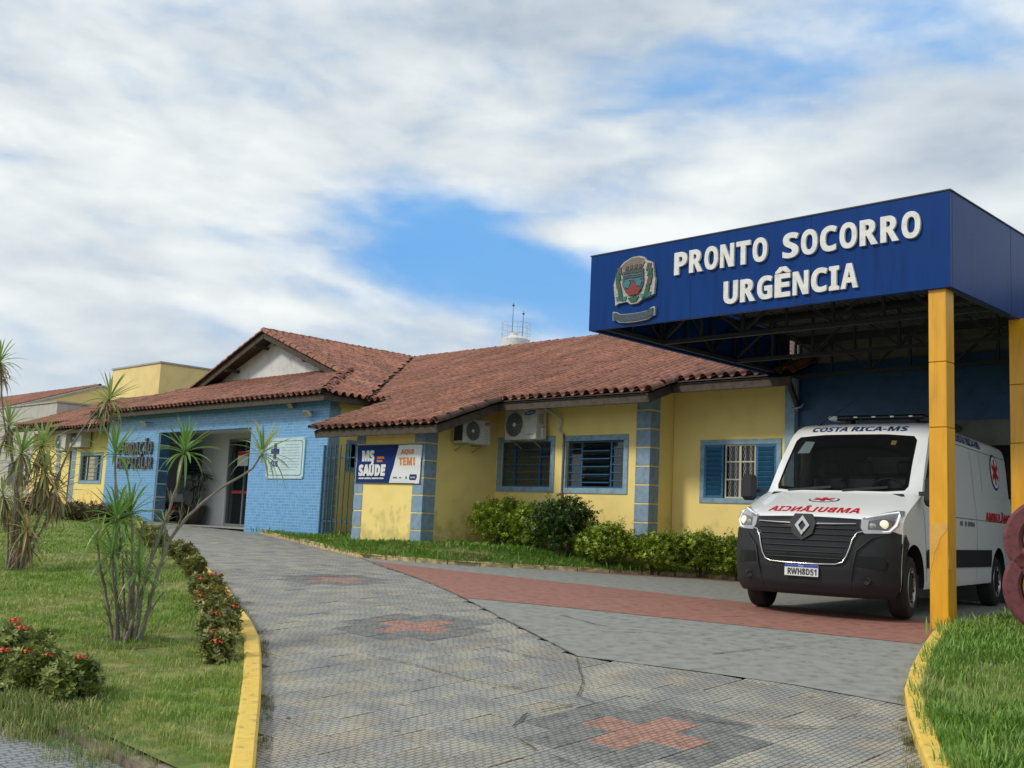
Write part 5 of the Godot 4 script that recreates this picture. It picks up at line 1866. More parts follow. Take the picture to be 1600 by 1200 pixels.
	b.lathe([Vector2(0.0, 0.0), Vector2(0.26, 0.0), Vector2(0.37, 0.58), Vector2(0.39, 0.58), Vector2(0.39, 0.63), Vector2(0.34, 0.63), Vector2(0.33, 0.55), Vector2(0.0, 0.55)], 20, Transform3D())
	part("pot", b, M.pot_brown, pt)
	for k in 9:
		var a := k * 2.4
		var top := Vector3(cos(a) * rng.randf_range(0.1, 0.55), rng.randf_range(1.05, 1.75), sin(a) * rng.randf_range(0.05, 0.3))
		b = MB.new()
		b.tube([Vector3(cos(a) * 0.14, 0.55, sin(a) * 0.14), Vector3(top.x * 0.5, top.y * 0.65 + 0.1, top.z * 0.5), top], [0.014, 0.012, 0.008], 5)
		var cane := part("cane", b, M.twig, pt)
		for j in 11:
			var e := TAU * j / 11 + rng.randf() * 0.4
			var dir := Vector3(cos(e), rng.randf_range(-0.25, 0.5), sin(e)).normalized()
			inst("frond_leaf", M.strap_1, M.leaf_palm, cane, leaf_xf(top, dir, rng.randf_range(0.38, 0.6), 1.5))

func leaf_xf(at: Vector3, dir: Vector3, length: float, wide := 1.0) -> Transform3D:
	# strap leaves grow along -z with their upper side to +y
	var z := -dir.normalized()
	var x := Vector3.UP.cross(z)
	x = x.normalized() if x.length() > 0.05 else Vector3.RIGHT
	return Transform3D(Basis(x * length * wide, z.cross(x) * length, z * length), at)

func make_far_buildings() -> void:
	var b: MB
	# wing left of the entrance
	var w := thing("left_wing", Vector3(-39.0, 0.3, -17.0), "yellow wing with rust stained foot left of the tiled entrance", "building")
	b = MB.new()
	wall_z(b, -39.85, -35.3, 0.1, 3.75, -16.9, 0.2, [[-39.0, -37.3, 1.75, 2.67]])
	var f := wpart("wall", b, M.yellow_rusty, w)
	corner_blocks(f, -39.85, -16.9, 0.35, 3.6, -0.36, 0.0)
	b = MB.new()
	wall_z(b, -46.0, -39.86, 0.1, 3.75, -17.8, 0.2, [[-41.9, -40.7, 1.75, 2.67]])
	f = wpart("wall", b, M.yellow_rusty, w)
	corner_blocks(f, -43.4, -17.8, 0.35, 3.6, -0.36, 0.0)
	b = MB.new()
	b.tube([Vector3(-41.9, 0.3, -17.72), Vector3(-41.95, 3.6, -17.72)], [0.03, 0.03], 6)
	wpart("drain_pipe", b, M.print_grey, w)
	steel_window(w, -39.1, -37.2, 1.64, 2.78, -16.9, 6, false)
	steel_window(w, -42.0, -40.6, 1.64, 2.78, -17.8, 6, false)
	b = MB.new()
	wall_z(b, -46.0, -35.4, 0.1, 4.2, -20.5, 0.1)
	wpart("inner_wall", b, M.interior, w)
	var fl := func(_x: float, z: float) -> float: return 3.6 + TAN * (-16.1 - z)
	var region := [[-35.35, -16.1], [-40.4, -16.1], [-40.4, -17.0], [-46.5, -17.0], [-46.5, -21.5], [-35.35, -21.5]]
	var roof := deck("roof", region, fl, M.timber, w)
	tiles(roof, region, fl, Vector2(0, -1), TAN, 65, 60)
	caps(roof, Vector3(-40.4, 3.63, -16.1), Vector3(-40.4, 3.95, -17.0), M.clay_3, 31)
	b = MB.new()
	b.box(Vector3(-37.9, 3.50, -16.16), Vector3(5.0, 0.16, 0.05))
	wpart("fascia_board", b, M.timber, roof)
	b = MB.new()
	b.box(Vector3(-43.45, 3.83, -17.06), Vector3(6.1, 0.16, 0.05))
	wpart("fascia_board", b, M.timber, roof)
	# white annexe at the far left
	var a := thing("white_annexe", Vector3(-48.0, 0.3, -18.2), "pale grey flat topped annexe at the far left behind the spiky plant", "building")
	b = MB.new()
	b.box(Vector3(-49.95, 2.7, -20.3), Vector3(7.1, 5.06, 3.0), Basis.IDENTITY, 0.01)
	wpart("wall", b, M.dull_white, a)
	b = MB.new()
	b.box(Vector3(-49.95, 5.27, -20.3), Vector3(7.2, 0.08, 3.1))
	wpart("coping", b, M.grey_plaster, a)
	b = MB.new()
	b.box(Vector3(-50.4, 2.1, -18.78), Vector3(1.4, 1.2, 0.06))
	var win := wpart("window", b, M.grey_plaster, a)
	b = MB.new()
	b.box(Vector3(-50.4, 2.1, -18.74), Vector3(1.2, 1.0, 0.03))
	wpart("pane", b, M.black_gloss, win)
	# yellow water tower block behind the roofs
	var y := thing("yellow_block", Vector3(-47.0, 0.3, -24.0), "plain weathered yellow block rising behind the entrance roof", "building")
	b = MB.new()
	b.box(Vector3(-47.0, 3.7, -25.5), Vector3(4.8, 7.3, 6.0), Basis.IDENTITY, 0.01)
	wpart("wall", b, M.yellow_far, y)
	b = MB.new()
	b.box(Vector3(-47.0, 7.39, -25.5), Vector3(4.9, 0.08, 6.1))
	wpart("coping", b, M.grey_plaster, y)
	# gabled building beyond
	var g := thing("gabled_building", Vector3(-56.0, 0.3, -24.0), "distant yellow building with long orange tiled roof at the far left", "building")
	b = MB.new()
	wall_x(b, -55.2, [[-17.6, 0.2], [-17.6, 4.6], [-24.7, 7.15], [-31.8, 4.6], [-31.8, 0.2]], 0.25)
	wpart("gable_wall", b, M.yellow_far, g)
	for zz in [-17.5, -31.9]:
		b = MB.new()
		b.beam(Vector3(-55.3, 4.62, zz), Vector3(-55.3, 7.19, -24.7), 0.34, 0.1)
		wpart("coping", b, M.grey_plaster, g)
	var fg := func(_x: float, z: float) -> float: return 7.2 - 0.36 * (z + 24.7)
	var rg := [[-74.0, -17.4], [-55.5, -17.4], [-55.5, -24.7], [-74.0, -24.7]]
	var gr := deck("roof", rg, fg, M.clay_2, g)
	tiles(gr, rg, fg, Vector2(0, -1), 0.36, 66, 0)
	caps(gr, Vector3(-55.6, 7.23, -24.7), Vector3(-74.0, 7.23, -24.7), M.clay_1, 41)
	b = MB.new()
	wall_z(b, -74.0, -55.5, 0.2, 4.7, -18.0, 0.2)
	wpart("wall", b, M.yellow_far, g)
	# water tank with guard rail
	var t := thing("water_tank", Vector3(-31.6, 0.3, -32.0), "pale round water tank with guard rail and masts behind the ridge", "tank")
	b = MB.new()
	b.lathe([Vector2(0.0, 0.0), Vector2(0.62, 0.0), Vector2(0.62, 8.72), Vector2(0.3, 8.88), Vector2(0.0, 8.9)], 28, Transform3D(Basis(), Vector3(-31.62, 0.0, -32.0)))
	wpart("tank", b, M.letter_white, t)
	b = MB.new()
	b.lathe([Vector2(0.0, 8.86), Vector2(0.19, 8.86), Vector2(0.19, 9.0), Vector2(0.0, 9.0)], 14, Transform3D(Basis(), Vector3(-31.66, 0.0, -31.95)))
	wpart("hatch", b, M.letter_white, t)
	for r in 3:
		b = MB.new()
		var path := []
		var rad := []
		for k in 29:
			path.append(Vector3(-31.62 + cos(TAU * k / 28) * 0.62, 8.95 + r * 0.24, -32.0 + sin(TAU * k / 28) * 0.62)); rad.append(0.008)
		b.tube(path, rad, 5, false)
		wpart("rail", b, M.unit_white, t)
	for k in 9:
		b = MB.new()
		var p := Vector3(-31.62 + cos(TAU * k / 9) * 0.62, 8.6, -32.0 + sin(TAU * k / 9) * 0.62)
		b.tube([p, p + Vector3(0, 0.85, 0)], [0.008, 0.008], 5)
		wpart("post", b, M.unit_white, t)
	for e in [[-31.75, 10.35, -31.9], [-31.42, 10.0, -32.2]]:
		b = MB.new()
		b.tube([Vector3(e[0], 8.7, e[2]), Vector3(e[0] + 0.02, e[1], e[2])], [0.016, 0.01], 5)
		b.box(Vector3(e[0] + 0.02, e[1] - 0.12, e[2]), Vector3(0.07, 0.06, 0.07))
		wpart("mast", b, M.dark_steel, t)

func make_ornament() -> void:
	var o := thing("garden_ornament", Vector3(-3.55, 0.0, -11.65), "maroon garden ornament of round openwork lobes at the right edge, on the grass", "ornament")
	var bs := Basis(Vector3.UP, 0.33)
	for s in [-1.0, 1.0]:
		for e in [[0.17, 0.97, 0.43], [0.14, 0.50, 0.475]]:
			var b := MB.new()
			b.lathe([Vector2(e[2], -0.15), Vector2(e[2], 0.13), Vector2(e[2] - 0.03, 0.15), Vector2(e[2] - 0.14, 0.15), Vector2(e[2] - 0.17, 0.12), Vector2(e[2] - 0.19, -0.15), Vector2(e[2], -0.15)], 40, Transform3D(bs * Basis(Vector3.RIGHT, PI / 2), bs * Vector3(s * e[0], e[1], 0)))
			part("lobe", b, M.maroon, o)
		for e in [[0.52, 0.74, 0.08, 0.76], [0.50, 0.74, 0.14, 0.44], [0.50, 0.74, 0.20, 1.0]]:
			var b := MB.new()
			b.beam(bs * Vector3(s * e[0] * 0.95, e[1], 0), bs * Vector3(s * e[2], e[3], 0), 0.07, 0.09, 0.01)
			part("spoke", b, M.maroon, o)
	var b := MB.new()
	b.tube([Vector3(0, 0.05, 0), Vector3(0, 0.7, 0), Vector3(0, 1.35, 0)], [0.07, 0.085, 0.06], 10)
	part("body", b, M.maroon, o)

# ------------------------------------------------------------------ ambulance
func lut(t: Array, y: float) -> float:
	if y <= t[0][0]:
		return t[0][1]
	for i in t.size() - 1:
		if y <= t[i + 1][0]:
			var k: float = (y - t[i][0]) / (t[i + 1][0] - t[i][0])
			return lerpf(t[i][1], t[i + 1][1], k)
	return t[-1][1]

const NOSE := [[0.20, 0.70], [0.26, 0.80], [0.36, 0.86], [0.55, 0.89], [0.72, 0.89], [0.85, 0.87], [1.02, 0.84], [1.10, 0.80], [1.15, 0.73], [1.20, 0.62], [1.28, 0.40], [1.36, 0.16], [1.42, -0.02], [1.46, -0.13], [1.50, -0.18], [1.85, -0.48], [2.20, -0.82], [2.27, -0.91], [2.34, -1.03], [2.40, -1.20], [2.445, -1.45], [2.475, -1.9], [2.49, -2.4]]
const BOW := [[0.2, 0.42], [1.0, 0.42], [1.2, 0.36], [1.46, 0.30], [2.2, 0.24], [2.34, 0.22], [2.49, 0.12]]
const HALF := [[0.20, 0.93], [0.36, 0.985], [0.8, 1.0], [1.15, 1.0], [1.40, 0.985], [1.55, 0.965], [2.0, 0.925], [2.25, 0.895], [2.36, 0.86], [2.43, 0.79], [2.475, 0.66], [2.49, 0.55]]

const CAB := [[-0.45, 1.38], [-0.64, 1.66], [-1.0, 2.08], [-1.08, 2.14], [-1.42, 2.15], [-1.48, 2.10], [-1.48, 1.34], [-0.8, 1.30], [-0.52, 1.33]]

func nose(x: float, y: float, o := 0.0) -> Vector3:
	var x2 := x * x
	return Vector3(x, y, lut(NOSE, y) - lut(BOW, y) * (0.55 * x2 + 0.45 * x2 * x2 * x2) + o)

func flank(z: float, y: float, s: float, o := 0.0) -> Vector3:
	return Vector3(s * (lut(HALF, y) + o), y, z)

func van_nose(called: String, pl: Array, o: float, m: Material, host: Node3D, label := "") -> MeshInstance3D:
	var b := MB.new()
	b.patch(poly(pl), Vector2(0.06, 0.04), func(x: float, y: float) -> Vector3: return nose(x, y, o))
	return part(called, b, m, host, label)

func van_side(called: String, pl: Array, s: float, o: float, m: Material, host: Node3D, label := "") -> MeshInstance3D:
	var b := MB.new()
	b.patch(poly(pl), Vector2(0.5, 0.05), func(z: float, y: float) -> Vector3: return flank(z, y, s, o), s > 0)
	return part(called, b, m, host, label)

func make_van() -> void:
	var v := thing("ambulance_van", Vector3(-6.39, 0.012, -12.09), "white ambulance van with black bumper parked under the canopy", "van")
	v.rotation.y = deg_to_rad(8.0)
	var b := MB.new()
	# body skin: nose in two halves round the windscreen, flanks, roof and tail
	var screen := poly([[-0.80, 1.495], [-0.6, 1.475], [0.6, 1.475], [0.80, 1.495], [0.83, 1.55], [0.79, 2.16], [0.745, 2.215], [0.4, 2.24], [-0.4, 2.24], [-0.745, 2.215], [-0.79, 2.16], [-0.83, 1.55]])
	for s in [-1.0, 1.0]:
		var h := PackedVector2Array([Vector2(0, 0.86)])
		var y := 0.86
		while y < 2.4905:
			h.append(Vector2(s * lut(HALF, y), y))
			y += 0.03 if y < 2.3 else 0.0145
		h.append(Vector2(0, 2.49))
		for piece in Geometry2D.clip_polygons(h, screen):
			b.patch(piece, Vector2(0.1, 0.03), func(x: float, yy: float) -> Vector3: return nose(x, yy))
	for s in [-1.0, 1.0]:
		var h := PackedVector2Array()
		var y := 0.32
		while y < 2.4905:
			h.append(Vector2(nose(lut(HALF, y), y).z, y))
			y += 0.03 if y < 2.3 else 0.0145
		h.append(Vector2(-5.30, 2.49)); h.append(Vector2(-5.34, 2.35)); h.append(Vector2(-5.34, 0.42)); h.append(Vector2(-5.2, 0.36))
		var cut := [h]
		for zc in [0.0, -4.33]:
			var c := PackedVector2Array()
			for k in 28:
				c.append(Vector2(zc + cos(TAU * k / 28) * 0.455, 0.40 + sin(TAU * k / 28) * 0.455))
			var next := []
			for q in cut:
				next.append_array(Geometry2D.clip_polygons(q, c))
			cut = next
		var parts := []
		for q in cut:
			for half in [[-1.05, 3.0], [-9.0, -1.05]]:
				for c in Geometry2D.intersect_polygons(q, PackedVector2Array([Vector2(half[0], 0), Vector2(half[1], 0), Vector2(half[1], 3), Vector2(half[0], 3)])):
					parts.append_array(Geometry2D.clip_polygons(c, poly(CAB)))
		for q in parts:
			b.patch(q, Vector2(0.6, 0.05), func(z: float, yy: float) -> Vector3: return flank(z, yy, s), s > 0)
	b.quad(Vector3(-0.55, 2.49, -2.36), Vector3(0.55, 2.49, -2.36), Vector3(0.55, 2.49, -5.3), Vector3(-0.55, 2.49, -5.3), Vector3.UP)
	var tail := PackedVector2Array()
	for k in 24:
		tail.append(Vector2(lut(HALF, 0.36 + k * 2.13 / 23), 0.36 + k * 2.13 / 23))
	for k in 24:
		tail.append(Vector2(-lut(HALF, 2.49 - k * 2.13 / 23), 2.49 - k * 2.13 / 23))
	b.prism(tail, 0.02, Transform3D(Basis(), Vector3(0, 0, -5.35)))
	var body := part("body", b, M.van_white, v)
	b = MB.new()
	b.box(Vector3(0, 0.42, -2.65), Vector3(1.86, 0.16, 5.2))
	b.box(Vector3(0, 0.42, 0.25), Vector3(1.2, 0.14, 0.6))
	part("underbody", b, M.black_plastic, v)
	# glass and cab
	var scr := []
	var inner := []
	for p in screen:
		scr.append([p.x, p.y])
		inner.append([p.x * 0.955, 1.855 + (p.y - 1.855) * 0.90])
	b = MB.new()
	for s in [-1.0, 1.0]:
		var half := Geometry2D.intersect_polygons(screen, PackedVector2Array([Vector2(0, 1.3), Vector2(s, 1.3), Vector2(s, 2.4), Vector2(0, 2.4)]))
		for q in half:
			for piece in Geometry2D.clip_polygons(q, poly(inner)):
				b.patch(piece, Vector2(0.1, 0.05), func(x: float, y: float) -> Vector3: return nose(x, y, 0.003))
	var ws := part("windscreen", b, M.black_gloss, v)
	var pane := MB.new()
	pane.patch(poly(inner), Vector2(0.1, 0.08), func(x: float, y: float) -> Vector3: return nose(x, y, 0.0))
	part("pane", pane, M.windscreen, ws)
	van_nose("sticker", [[-0.70, 1.98], [-0.52, 1.98], [-0.50, 2.14], [-0.64, 2.15]], -0.006, M.plaque, ws)
	van_nose("sticker", [[0.50, 2.09], [0.56, 2.09], [0.56, 2.15], [0.50, 2.15]], -0.006, M.film_peel, ws)
	for e in [[-0.62, -0.05, 1.52], [0.10, 0.62, 1.53]]:
		b = MB.new()
		b.beam(nose(e[0], 1.475, 0.02), nose(e[1], e[2], 0.03), 0.02, 0.03)
		part("wiper", b, M.black_plastic, ws)
	b = MB.new()
	b.box(Vector3(0, 1.20, -0.35), Vector3(1.72, 0.5, 0.42), Basis.IDENTITY, 0.05)
	b.box(Vector3(0, 1.52, -0.30), Vector3(0.2, 0.14, 0.1), Basis.IDENTITY, 0.02)
	part("dashboard", b, M.black_plastic, v)
	for x in [-0.5, -0.05, 0.5]:
		b = MB.new()
		b.box(Vector3(x, 1.35, -1.35), Vector3(0.44, 0.75, 0.16), Basis(Vector3.RIGHT, -0.15), 0.05)
		b.box(Vector3(x, 1.84, -1.42), Vector3(0.24, 0.2, 0.1), Basis.IDENTITY, 0.04)
		b.box(Vector3(x, 0.95, -1.1), Vector3(0.44, 0.16, 0.5), Basis.IDENTITY, 0.04)
		part("seat", b, M.black_plastic, v)
	b = MB.new()
	var ring := []
	var rr := []
	for k in 25:
		ring.append(Vector3(0.47, 1.50, -0.66) + Basis(Vector3.RIGHT, -0.6) * Vector3(cos(TAU * k / 24) * 0.2, sin(TAU * k / 24) * 0.2, 0)); rr.append(0.016)
	b.tube(ring, rr, 6, false)
	b.beam(Vector3(0.47, 1.50, -0.66), Vector3(0.47, 1.4, -0.5), 0.1, 0.1)
	part("steering_wheel", b, M.black_plastic, v)
	b = MB.new()
	b.box(Vector3(0, 1.45, -1.75), Vector3(1.75, 1.9, 0.04))
	b.box(Vector3(0, 0.62, -0.8), Vector3(1.8, 0.04, 2.0))
	part("bulkhead", b, M.cab_dark, v)
	b = MB.new()
	b.box(Vector3(0.25, 1.90, -1.72), Vector3(0.7, 0.22, 0.02))
	part("bulkhead_window", b, M.interior, v)
	# bumper, grille, lamps
	var bump := []
	for k in 9:
		bump.append([lerpf(-0.92, 0.92, k / 8.0), 0.225])
	bump.append_array([[0.975, 0.34], [0.99, 0.5], [0.998, 0.7], [0.998, 0.96], [0.93, 0.985], [0.66, 0.965], [0.63, 1.0], [0.62, 1.115], [0.3, 1.125], [0.0, 1.13], [-0.3, 1.125], [-0.62, 1.115], [-0.63, 1.0], [-0.66, 0.965], [-0.93, 0.985], [-0.998, 0.96], [-0.998, 0.7], [-0.99, 0.5], [-0.975, 0.34]])
	var bp := van_nose("bumper", bump, 0.022, M.black_plastic, v)
	for s in [-1.0, 1.0]:
		van_side("bumper_end", [[nose(0.98, 0.3).z - 0.03, 0.26], [nose(0.98, 0.5).z - 0.10, 0.26], [nose(0.98, 0.5).z - 0.16, 0.5], [0.36, 0.68], [0.22, 0.86], [nose(1.0, 0.97).z - 0.06, 0.97], [nose(1.0, 0.9).z - 0.012, 0.9], [nose(1.0, 0.6).z - 0.012, 0.6]], s, 0.012, M.black_plastic, bp)
		van_nose("air_intake", [[s * 0.60, 0.58], [s * 0.62, 0.70], [s * 0.86, 0.70], [s * 0.90, 0.62], [s * 0.88, 0.55]] if s < 0 else [[0.60, 0.58], [0.88, 0.55], [0.90, 0.62], [0.86, 0.70], [0.62, 0.70]], 0.027, M.black_gloss, bp)
		van_nose("fog_lamp_panel", [[0.62, 0.36], [0.83, 0.38], [0.84, 0.48], [0.66, 0.49]] if s > 0 else [[-0.62, 0.36], [-0.66, 0.49], [-0.84, 0.48], [-0.83, 0.38]], 0.026, M.black_plastic, bp)
		b = MB.new()
		b.lathe([Vector2(0.05, 0.0), Vector2(0.05, 0.02), Vector2(0.04, 0.03), Vector2(0.0, 0.025)], 16, Transform3D(Basis(Vector3.RIGHT, PI / 2), nose(s * 0.70, 0.425, 0.02)))
		part("fog_lamp", b, M.black_gloss, bp)
		# ridge that sweeps from lamp to lower bumper
		b = MB.new()
		b.tube([nose(s * 0.93, 0.97, 0.02), nose(s * 0.74, 0.90, 0.035), nose(s * 0.60, 0.76, 0.04), nose(s * 0.56, 0.55, 0.04), nose(s * 0.52, 0.32, 0.03)], [0.008, 0.012, 0.014, 0.012, 0.006], 6)
		part("bumper_crease", b, M.black_plastic, bp)
	var grl := van_nose("grille", [[-0.60, 1.105], [-0.60, 0.98], [-0.55, 0.86], [-0.49, 0.68], [-0.40, 0.615], [0.40, 0.615], [0.49, 0.68], [0.55, 0.86], [0.60, 0.98], [0.60, 1.105]], 0.028, M.black_gloss, v)
	for k in 6:
		var y := 0.655 + k * 0.068
		var hw := lerpf(0.44, 0.57, k / 5.0)
		b = MB.new()
		var path := []
		var rad := []
		for i in 11:
			path.append(nose(lerpf(-hw, hw, i / 10.0), y, 0.036)); rad.append(0.011)
		b.tube(path, rad, 5)
		part("grille_slat", b, M.black_plastic, grl)
	b = MB.new()
	var u := []
	var ur := []
	for p in [[-0.66, 0.975], [-0.60, 0.96], [-0.555, 0.88], [-0.53, 0.78], [-0.50, 0.69], [-0.455, 0.62], [-0.38, 0.595], [-0.2, 0.588], [0.0, 0.586], [0.2, 0.588], [0.38, 0.595], [0.455, 0.62], [0.50, 0.69], [0.53, 0.78], [0.555, 0.88], [0.60, 0.96], [0.66, 0.975]]:
		u.append(nose(p[0], p[1], 0.040)); ur.append(0.010)
	b.tube(u, ur, 8)
	part("chrome_trim", b, M.chrome, grl)
	for s in [-1.0, 1.0]:
		b = MB.new()
		b.tube([nose(s * 0.15, 1.045, 0.045), nose(s * 0.35, 1.05, 0.045), nose(s * 0.58, 1.06, 0.045)], [0.014, 0.014, 0.010], 6)
		part("chrome_bar", b, M.chrome, grl)
	# diamond emblem on a dark boss
	b = MB.new()
	b.prism(poly([[0.0, -0.19], [0.12, -0.11], [0.155, 0.03], [0.10, 0.12], [-0.10, 0.12], [-0.155, 0.03], [-0.12, -0.11]]), 0.04, Transform3D(Basis(Vector3.RIGHT, -0.18), Vector3(0, 1.03, 0.86)))
	var boss := part("emblem_boss", b, M.black_plastic, v)
	for s in [-1.0, 1.0]:
		b = MB.new()
		var dm := [[0.0, 0.115], [s * 0.088, 0.0], [s * 0.012, -0.10], [s * 0.012, -0.055], [s * 0.045, 0.0], [0.0, 0.06]]
		if s < 0:
			dm.reverse()
		b.prism(poly(dm), 0.016, Transform3D(Basis(Vector3.RIGHT, -0.18), Vector3(0, 1.02, 0.905)))
		b.prism(poly([[0.0, -0.115], [s * 0.03, -0.078], [s * 0.012, -0.05], [0.0, -0.062]] if s > 0 else [[0.0, -0.115], [0.0, -0.062], [-0.012, -0.05], [-0.03, -0.078]]), 0.016, Transform3D(Basis(Vector3.RIGHT, -0.18), Vector3(0, 1.02, 0.905)))
		part("emblem", b, M.chrome, boss)
	if not M.has("lamp_glow"):
		var g := mat("lamp_glow", 0.9, 0.9, 0.9, 0.3)
		g.emission_enabled = true; g.emission = Color(0.95, 0.98, 1.0); g.emission_energy_multiplier = 0.45
		g = mat("beam_glow", 0.9, 0.85, 0.7, 0.3)
		g.emission_enabled = true; g.emission = Color(1.0, 0.93, 0.75); g.emission_energy_multiplier = 0.35
	for s in [-1.0, 1.0]:
		var hp := [[0.63, 1.02], [0.67, 0.955], [0.90, 0.965], [0.975, 1.05], [0.985, 1.19], [0.965, 1.235], [0.90, 1.235], [0.63, 1.13]]
		var q := []
		for p in hp:
			q.append([s * p[0], p[1]])
		if s < 0:
			q.reverse()
		var hl := van_nose("headlight", q, 0.026, M.silver, v)
		var low := []
		for p in [[0.70, 1.0], [0.88, 1.0], [0.93, 1.06], [0.94, 1.15], [0.70, 1.10]]:
			low.append([s * p[0], p[1]])
		if s < 0:
			low.reverse()
		van_nose("lamp_bowl", low, 0.030, M.black_gloss, hl)
		for e in [[0.74, 1.045, 0.035, "silver"], [0.845, 1.065, 0.05, "beam_glow"]]:
			b = MB.new()
			b.lathe([Vector2(e[2], 0.0), Vector2(e[2], 0.012), Vector2(e[2] * 0.7, 0.024), Vector2(0.0, 0.03)], 18, Transform3D(Basis(Vector3.UP, s * 0.5) * Basis(Vector3.RIGHT, PI / 2), nose(s * e[0], e[1], 0.024)))
			part("bulb_lens", b, M[e[3]], hl)
		b = MB.new()
		b.tube([nose(s * 0.66, 1.135, 0.034), nose(s * 0.80, 1.18, 0.034), nose(s * 0.93, 1.215, 0.034), nose(s * 0.955, 1.17, 0.036), nose(s * 0.95, 1.06, 0.036), nose(s * 0.90, 0.99, 0.036), nose(s * 0.84, 0.98, 0.036)], [0.005, 0.007, 0.010, 0.013, 0.013, 0.010, 0.006], 6)
		part("daytime_light", b, M.lamp_glow, hl)
		van_nose("lens_cover", q, 0.052, M.lens, hl)
	# number plate
	b = MB.new()
	b.box(Vector3(0, 0.505, 0.925), Vector3(0.40, 0.13, 0.012), Basis(Vector3.RIGHT, -0.04), 0.003)
	var np := part("number_plate", b, M.print_white, v)
	b = MB.new()
	b.box(Vector3(0, 0.555, 0.931), Vector3(0.396, 0.028, 0.004), Basis(Vector3.RIGHT, -0.04))
	part("blue_strip", b, M.plate_blue, np)
	part("plate_number", text_on("RWH8D51", 0.345, 0.076, func(x: float, y: float) -> Vector3: return Vector3(x + 0.010, 0.491 + y, 0.9345), false, 0.002), M.letter_edge, np)
	part("plate_country", text_on("BRASIL", 0.06, 0.012, func(x: float, y: float) -> Vector3: return Vector3(x, 0.556 + y, 0.9345)), M.print_white, np)
	# lettering and symbols
	part("hood_lettering", text_on("AMBULÂNCIA", 1.10, 0.085, func(x: float, y: float) -> Vector3: return nose(x, 1.225 + y * 0.95, 0.010), true, 0.002, 0.06), M.print_red, v)
	for e in [["COSTA", -0.37, 0.50], ["RICA-MS", 0.28, 0.70]]:
		part("roof_lettering", text_on(e[0], e[2], 0.075, func(x: float, y: float) -> Vector3: return nose(e[1] + x, 2.325 + y, 0.008), false, 0.002, 0.06), M.print_navy, v)
	star(v, 0.19, 0.075, 0.38, func(x: float, y: float) -> Vector3: return nose(x, 1.345 + y * 0.45, 0.008))
	for s in [1.0, -1.0]:
		star(v, 0.27, 0.27, 1.0, func(x: float, y: float) -> Vector3: return flank(-4.42 - s * x, 1.98 + y, s, 0.008))
		part("side_lettering", text_on("AMBULÂNCIA", 1.85, 0.17, func(x: float, y: float) -> Vector3: return flank(-4.48 - s * x, 1.31 + y, s, 0.006), false, 0.007, 0.12), M.print_red, v)
		part("side_lettering", text_on("COSTA RICA-MS", 1.45, 0.12, func(x: float, y: float) -> Vector3: return flank(-3.0 - s * x, 2.33 + y, s, 0.008), false, 0.003, 0.06), M.print_navy, v)
		for e in [[-2.1, 0.12], [-2.34, 0.09], [-2.5, 0.11], [-2.64, 0.11], [-2.78, 0.08]]:
			van_side("small_print", [[e[0], 1.13], [e[0] - e[1], 1.13], [e[0] - e[1], 1.19], [e[0], 1.19]], s, 0.006, M.print_grey, v)
		# mouldings, seams, window
		van_side("side_moulding", [[-0.52, 0.58], [-3.82, 0.58], [-3.84, 0.82], [-0.50, 0.80]], s, 0.014, M.black_plastic, v)
		for e in [[[-1.53, 0.40], [-1.545, 0.40], [-1.545, 2.2], [-1.53, 2.2]], [[-3.0, 0.42], [-3.012, 0.42], [-3.012, 2.2], [-3.0, 2.2]], [[-1.4, 1.235], [-1.4, 1.223], [-5.2, 1.223], [-5.2, 1.235]], [[-1.4, 2.235], [-1.4, 2.223], [-5.3, 2.223], [-5.3, 2.235]], [[-0.40, 1.3], [-0.412, 1.3], [-0.56, 0.42], [-0.545, 0.42]]]:
			van_side("seam", e, s, 0.002, M.print_grey, body)
		for e in [[[-3.55, 1.62], [-3.55, 1.60], [-5.0, 1.60], [-5.0, 1.62]], [[-3.50, 1.64], [-3.50, 2.20], [-3.53, 2.20], [-3.53, 1.64]], [[-5.02, 1.64], [-5.02, 2.20], [-5.04, 2.20], [-5.04, 1.64]]]:
			van_side("panel_swage", e, s, 0.008, M.van_white, body)
		van_side("cab_window", CAB, s, -0.004, M.windscreen, v)
		van_side("tail_strip", [[-5.22, 1.62], [-5.33, 1.62], [-5.33, 2.42], [-5.26, 2.42]], s, 0.006, M.black_gloss, v)
		b = MB.new()
		b.beam(Vector3(s * 0.98, 1.46, -0.32), Vector3(s * 1.12, 1.46, -0.28), 0.06, 0.05)
		b.box(Vector3(s * 1.17, 1.50, -0.24), Vector3(0.22, 0.34, 0.13), Basis(Vector3.UP, s * 0.15), 0.05)
		part("mirror", b, M.black_plastic, v)
		b = MB.new()
		b.box(Vector3(s * 1.005, 1.2, -1.2), Vector3(0.03, 0.04, 0.2), Basis.IDENTITY, 0.01)
		part("door_handle", b, M.black_plastic, v)
		# wheel arches and wheels
		for zc in [0.0, -4.33]:
			b = MB.new()
			for k in 18:
				var a0 := -0.12 + (PI + 0.24) * k / 18.0
				var a1 := -0.12 + (PI + 0.24) * (k + 1) / 18.0
				b.quad(Vector3(s * 0.98, 0.40 + sin(a0) * 0.46, zc + cos(a0) * 0.46), Vector3(s * 0.98, 0.40 + sin(a1) * 0.46, zc + cos(a1) * 0.46), Vector3(s * 0.62, 0.40 + sin(a1) * 0.46, zc + cos(a1) * 0.46), Vector3(s * 0.62, 0.40 + sin(a0) * 0.46, zc + cos(a0) * 0.46), Vector3(0, -sin(a0), -cos(a0)))
			part("wheel_arch", b, M.rubber, v)
			var bs := Basis(Vector3.BACK, -PI / 2 * s)
			if zc == 0.0:
				bs = Basis(Vector3.UP, 0.10) * bs
			var wx := Transform3D(bs, Vector3(s * 0.86, 0.36, zc))
			b = MB.new()
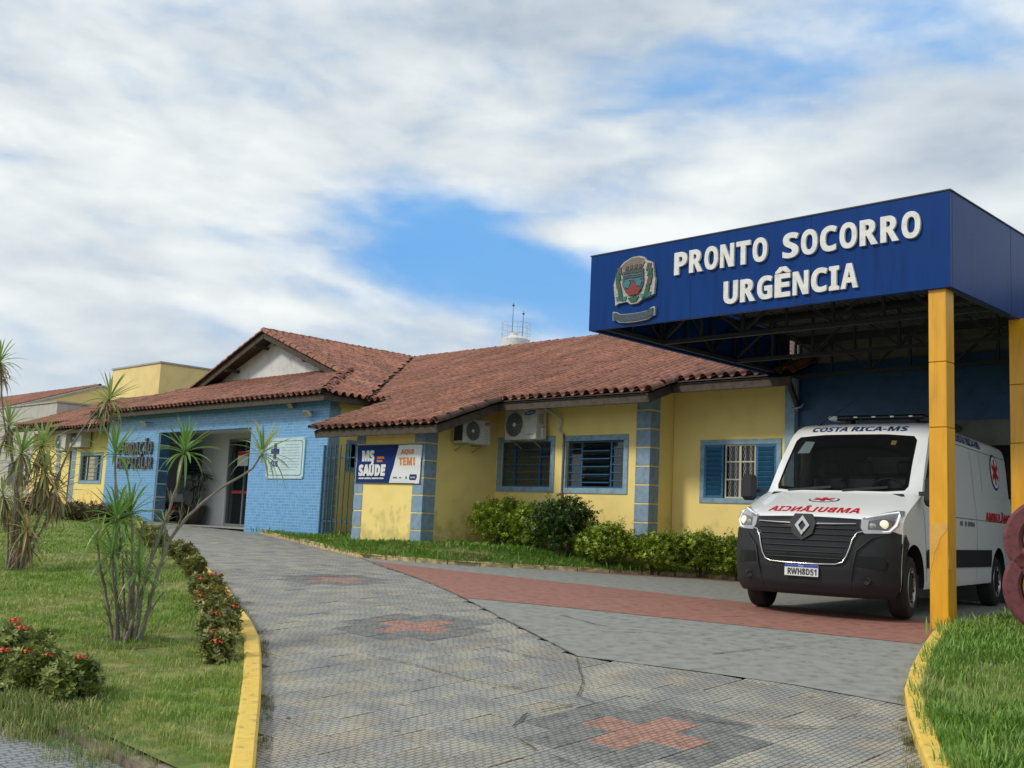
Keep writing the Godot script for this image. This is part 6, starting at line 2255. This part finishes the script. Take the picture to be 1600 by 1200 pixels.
			b.lathe([Vector2(0.22, -0.10), Vector2(0.30, -0.115), Vector2(0.345, -0.10), Vector2(0.36, -0.07), Vector2(0.362, 0.0), Vector2(0.36, 0.07), Vector2(0.345, 0.10), Vector2(0.30, 0.115), Vector2(0.235, 0.108), Vector2(0.22, 0.09)], 40, wx)
			var wl := part("wheel", b, M.rubber, v)
			b = MB.new()
			b.lathe([Vector2(0.235, 0.095), Vector2(0.23, 0.112), Vector2(0.215, 0.112), Vector2(0.20, 0.06), Vector2(0.17, 0.03), Vector2(0.16, 0.075), Vector2(0.08, 0.085), Vector2(0.0, 0.085)], 32, wx)
			part("rim", b, M.silver, wl)
			b = MB.new()
			b.lathe([Vector2(0.155, 0.07), Vector2(0.15, 0.095), Vector2(0.10, 0.105), Vector2(0.0, 0.108)], 24, wx)
			part("hub_cap", b, M.black_plastic, wl)
			for k in 14:
				var a := TAU * k / 14
				b = MB.new()
				b.box(wx * Vector3(cos(a) * 0.19, 0.092, sin(a) * 0.19), Vector3(0.03, 0.02, 0.03), bs * Basis(Vector3.UP, -a), 0.004)
				part("rim_notch", b, M.rubber if k % 2 else M.silver, wl)
	# roof bar and aerials
	b = MB.new()
	b.box(Vector3(0.02, 2.565, -1.95), Vector3(1.24, 0.07, 0.30), Basis.IDENTITY, 0.028)
	var bar := part("light_bar", b, M.black_gloss, v)
	b = MB.new()
	b.box(Vector3(-0.62, 2.565, -1.92), Vector3(0.14, 0.058, 0.26), Basis.IDENTITY, 0.02)
	part("end_lens", b, M.print_white, bar)
	for x in [-0.42, 0.46]:
		b = MB.new()
		b.box(Vector3(x, 2.505, -1.95), Vector3(0.08, 0.08, 0.2))
		part("bar_foot", b, M.black_plastic, bar)
	for k in 4:
		b = MB.new()
		b.box(Vector3(-0.3 + k * 0.25, 2.57, -1.798), Vector3(0.05, 0.02, 0.006))
		part("bar_lamp", b, M.silver, bar)
	b = MB.new()
	b.tube([Vector3(-0.62, 2.42, -1.3), Vector3(-0.30, 2.78, -1.7)], [0.006, 0.003], 5)
	b.box(Vector3(-0.62, 2.41, -1.3), Vector3(0.05, 0.04, 0.08))
	part("aerial", b, M.black_plastic, v)
	b = MB.new()
	b.box(Vector3(0.45, 2.56, -3.1), Vector3(0.5, 0.10, 0.9), Basis.IDENTITY, 0.03)
	part("roof_vent", b, M.black_plastic, v)

func star(v: Node3D, rx: float, ry: float, _k: float, f: Callable) -> void:
	# six-armed medical star in an oval ring
	var b := MB.new()
	var disc := PackedVector2Array()
	for k in 32:
		disc.append(Vector2(cos(TAU * k / 32) * rx, sin(TAU * k / 32) * ry))
	b.patch(disc, Vector2(0.06, 0.05), func(x: float, y: float) -> Vector3: return f.call(x, y), false)
	var base := part("symbol", b, M.print_navy, v)
	b = MB.new()
	var d2 := PackedVector2Array()
	for p in disc:
		d2.append(p * 0.88)
	var lift := func(x: float, y: float, o: float) -> Vector3:
		var n: Vector3 = (f.call(x + 0.01, y) - f.call(x - 0.01, y)).cross(f.call(x, y + 0.01) - f.call(x, y - 0.01)).normalized()
		return f.call(x, y) + n * o
	b.patch(d2, Vector2(0.06, 0.05), func(x: float, y: float) -> Vector3: return lift.call(x, y, 0.003))
	part("symbol_field", b, M.print_white, base)
	b = MB.new()
	for k in 3:
		var a := PI * k / 3 + PI / 2
		var d := Vector2(cos(a), sin(a))
		var n := d.orthogonal()
		var q := PackedVector2Array()
		for e in [[0.72, 0.15], [-0.72, 0.15], [-0.72, -0.15], [0.72, -0.15]]:
			var p: Vector2 = d * e[0] + n * e[1]
			q.append(Vector2(p.x * rx, p.y * ry))
		b.patch(q, Vector2(0.06, 0.05), func(x: float, y: float) -> Vector3: return lift.call(x, y, 0.006 + 0.001 * k))
	part("star", b, M.print_red, base)

# ------------------------------------------------------------------ plants
func strap(droop: float, wide: float) -> ArrayMesh:
	# one narrow folded leaf of length 1 along -z
	var b := MB.new()
	var n := 6
	for k in n:
		var t0 := float(k) / n
		var t1 := float(k + 1) / n
		var w0 := wide * (0.55 + 1.6 * t0) * (1.0 - t0 * t0) + 0.004
		var w1 := wide * (0.55 + 1.6 * t1) * (1.0 - t1 * t1) + (0.004 if k < n - 1 else 0.0)
		var p0 := Vector3(0, 0.06 * t0 - droop * t0 * t0, -t0 * (1.0 - 0.3 * droop * t0))
		var p1 := Vector3(0, 0.06 * t1 - droop * t1 * t1, -t1 * (1.0 - 0.3 * droop * t1))
		for s in [-1.0, 1.0]:
			b.quad(p0, p1, p1 + Vector3(s * w1, w1 * 0.45, 0), p0 + Vector3(s * w0, w0 * 0.45, 0), Vector3.UP)
	return b.mesh()

func dracaena(called: String, at: Vector3, label: String, stems: Array, sd: int) -> void:
	# stems: [path of world points, radius at foot, leaves, leaf length, style]
	var t := thing(called, at, label, "plant", "spiky dracaena clumps on the left lawn")
	var rng := RandomNumberGenerator.new()
	rng.seed = sd
	for s in stems:
		var path := []
		var c := Curve3D.new()
		for k in s[0].size():
			var p: Vector3 = s[0][k]
			var nx: Vector3 = s[0][mini(k + 1, s[0].size() - 1)]
			var pv: Vector3 = s[0][maxi(k - 1, 0)]
			c.add_point(p - at, (pv - nx) * 0.15, (nx - pv) * 0.15)
		var n := maxi(5, int(c.get_baked_length() / 0.09))
		var rad := []
		for k in n + 1:
			path.append(c.sample_baked(c.get_baked_length() * k / n) + Vector3(rng.randf_range(-1, 1), 0, rng.randf_range(-1, 1)) * 0.006)
			rad.append(lerpf(s[1] * 0.58, 0.009, pow(float(k) / n, 0.6)) * (1.0 + 0.10 * (k % 2)))
		var b := MB.new()
		b.tube(path, rad, 7)
		var stem := part("stem", b, M.bark, t)
		if s[2] == 0:
			continue
		var tip: Vector3 = path[-1]
		var axis: Vector3 = ((path[-1] - path[-3]).normalized() + Vector3.UP * 0.9).normalized()
		var side := axis.cross(Vector3(0.3, 0.2, 0.9)).normalized()
		for k in s[2]:
			var f: float = (k + 0.5) / s[2]
			var a: float = k * 2.39996 + rng.randf_range(-0.25, 0.25)
			var open := lerpf(0.12, 1.75, pow(f, 0.8)) + rng.randf_range(-0.12, 0.12)
			if s[4] == "dry":
				open = lerpf(0.4, 2.7, f)
			var d := (axis * cos(open) + (side * cos(a) + axis.cross(side) * sin(a)) * sin(open)).normalized()
			var l: float = 1.14 * s[3] * rng.randf_range(0.8, 1.1) * (0.85 if f < 0.15 else 1.0)
			var m: Material = M.leaf_draco
			if s[4] == "pale":
				m = M.leaf_draco_pale if rng.randf() < 0.65 else M.leaf_draco
			elif s[4] == "dry":
				m = M.leaf_draco_dry if rng.randf() < 0.7 else M.leaf_draco_pale
			elif f > 0.9 and rng.randf() < 0.4:
				m = M.leaf_draco_pale
			var mesh: Mesh = M.strap_0 if f < 0.45 else (M.strap_1 if f < 0.8 else M.strap_2)
			inst("leaf", mesh, m, stem, leaf_xf(tip - axis * 0.05 * f, d, l))
		if sd == 1 and s[2] > 20:
			# narrow leaves that sprout along the lower stem
			var sx := []
			var sc := PackedColorArray()
			for k in 34:
				var at2: Vector3 = path[int(rng.randf_range(0.12, 0.72) * path.size())]
				var a := rng.randf() * TAU
				sx.append(leaf_xf(at2, Vector3(cos(a), rng.randf_range(0.6, 2.6), sin(a)), rng.randf_range(0.12, 0.26), 0.8))
				var lc := Vector3(0.10, 0.17, 0.045).lerp(Vector3(0.22, 0.22, 0.10), rng.randf())
				sc.append(Color(lc.x, lc.y, lc.z))
			multi("stem_leaves", M.strap_0, M.leaf_tint, sx, sc, stem)
		if s[4] == "dry" or (s[4] == "pale" and sd == 2):
			# old leaves still hanging below the head
			var xfs := []
			var cols := PackedColorArray()
			for k in 46:
				var a := rng.randf() * TAU
				var d := Vector3(cos(a), rng.randf_range(-1.9, 0.35), sin(a)).normalized()
				xfs.append(leaf_xf(tip - axis * rng.randf_range(0.02, 0.28), d, s[3] * rng.randf_range(0.6, 1.05)))
				var dc := Vector3(0.36, 0.28, 0.15).lerp(Vector3(0.20, 0.12, 0.07), rng.randf()) if rng.randf() < 0.75 else Vector3(0.26, 0.28, 0.11)
				cols.append(Color(dc.x, dc.y, dc.z))
			multi("hanging_leaves", M.strap_1, M.leaf_tint, xfs, cols, stem)

func sprig(leaves: int, sd: int, long: float) -> ArrayMesh:
	var rng := RandomNumberGenerator.new()
	rng.seed = sd
	var b := MB.new()
	for k in leaves:
		var a := k * 2.39996
		var base := Vector3(0, rng.randf_range(-0.5, 0.5), 0)
		var d := Vector3(cos(a), rng.randf_range(-0.1, 0.9), sin(a)).normalized()
		var x := d.cross(Vector3.UP).normalized() * 0.26 * long
		var m := base + d * 0.5 * long + Vector3(0, 0.05, 0)
		var e := base + d * long
		b.tri(base, m + x, e, Vector3.UP); b.tri(base, e, m - x, Vector3.UP)
	return b.mesh()

func bush(called: String, at: Vector3, rx: float, rz: float, h: float, n: int, ca: Vector3, cb: Vector3, leaf: float, label: String, category: String, group: String, sd: int, flowers := 0, bare := 0.25) -> void:
	var t := thing(called, at, label, category, group)
	var rng := RandomNumberGenerator.new()
	rng.seed = sd
	var nz := FastNoiseLite.new()
	nz.seed = sd; nz.frequency = 0.9 / maxf(rx, 0.2); nz.fractal_octaves = 3
	var xfs := []
	var cols := PackedColorArray()
	var tops := []
	var mid := h * (0.5 + bare * 0.5)
	var half := h * (0.5 - bare * 0.5)
	for k in n:
		var d := Vector3(rng.randfn(), rng.randfn() * 0.9 + 0.15, rng.randfn()).normalized()
		var q := pow(rng.randf(), 0.38)
		var bulge := 1.0 + 0.55 * nz.get_noise_3d(d.x * 2.0, d.y * 2.0, d.z * 2.0)
		var box := pow(pow(absf(d.x), 3.0) + pow(absf(d.y), 3.0) + pow(absf(d.z), 3.0), -1.0 / 3.0)
		var p := Vector3(d.x * rx, d.y * half, d.z * rz) * q * bulge * lerpf(1.0, box, 0.6) + Vector3(0, mid, 0)
		if p.y < 0.03:
			continue
		if nz.get_noise_3d(p.x * 5.0 + 30.0, p.y * 5.0, p.z * 5.0) < -0.28:
			continue
		var bs := Basis.from_euler(Vector3(rng.randf_range(-0.9, 0.9), rng.randf() * TAU, rng.randf_range(-0.9, 0.9))) * Basis.from_scale(Vector3.ONE * leaf * rng.randf_range(0.7, 1.25))
		xfs.append(Transform3D(bs, p))
		var f := clampf(0.55 + 0.6 * nz.get_noise_3d(p.x * 6.0, p.y * 6.0, p.z * 6.0) + rng.randf_range(-0.3, 0.3) + 0.25 * (q - 0.7), 0.0, 1.0)
		var c := ca.lerp(cb, f)
		cols.append(Color(c.x, c.y, c.z))
		if q > 0.9 and d.y > 0.1:
			tops.append(p)
	multi("foliage", M.sprig_mesh, M.leaf_tint, xfs, cols, t)
	for k in 5:
		var a := rng.randf() * TAU
		var e := Vector3(cos(a) * rx * 0.6, h * rng.randf_range(0.6, 0.9), sin(a) * rz * 0.6)
		var b := MB.new()
		b.tube([Vector3(e.x * 0.2, -0.05, e.z * 0.2), Vector3(e.x * 0.5, h * 0.3, e.z * 0.5), e], [0.018 * h + 0.006, 0.012 * h + 0.004, 0.004], 5)
		part("branch", b, M.twig, t)
	for k in mini(flowers, tops.size()):
		var p: Vector3 = tops[(k * 37 + sd * 11) % tops.size()]
		inst("flower_cluster", M.bloom_mesh, M.flower, t, Transform3D(Basis.from_scale(Vector3.ONE * rng.randf_range(0.75, 1.2)), p + Vector3(0, 0.015, 0)))
	# upright shoots that stand out of the clipped top
	if group.begins_with("shrubs"):
		for k in 5:
			var x := rng.randf_range(-rx, rx) * 0.8
			var hh := rng.randf_range(0.06, 0.24)
			var sx := []
			var sc := PackedColorArray()
			for j in 9:
				sx.append(Transform3D(Basis(Vector3.UP, rng.randf() * TAU).scaled(Vector3.ONE * leaf * lerpf(0.9, 0.45, j / 8.0)), Vector3(x + rng.randf_range(-0.01, 0.01), h * 0.96 + hh * j / 8.0, rng.randf_range(-0.2, 0.2) * rz)))
				sc.append(Color(cb.x, cb.y, cb.z))
			multi("shoot", M.sprig_mesh, M.leaf_tint, sx, sc, t)

func make_plants() -> void:
	M["strap_0"] = strap(0.12, 0.029)
	M["strap_1"] = strap(0.36, 0.029)
	M["strap_2"] = strap(0.70, 0.027)
	M["sprig_mesh"] = sprig(8, 3, 1.0)
	var b := MB.new()
	var rng := RandomNumberGenerator.new()
	rng.seed = 12
	for k in 26:
		var d := Vector3(rng.randfn(), absf(rng.randfn()) + 0.2, rng.randfn()).normalized()
		var x := d.cross(Vector3.UP).normalized() * 0.009
		var y := d.cross(x).normalized() * 0.009
		var p := d * Vector3(0.045, 0.03, 0.045)
		b.quad(p + x, p + y, p - x, p - y, d)
		b.tri(p * 0.3, p + x, p - x, d)
	M["bloom_mesh"] = b.mesh()

func place_plants() -> void:
	var base := Vector3(-9.24, -0.30, -4.57)
	dracaena("dracaena", base, "green multi-stemmed spiky dracaena in the middle of the left lawn", [
		[[base, Vector3(-9.29, 0.27, -4.42), Vector3(-9.16, 0.55, -4.40), Vector3(-9.24, 0.80, -4.36), Vector3(-9.25, 1.07, -4.33), Vector3(-9.31, 1.38, -4.34)], 0.035, 30, 0.33, "fresh"],
		[[base + Vector3(0.05, 0, -0.05), Vector3(-9.14, 0.20, -4.64), Vector3(-9.09, 0.57, -4.70), Vector3(-8.93, 0.86, -4.70), Vector3(-8.84, 1.1, -4.72), Vector3(-8.68, 1.42, -4.67)], 0.036, 32, 0.34, "fresh"],
		[[base + Vector3(0.09, 0, -0.08), Vector3(-9.06, 0.30, -4.72), Vector3(-9.02, 0.60, -4.78), Vector3(-8.85, 0.87, -4.89), Vector3(-8.63, 1.12, -5.06), Vector3(-8.46, 1.26, -5.21), Vector3(-8.40, 1.45, -5.30)], 0.04, 30, 0.33, "pale"],
		[[base + Vector3(-0.06, 0, 0.05), Vector3(-9.26, 0.25, -4.42), Vector3(-9.15, 0.55, -4.35), Vector3(-9.09, 0.80, -4.30)], 0.03, 34, 0.34, "fresh"],
		[[base + Vector3(0.0, 0, 0.0), Vector3(-9.18, 0.28, -4.53), Vector3(-9.20, 0.6, -4.52), Vector3(-9.24, 0.85, -4.50)], 0.032, 34, 0.34, "fresh"],
		[[base + Vector3(-0.10, 0, 0.08), Vector3(-9.33, 0.10, -4.38), Vector3(-9.24, 0.35, -4.26), Vector3(-9.18, 0.59, -4.19)], 0.025, 28, 0.28, "pale"],
		[[base + Vector3(-0.03, 0, 0.09), Vector3(-9.20, 0.05, -4.42), Vector3(-9.06, 0.30, -4.30), Vector3(-8.99, 0.50, -4.25)], 0.025, 28, 0.30, "fresh"],
		[[base + Vector3(0.10, 0, 0.06), Vector3(-9.02, 0.0, -4.52), Vector3(-8.86, 0.2, -4.45), Vector3(-8.78, 0.36, -4.40)], 0.028, 30, 0.30, "fresh"],
		[[Vector3(-9.04, 0.55, -4.76), Vector3(-9.15, 0.68, -4.80), Vector3(-9.22, 0.77, -4.82)], 0.014, 18, 0.17, "pale"],
		[[base + Vector3(0.12, 0, -0.02), Vector3(-9.07, -0.02, -4.69), Vector3(-8.98, 0.15, -4.75)], 0.016, 0, 0.0, ""],
		[[base + Vector3(0.03, 0, 0.03), Vector3(-9.12, 0.15, -4.5), Vector3(-9.10, 0.5, -4.42)], 0.028, 0, 0.0, ""],
		[[base + Vector3(-0.05, 0, -0.02), Vector3(-9.33, 0.1, -4.55), Vector3(-9.30, 0.5, -4.48)], 0.026, 0, 0.0, ""],
		[[base + Vector3(-0.02, 0, -0.06), Vector3(-9.26, 0.2, -4.6), Vector3(-9.2, 0.62, -4.6), Vector3(-9.16, 0.74, -4.58)], 0.03, 0, 0.0, ""],
	], 1)
	var b2 := Vector3(-15.1, -0.02, -5.75)
	dracaena("dracaena", b2, "tall dry tufted dracaena at the left edge of the lawn", [
		[[b2, Vector3(-15.0, 0.75, -5.71), Vector3(-15.1, 1.4, -5.6), Vector3(-15.25, 2.1, -5.45), Vector3(-15.27, 2.82, -5.34)], 0.045, 28, 0.36, "pale"],
		[[b2 + Vector3(0.1, 0, -0.05), Vector3(-14.82, 0.68, -5.91), Vector3(-14.6, 1.25, -6.02), Vector3(-14.45, 1.65, -6.09), Vector3(-14.22, 2.08, -6.24), Vector3(-14.02, 2.35, -6.39)], 0.045, 34, 0.42, "pale"],
		[[b2 + Vector3(-0.05, 0, 0.0), Vector3(-15.05, 1.0, -5.65), Vector3(-15.23, 1.95, -5.54)], 0.04, 28, 0.38, "pale"],
		[[b2 + Vector3(0.0, 0, 0.06), Vector3(-14.85, 0.9, -5.6), Vector3(-14.72, 1.56, -5.55)], 0.04, 32, 0.44, "pale"],
		[[b2 + Vector3(0.05, 0, -0.05), Vector3(-14.95, 0.9, -5.85), Vector3(-14.92, 1.71, -5.90)], 0.04, 30, 0.44, "pale"],
		[[b2 + Vector3(-0.08, 0, 0.05), Vector3(-15.06, 0.6, -5.6), Vector3(-15.03, 0.99, -5.49)], 0.035, 26, 0.40, "dry"],
		[[b2 + Vector3(0.08, 0, 0.0), Vector3(-14.8, 0.8, -5.8), Vector3(-14.61, 1.33, -5.85)], 0.035, 34, 0.46, "dry"],
		[[b2 + Vector3(0.05, 0, 0.05), Vector3(-14.9, 0.25, -5.78), Vector3(-14.78, 0.55, -5.75)], 0.03, 30, 0.42, "dry"],
		[[b2 + Vector3(0.02, 0, -0.1), Vector3(-15.1, 0.5, -5.8), Vector3(-15.25, 0.92, -5.79)], 0.03, 26, 0.40, "dry"],
		[[b2 + Vector3(0.12, 0, -0.08), Vector3(-14.85, 0.6, -6.0), Vector3(-14.78, 1.08, -6.10)], 0.03, 28, 0.42, "dry"],
	], 2)
	# clipped shrubs along the window wall
	var lime := Vector3(0.34, 0.44, 0.04)
	var mid := Vector3(0.07, 0.13, 0.018)
	var deep := Vector3(0.018, 0.048, 0.014)
	for e in [[-15.95, -15.95, 0.62, 0.42, 0.98, mid, lime, "lime green clipped shrub at the left end of the row under the windows"], [-14.98, -15.95, 0.55, 0.42, 0.92, mid, lime, "lime green shrub under the air conditioner pipe beside the dark shrub"], [-14.05, -15.8, 0.62, 0.5, 1.12, deep, mid, "dark green taller shrub under the open vent window"], [-13.05, -15.9, 0.52, 0.42, 0.80, mid, lime, "lime topped shrub left of the blue corner blocks"], [-12.15, -16.3, 0.45, 0.4, 0.70, mid, lime, "low sparse shrub in front of the blue corner blocks"], [-11.45, -16.75, 0.45, 0.35, 0.72, deep, lime, "low shrub below the left shutter"], [-10.75, -16.95, 0.42, 0.33, 0.70, mid, lime, "sparse leggy shrub between the shutter window and the van"], [-10.15, -17.0, 0.36, 0.3, 1.0, mid, lime, "tallest lime shrub, half hidden by the van headlight"]]:
		bush("clipped_shrub", Vector3(e[0], bank(e[0], e[1]) - 0.02, e[1]), e[2] * 1.12, e[3] * 1.05, e[4], 1900, e[5], e[6], 0.06, e[7], "shrub", "shrubs along the window wall", int(-e[0] * 10), 0, 0.16)
	# flowering bushes along the left kerb and by the pavement
	var ix := [[-7.95, -4.85, 0.22, 0.36, 2, "small flowering bush nearest the camera along the left kerb"], [-8.65, -5.28, 0.28, 0.40, 2, "second flowering bush along the left kerb, beside the yellow kerb bend"], [-9.30, -5.66, 0.32, 0.46, 2, "third and largest flowering bush along the left kerb"], [-10.25, -6.10, 0.28, 0.40, 3, "fourth flowering bush along the left kerb, partly brown"], [-11.05, -6.50, 0.32, 0.42, 5, "fifth flowering bush along the left kerb, with orange blooms"], [-12.70, -7.25, 0.24, 0.46, 0, "sparse dark bush where the left kerb shows yellow"], [-14.2, -7.95, 0.26, 0.45, 0, "thin bush behind the long leaning dracaena stem"], [-15.3, -8.4, 0.28, 0.42, 0, "small bush left of the leaning dracaena stem by the drive"], [-17.6, -9.2, 0.4, 0.42, 0, "dark rounded bush at the foot of the tiled entrance wall"], [-19.8, -10.2, 0.44, 0.45, 0, "dark bush by the drive close to the entrance"], [-27.2, -12.6, 0.62, 0.52, 0, "reddish bush before the barred window left of the entrance"], [-28.6, -12.4, 0.62, 0.50, 1, "reddish bush below the left wing wall"], [-32.0, -12.6, 0.62, 0.6, 0, "far dark bush at the left wing corner"]]
	for e in ix:
		if e[2] < 0.45:
			e[0] -= 0.02; e[1] += 0.12; e[2] *= 0.54; e[3] *= 0.68
		bush("flowering_bush", Vector3(e[0], ground(e[0], e[1]) + 0.04, e[1]), e[2], e[2], e[3], int(300 + 900 * e[2]), Vector3(0.07, 0.11, 0.03), Vector3(0.34, 0.32, 0.09) if e[2] < 0.6 else Vector3(0.11, 0.055, 0.02), 0.05 + 0.05 * maxf(0.0, e[2] - 0.4), e[5], "bush", "low bushes along the lawn edge", int(-e[0] * 13), e[4], 0.05)
	for e in [[-8.34, -3.24, 0.28, 0.42, 8, "flowering bush cut by the left edge of the picture near the pavement"], [-7.92, -3.26, 0.20, 0.32, 4, "flowering bush second from the left edge by the pavement kerb"], [-7.44, -3.32, 0.16, 0.30, 1, "small dark bush by the pavement kerb with long grass round it"]]:
		bush("flowering_bush", Vector3(e[0], ground(e[0], e[1]) + 0.03, e[1]), e[2], e[2], e[3], int(700 + 1200 * e[2]), Vector3(0.06, 0.11, 0.028), Vector3(0.28, 0.32, 0.07), 0.045, e[5], "bush", "low bushes by the pavement", int(-e[0] * 17), e[4], 0.05)

func _ready() -> void:
	setting_light()
	var sf := SystemFont.new()
	sf.font_names = PackedStringArray(["Droid Sans"])
	sf.font_weight = 700
	bold = sf
	make_materials()
	M["tile_mesh"] = tile_shape()
	M["cap_mesh"] = cap_shape()
	make_plants()
	make_ground()
	make_wing()
	make_entrance()
	make_far_buildings()
	make_canopy()
	make_wall_things()
	make_van()
	make_ornament()
	place_plants()
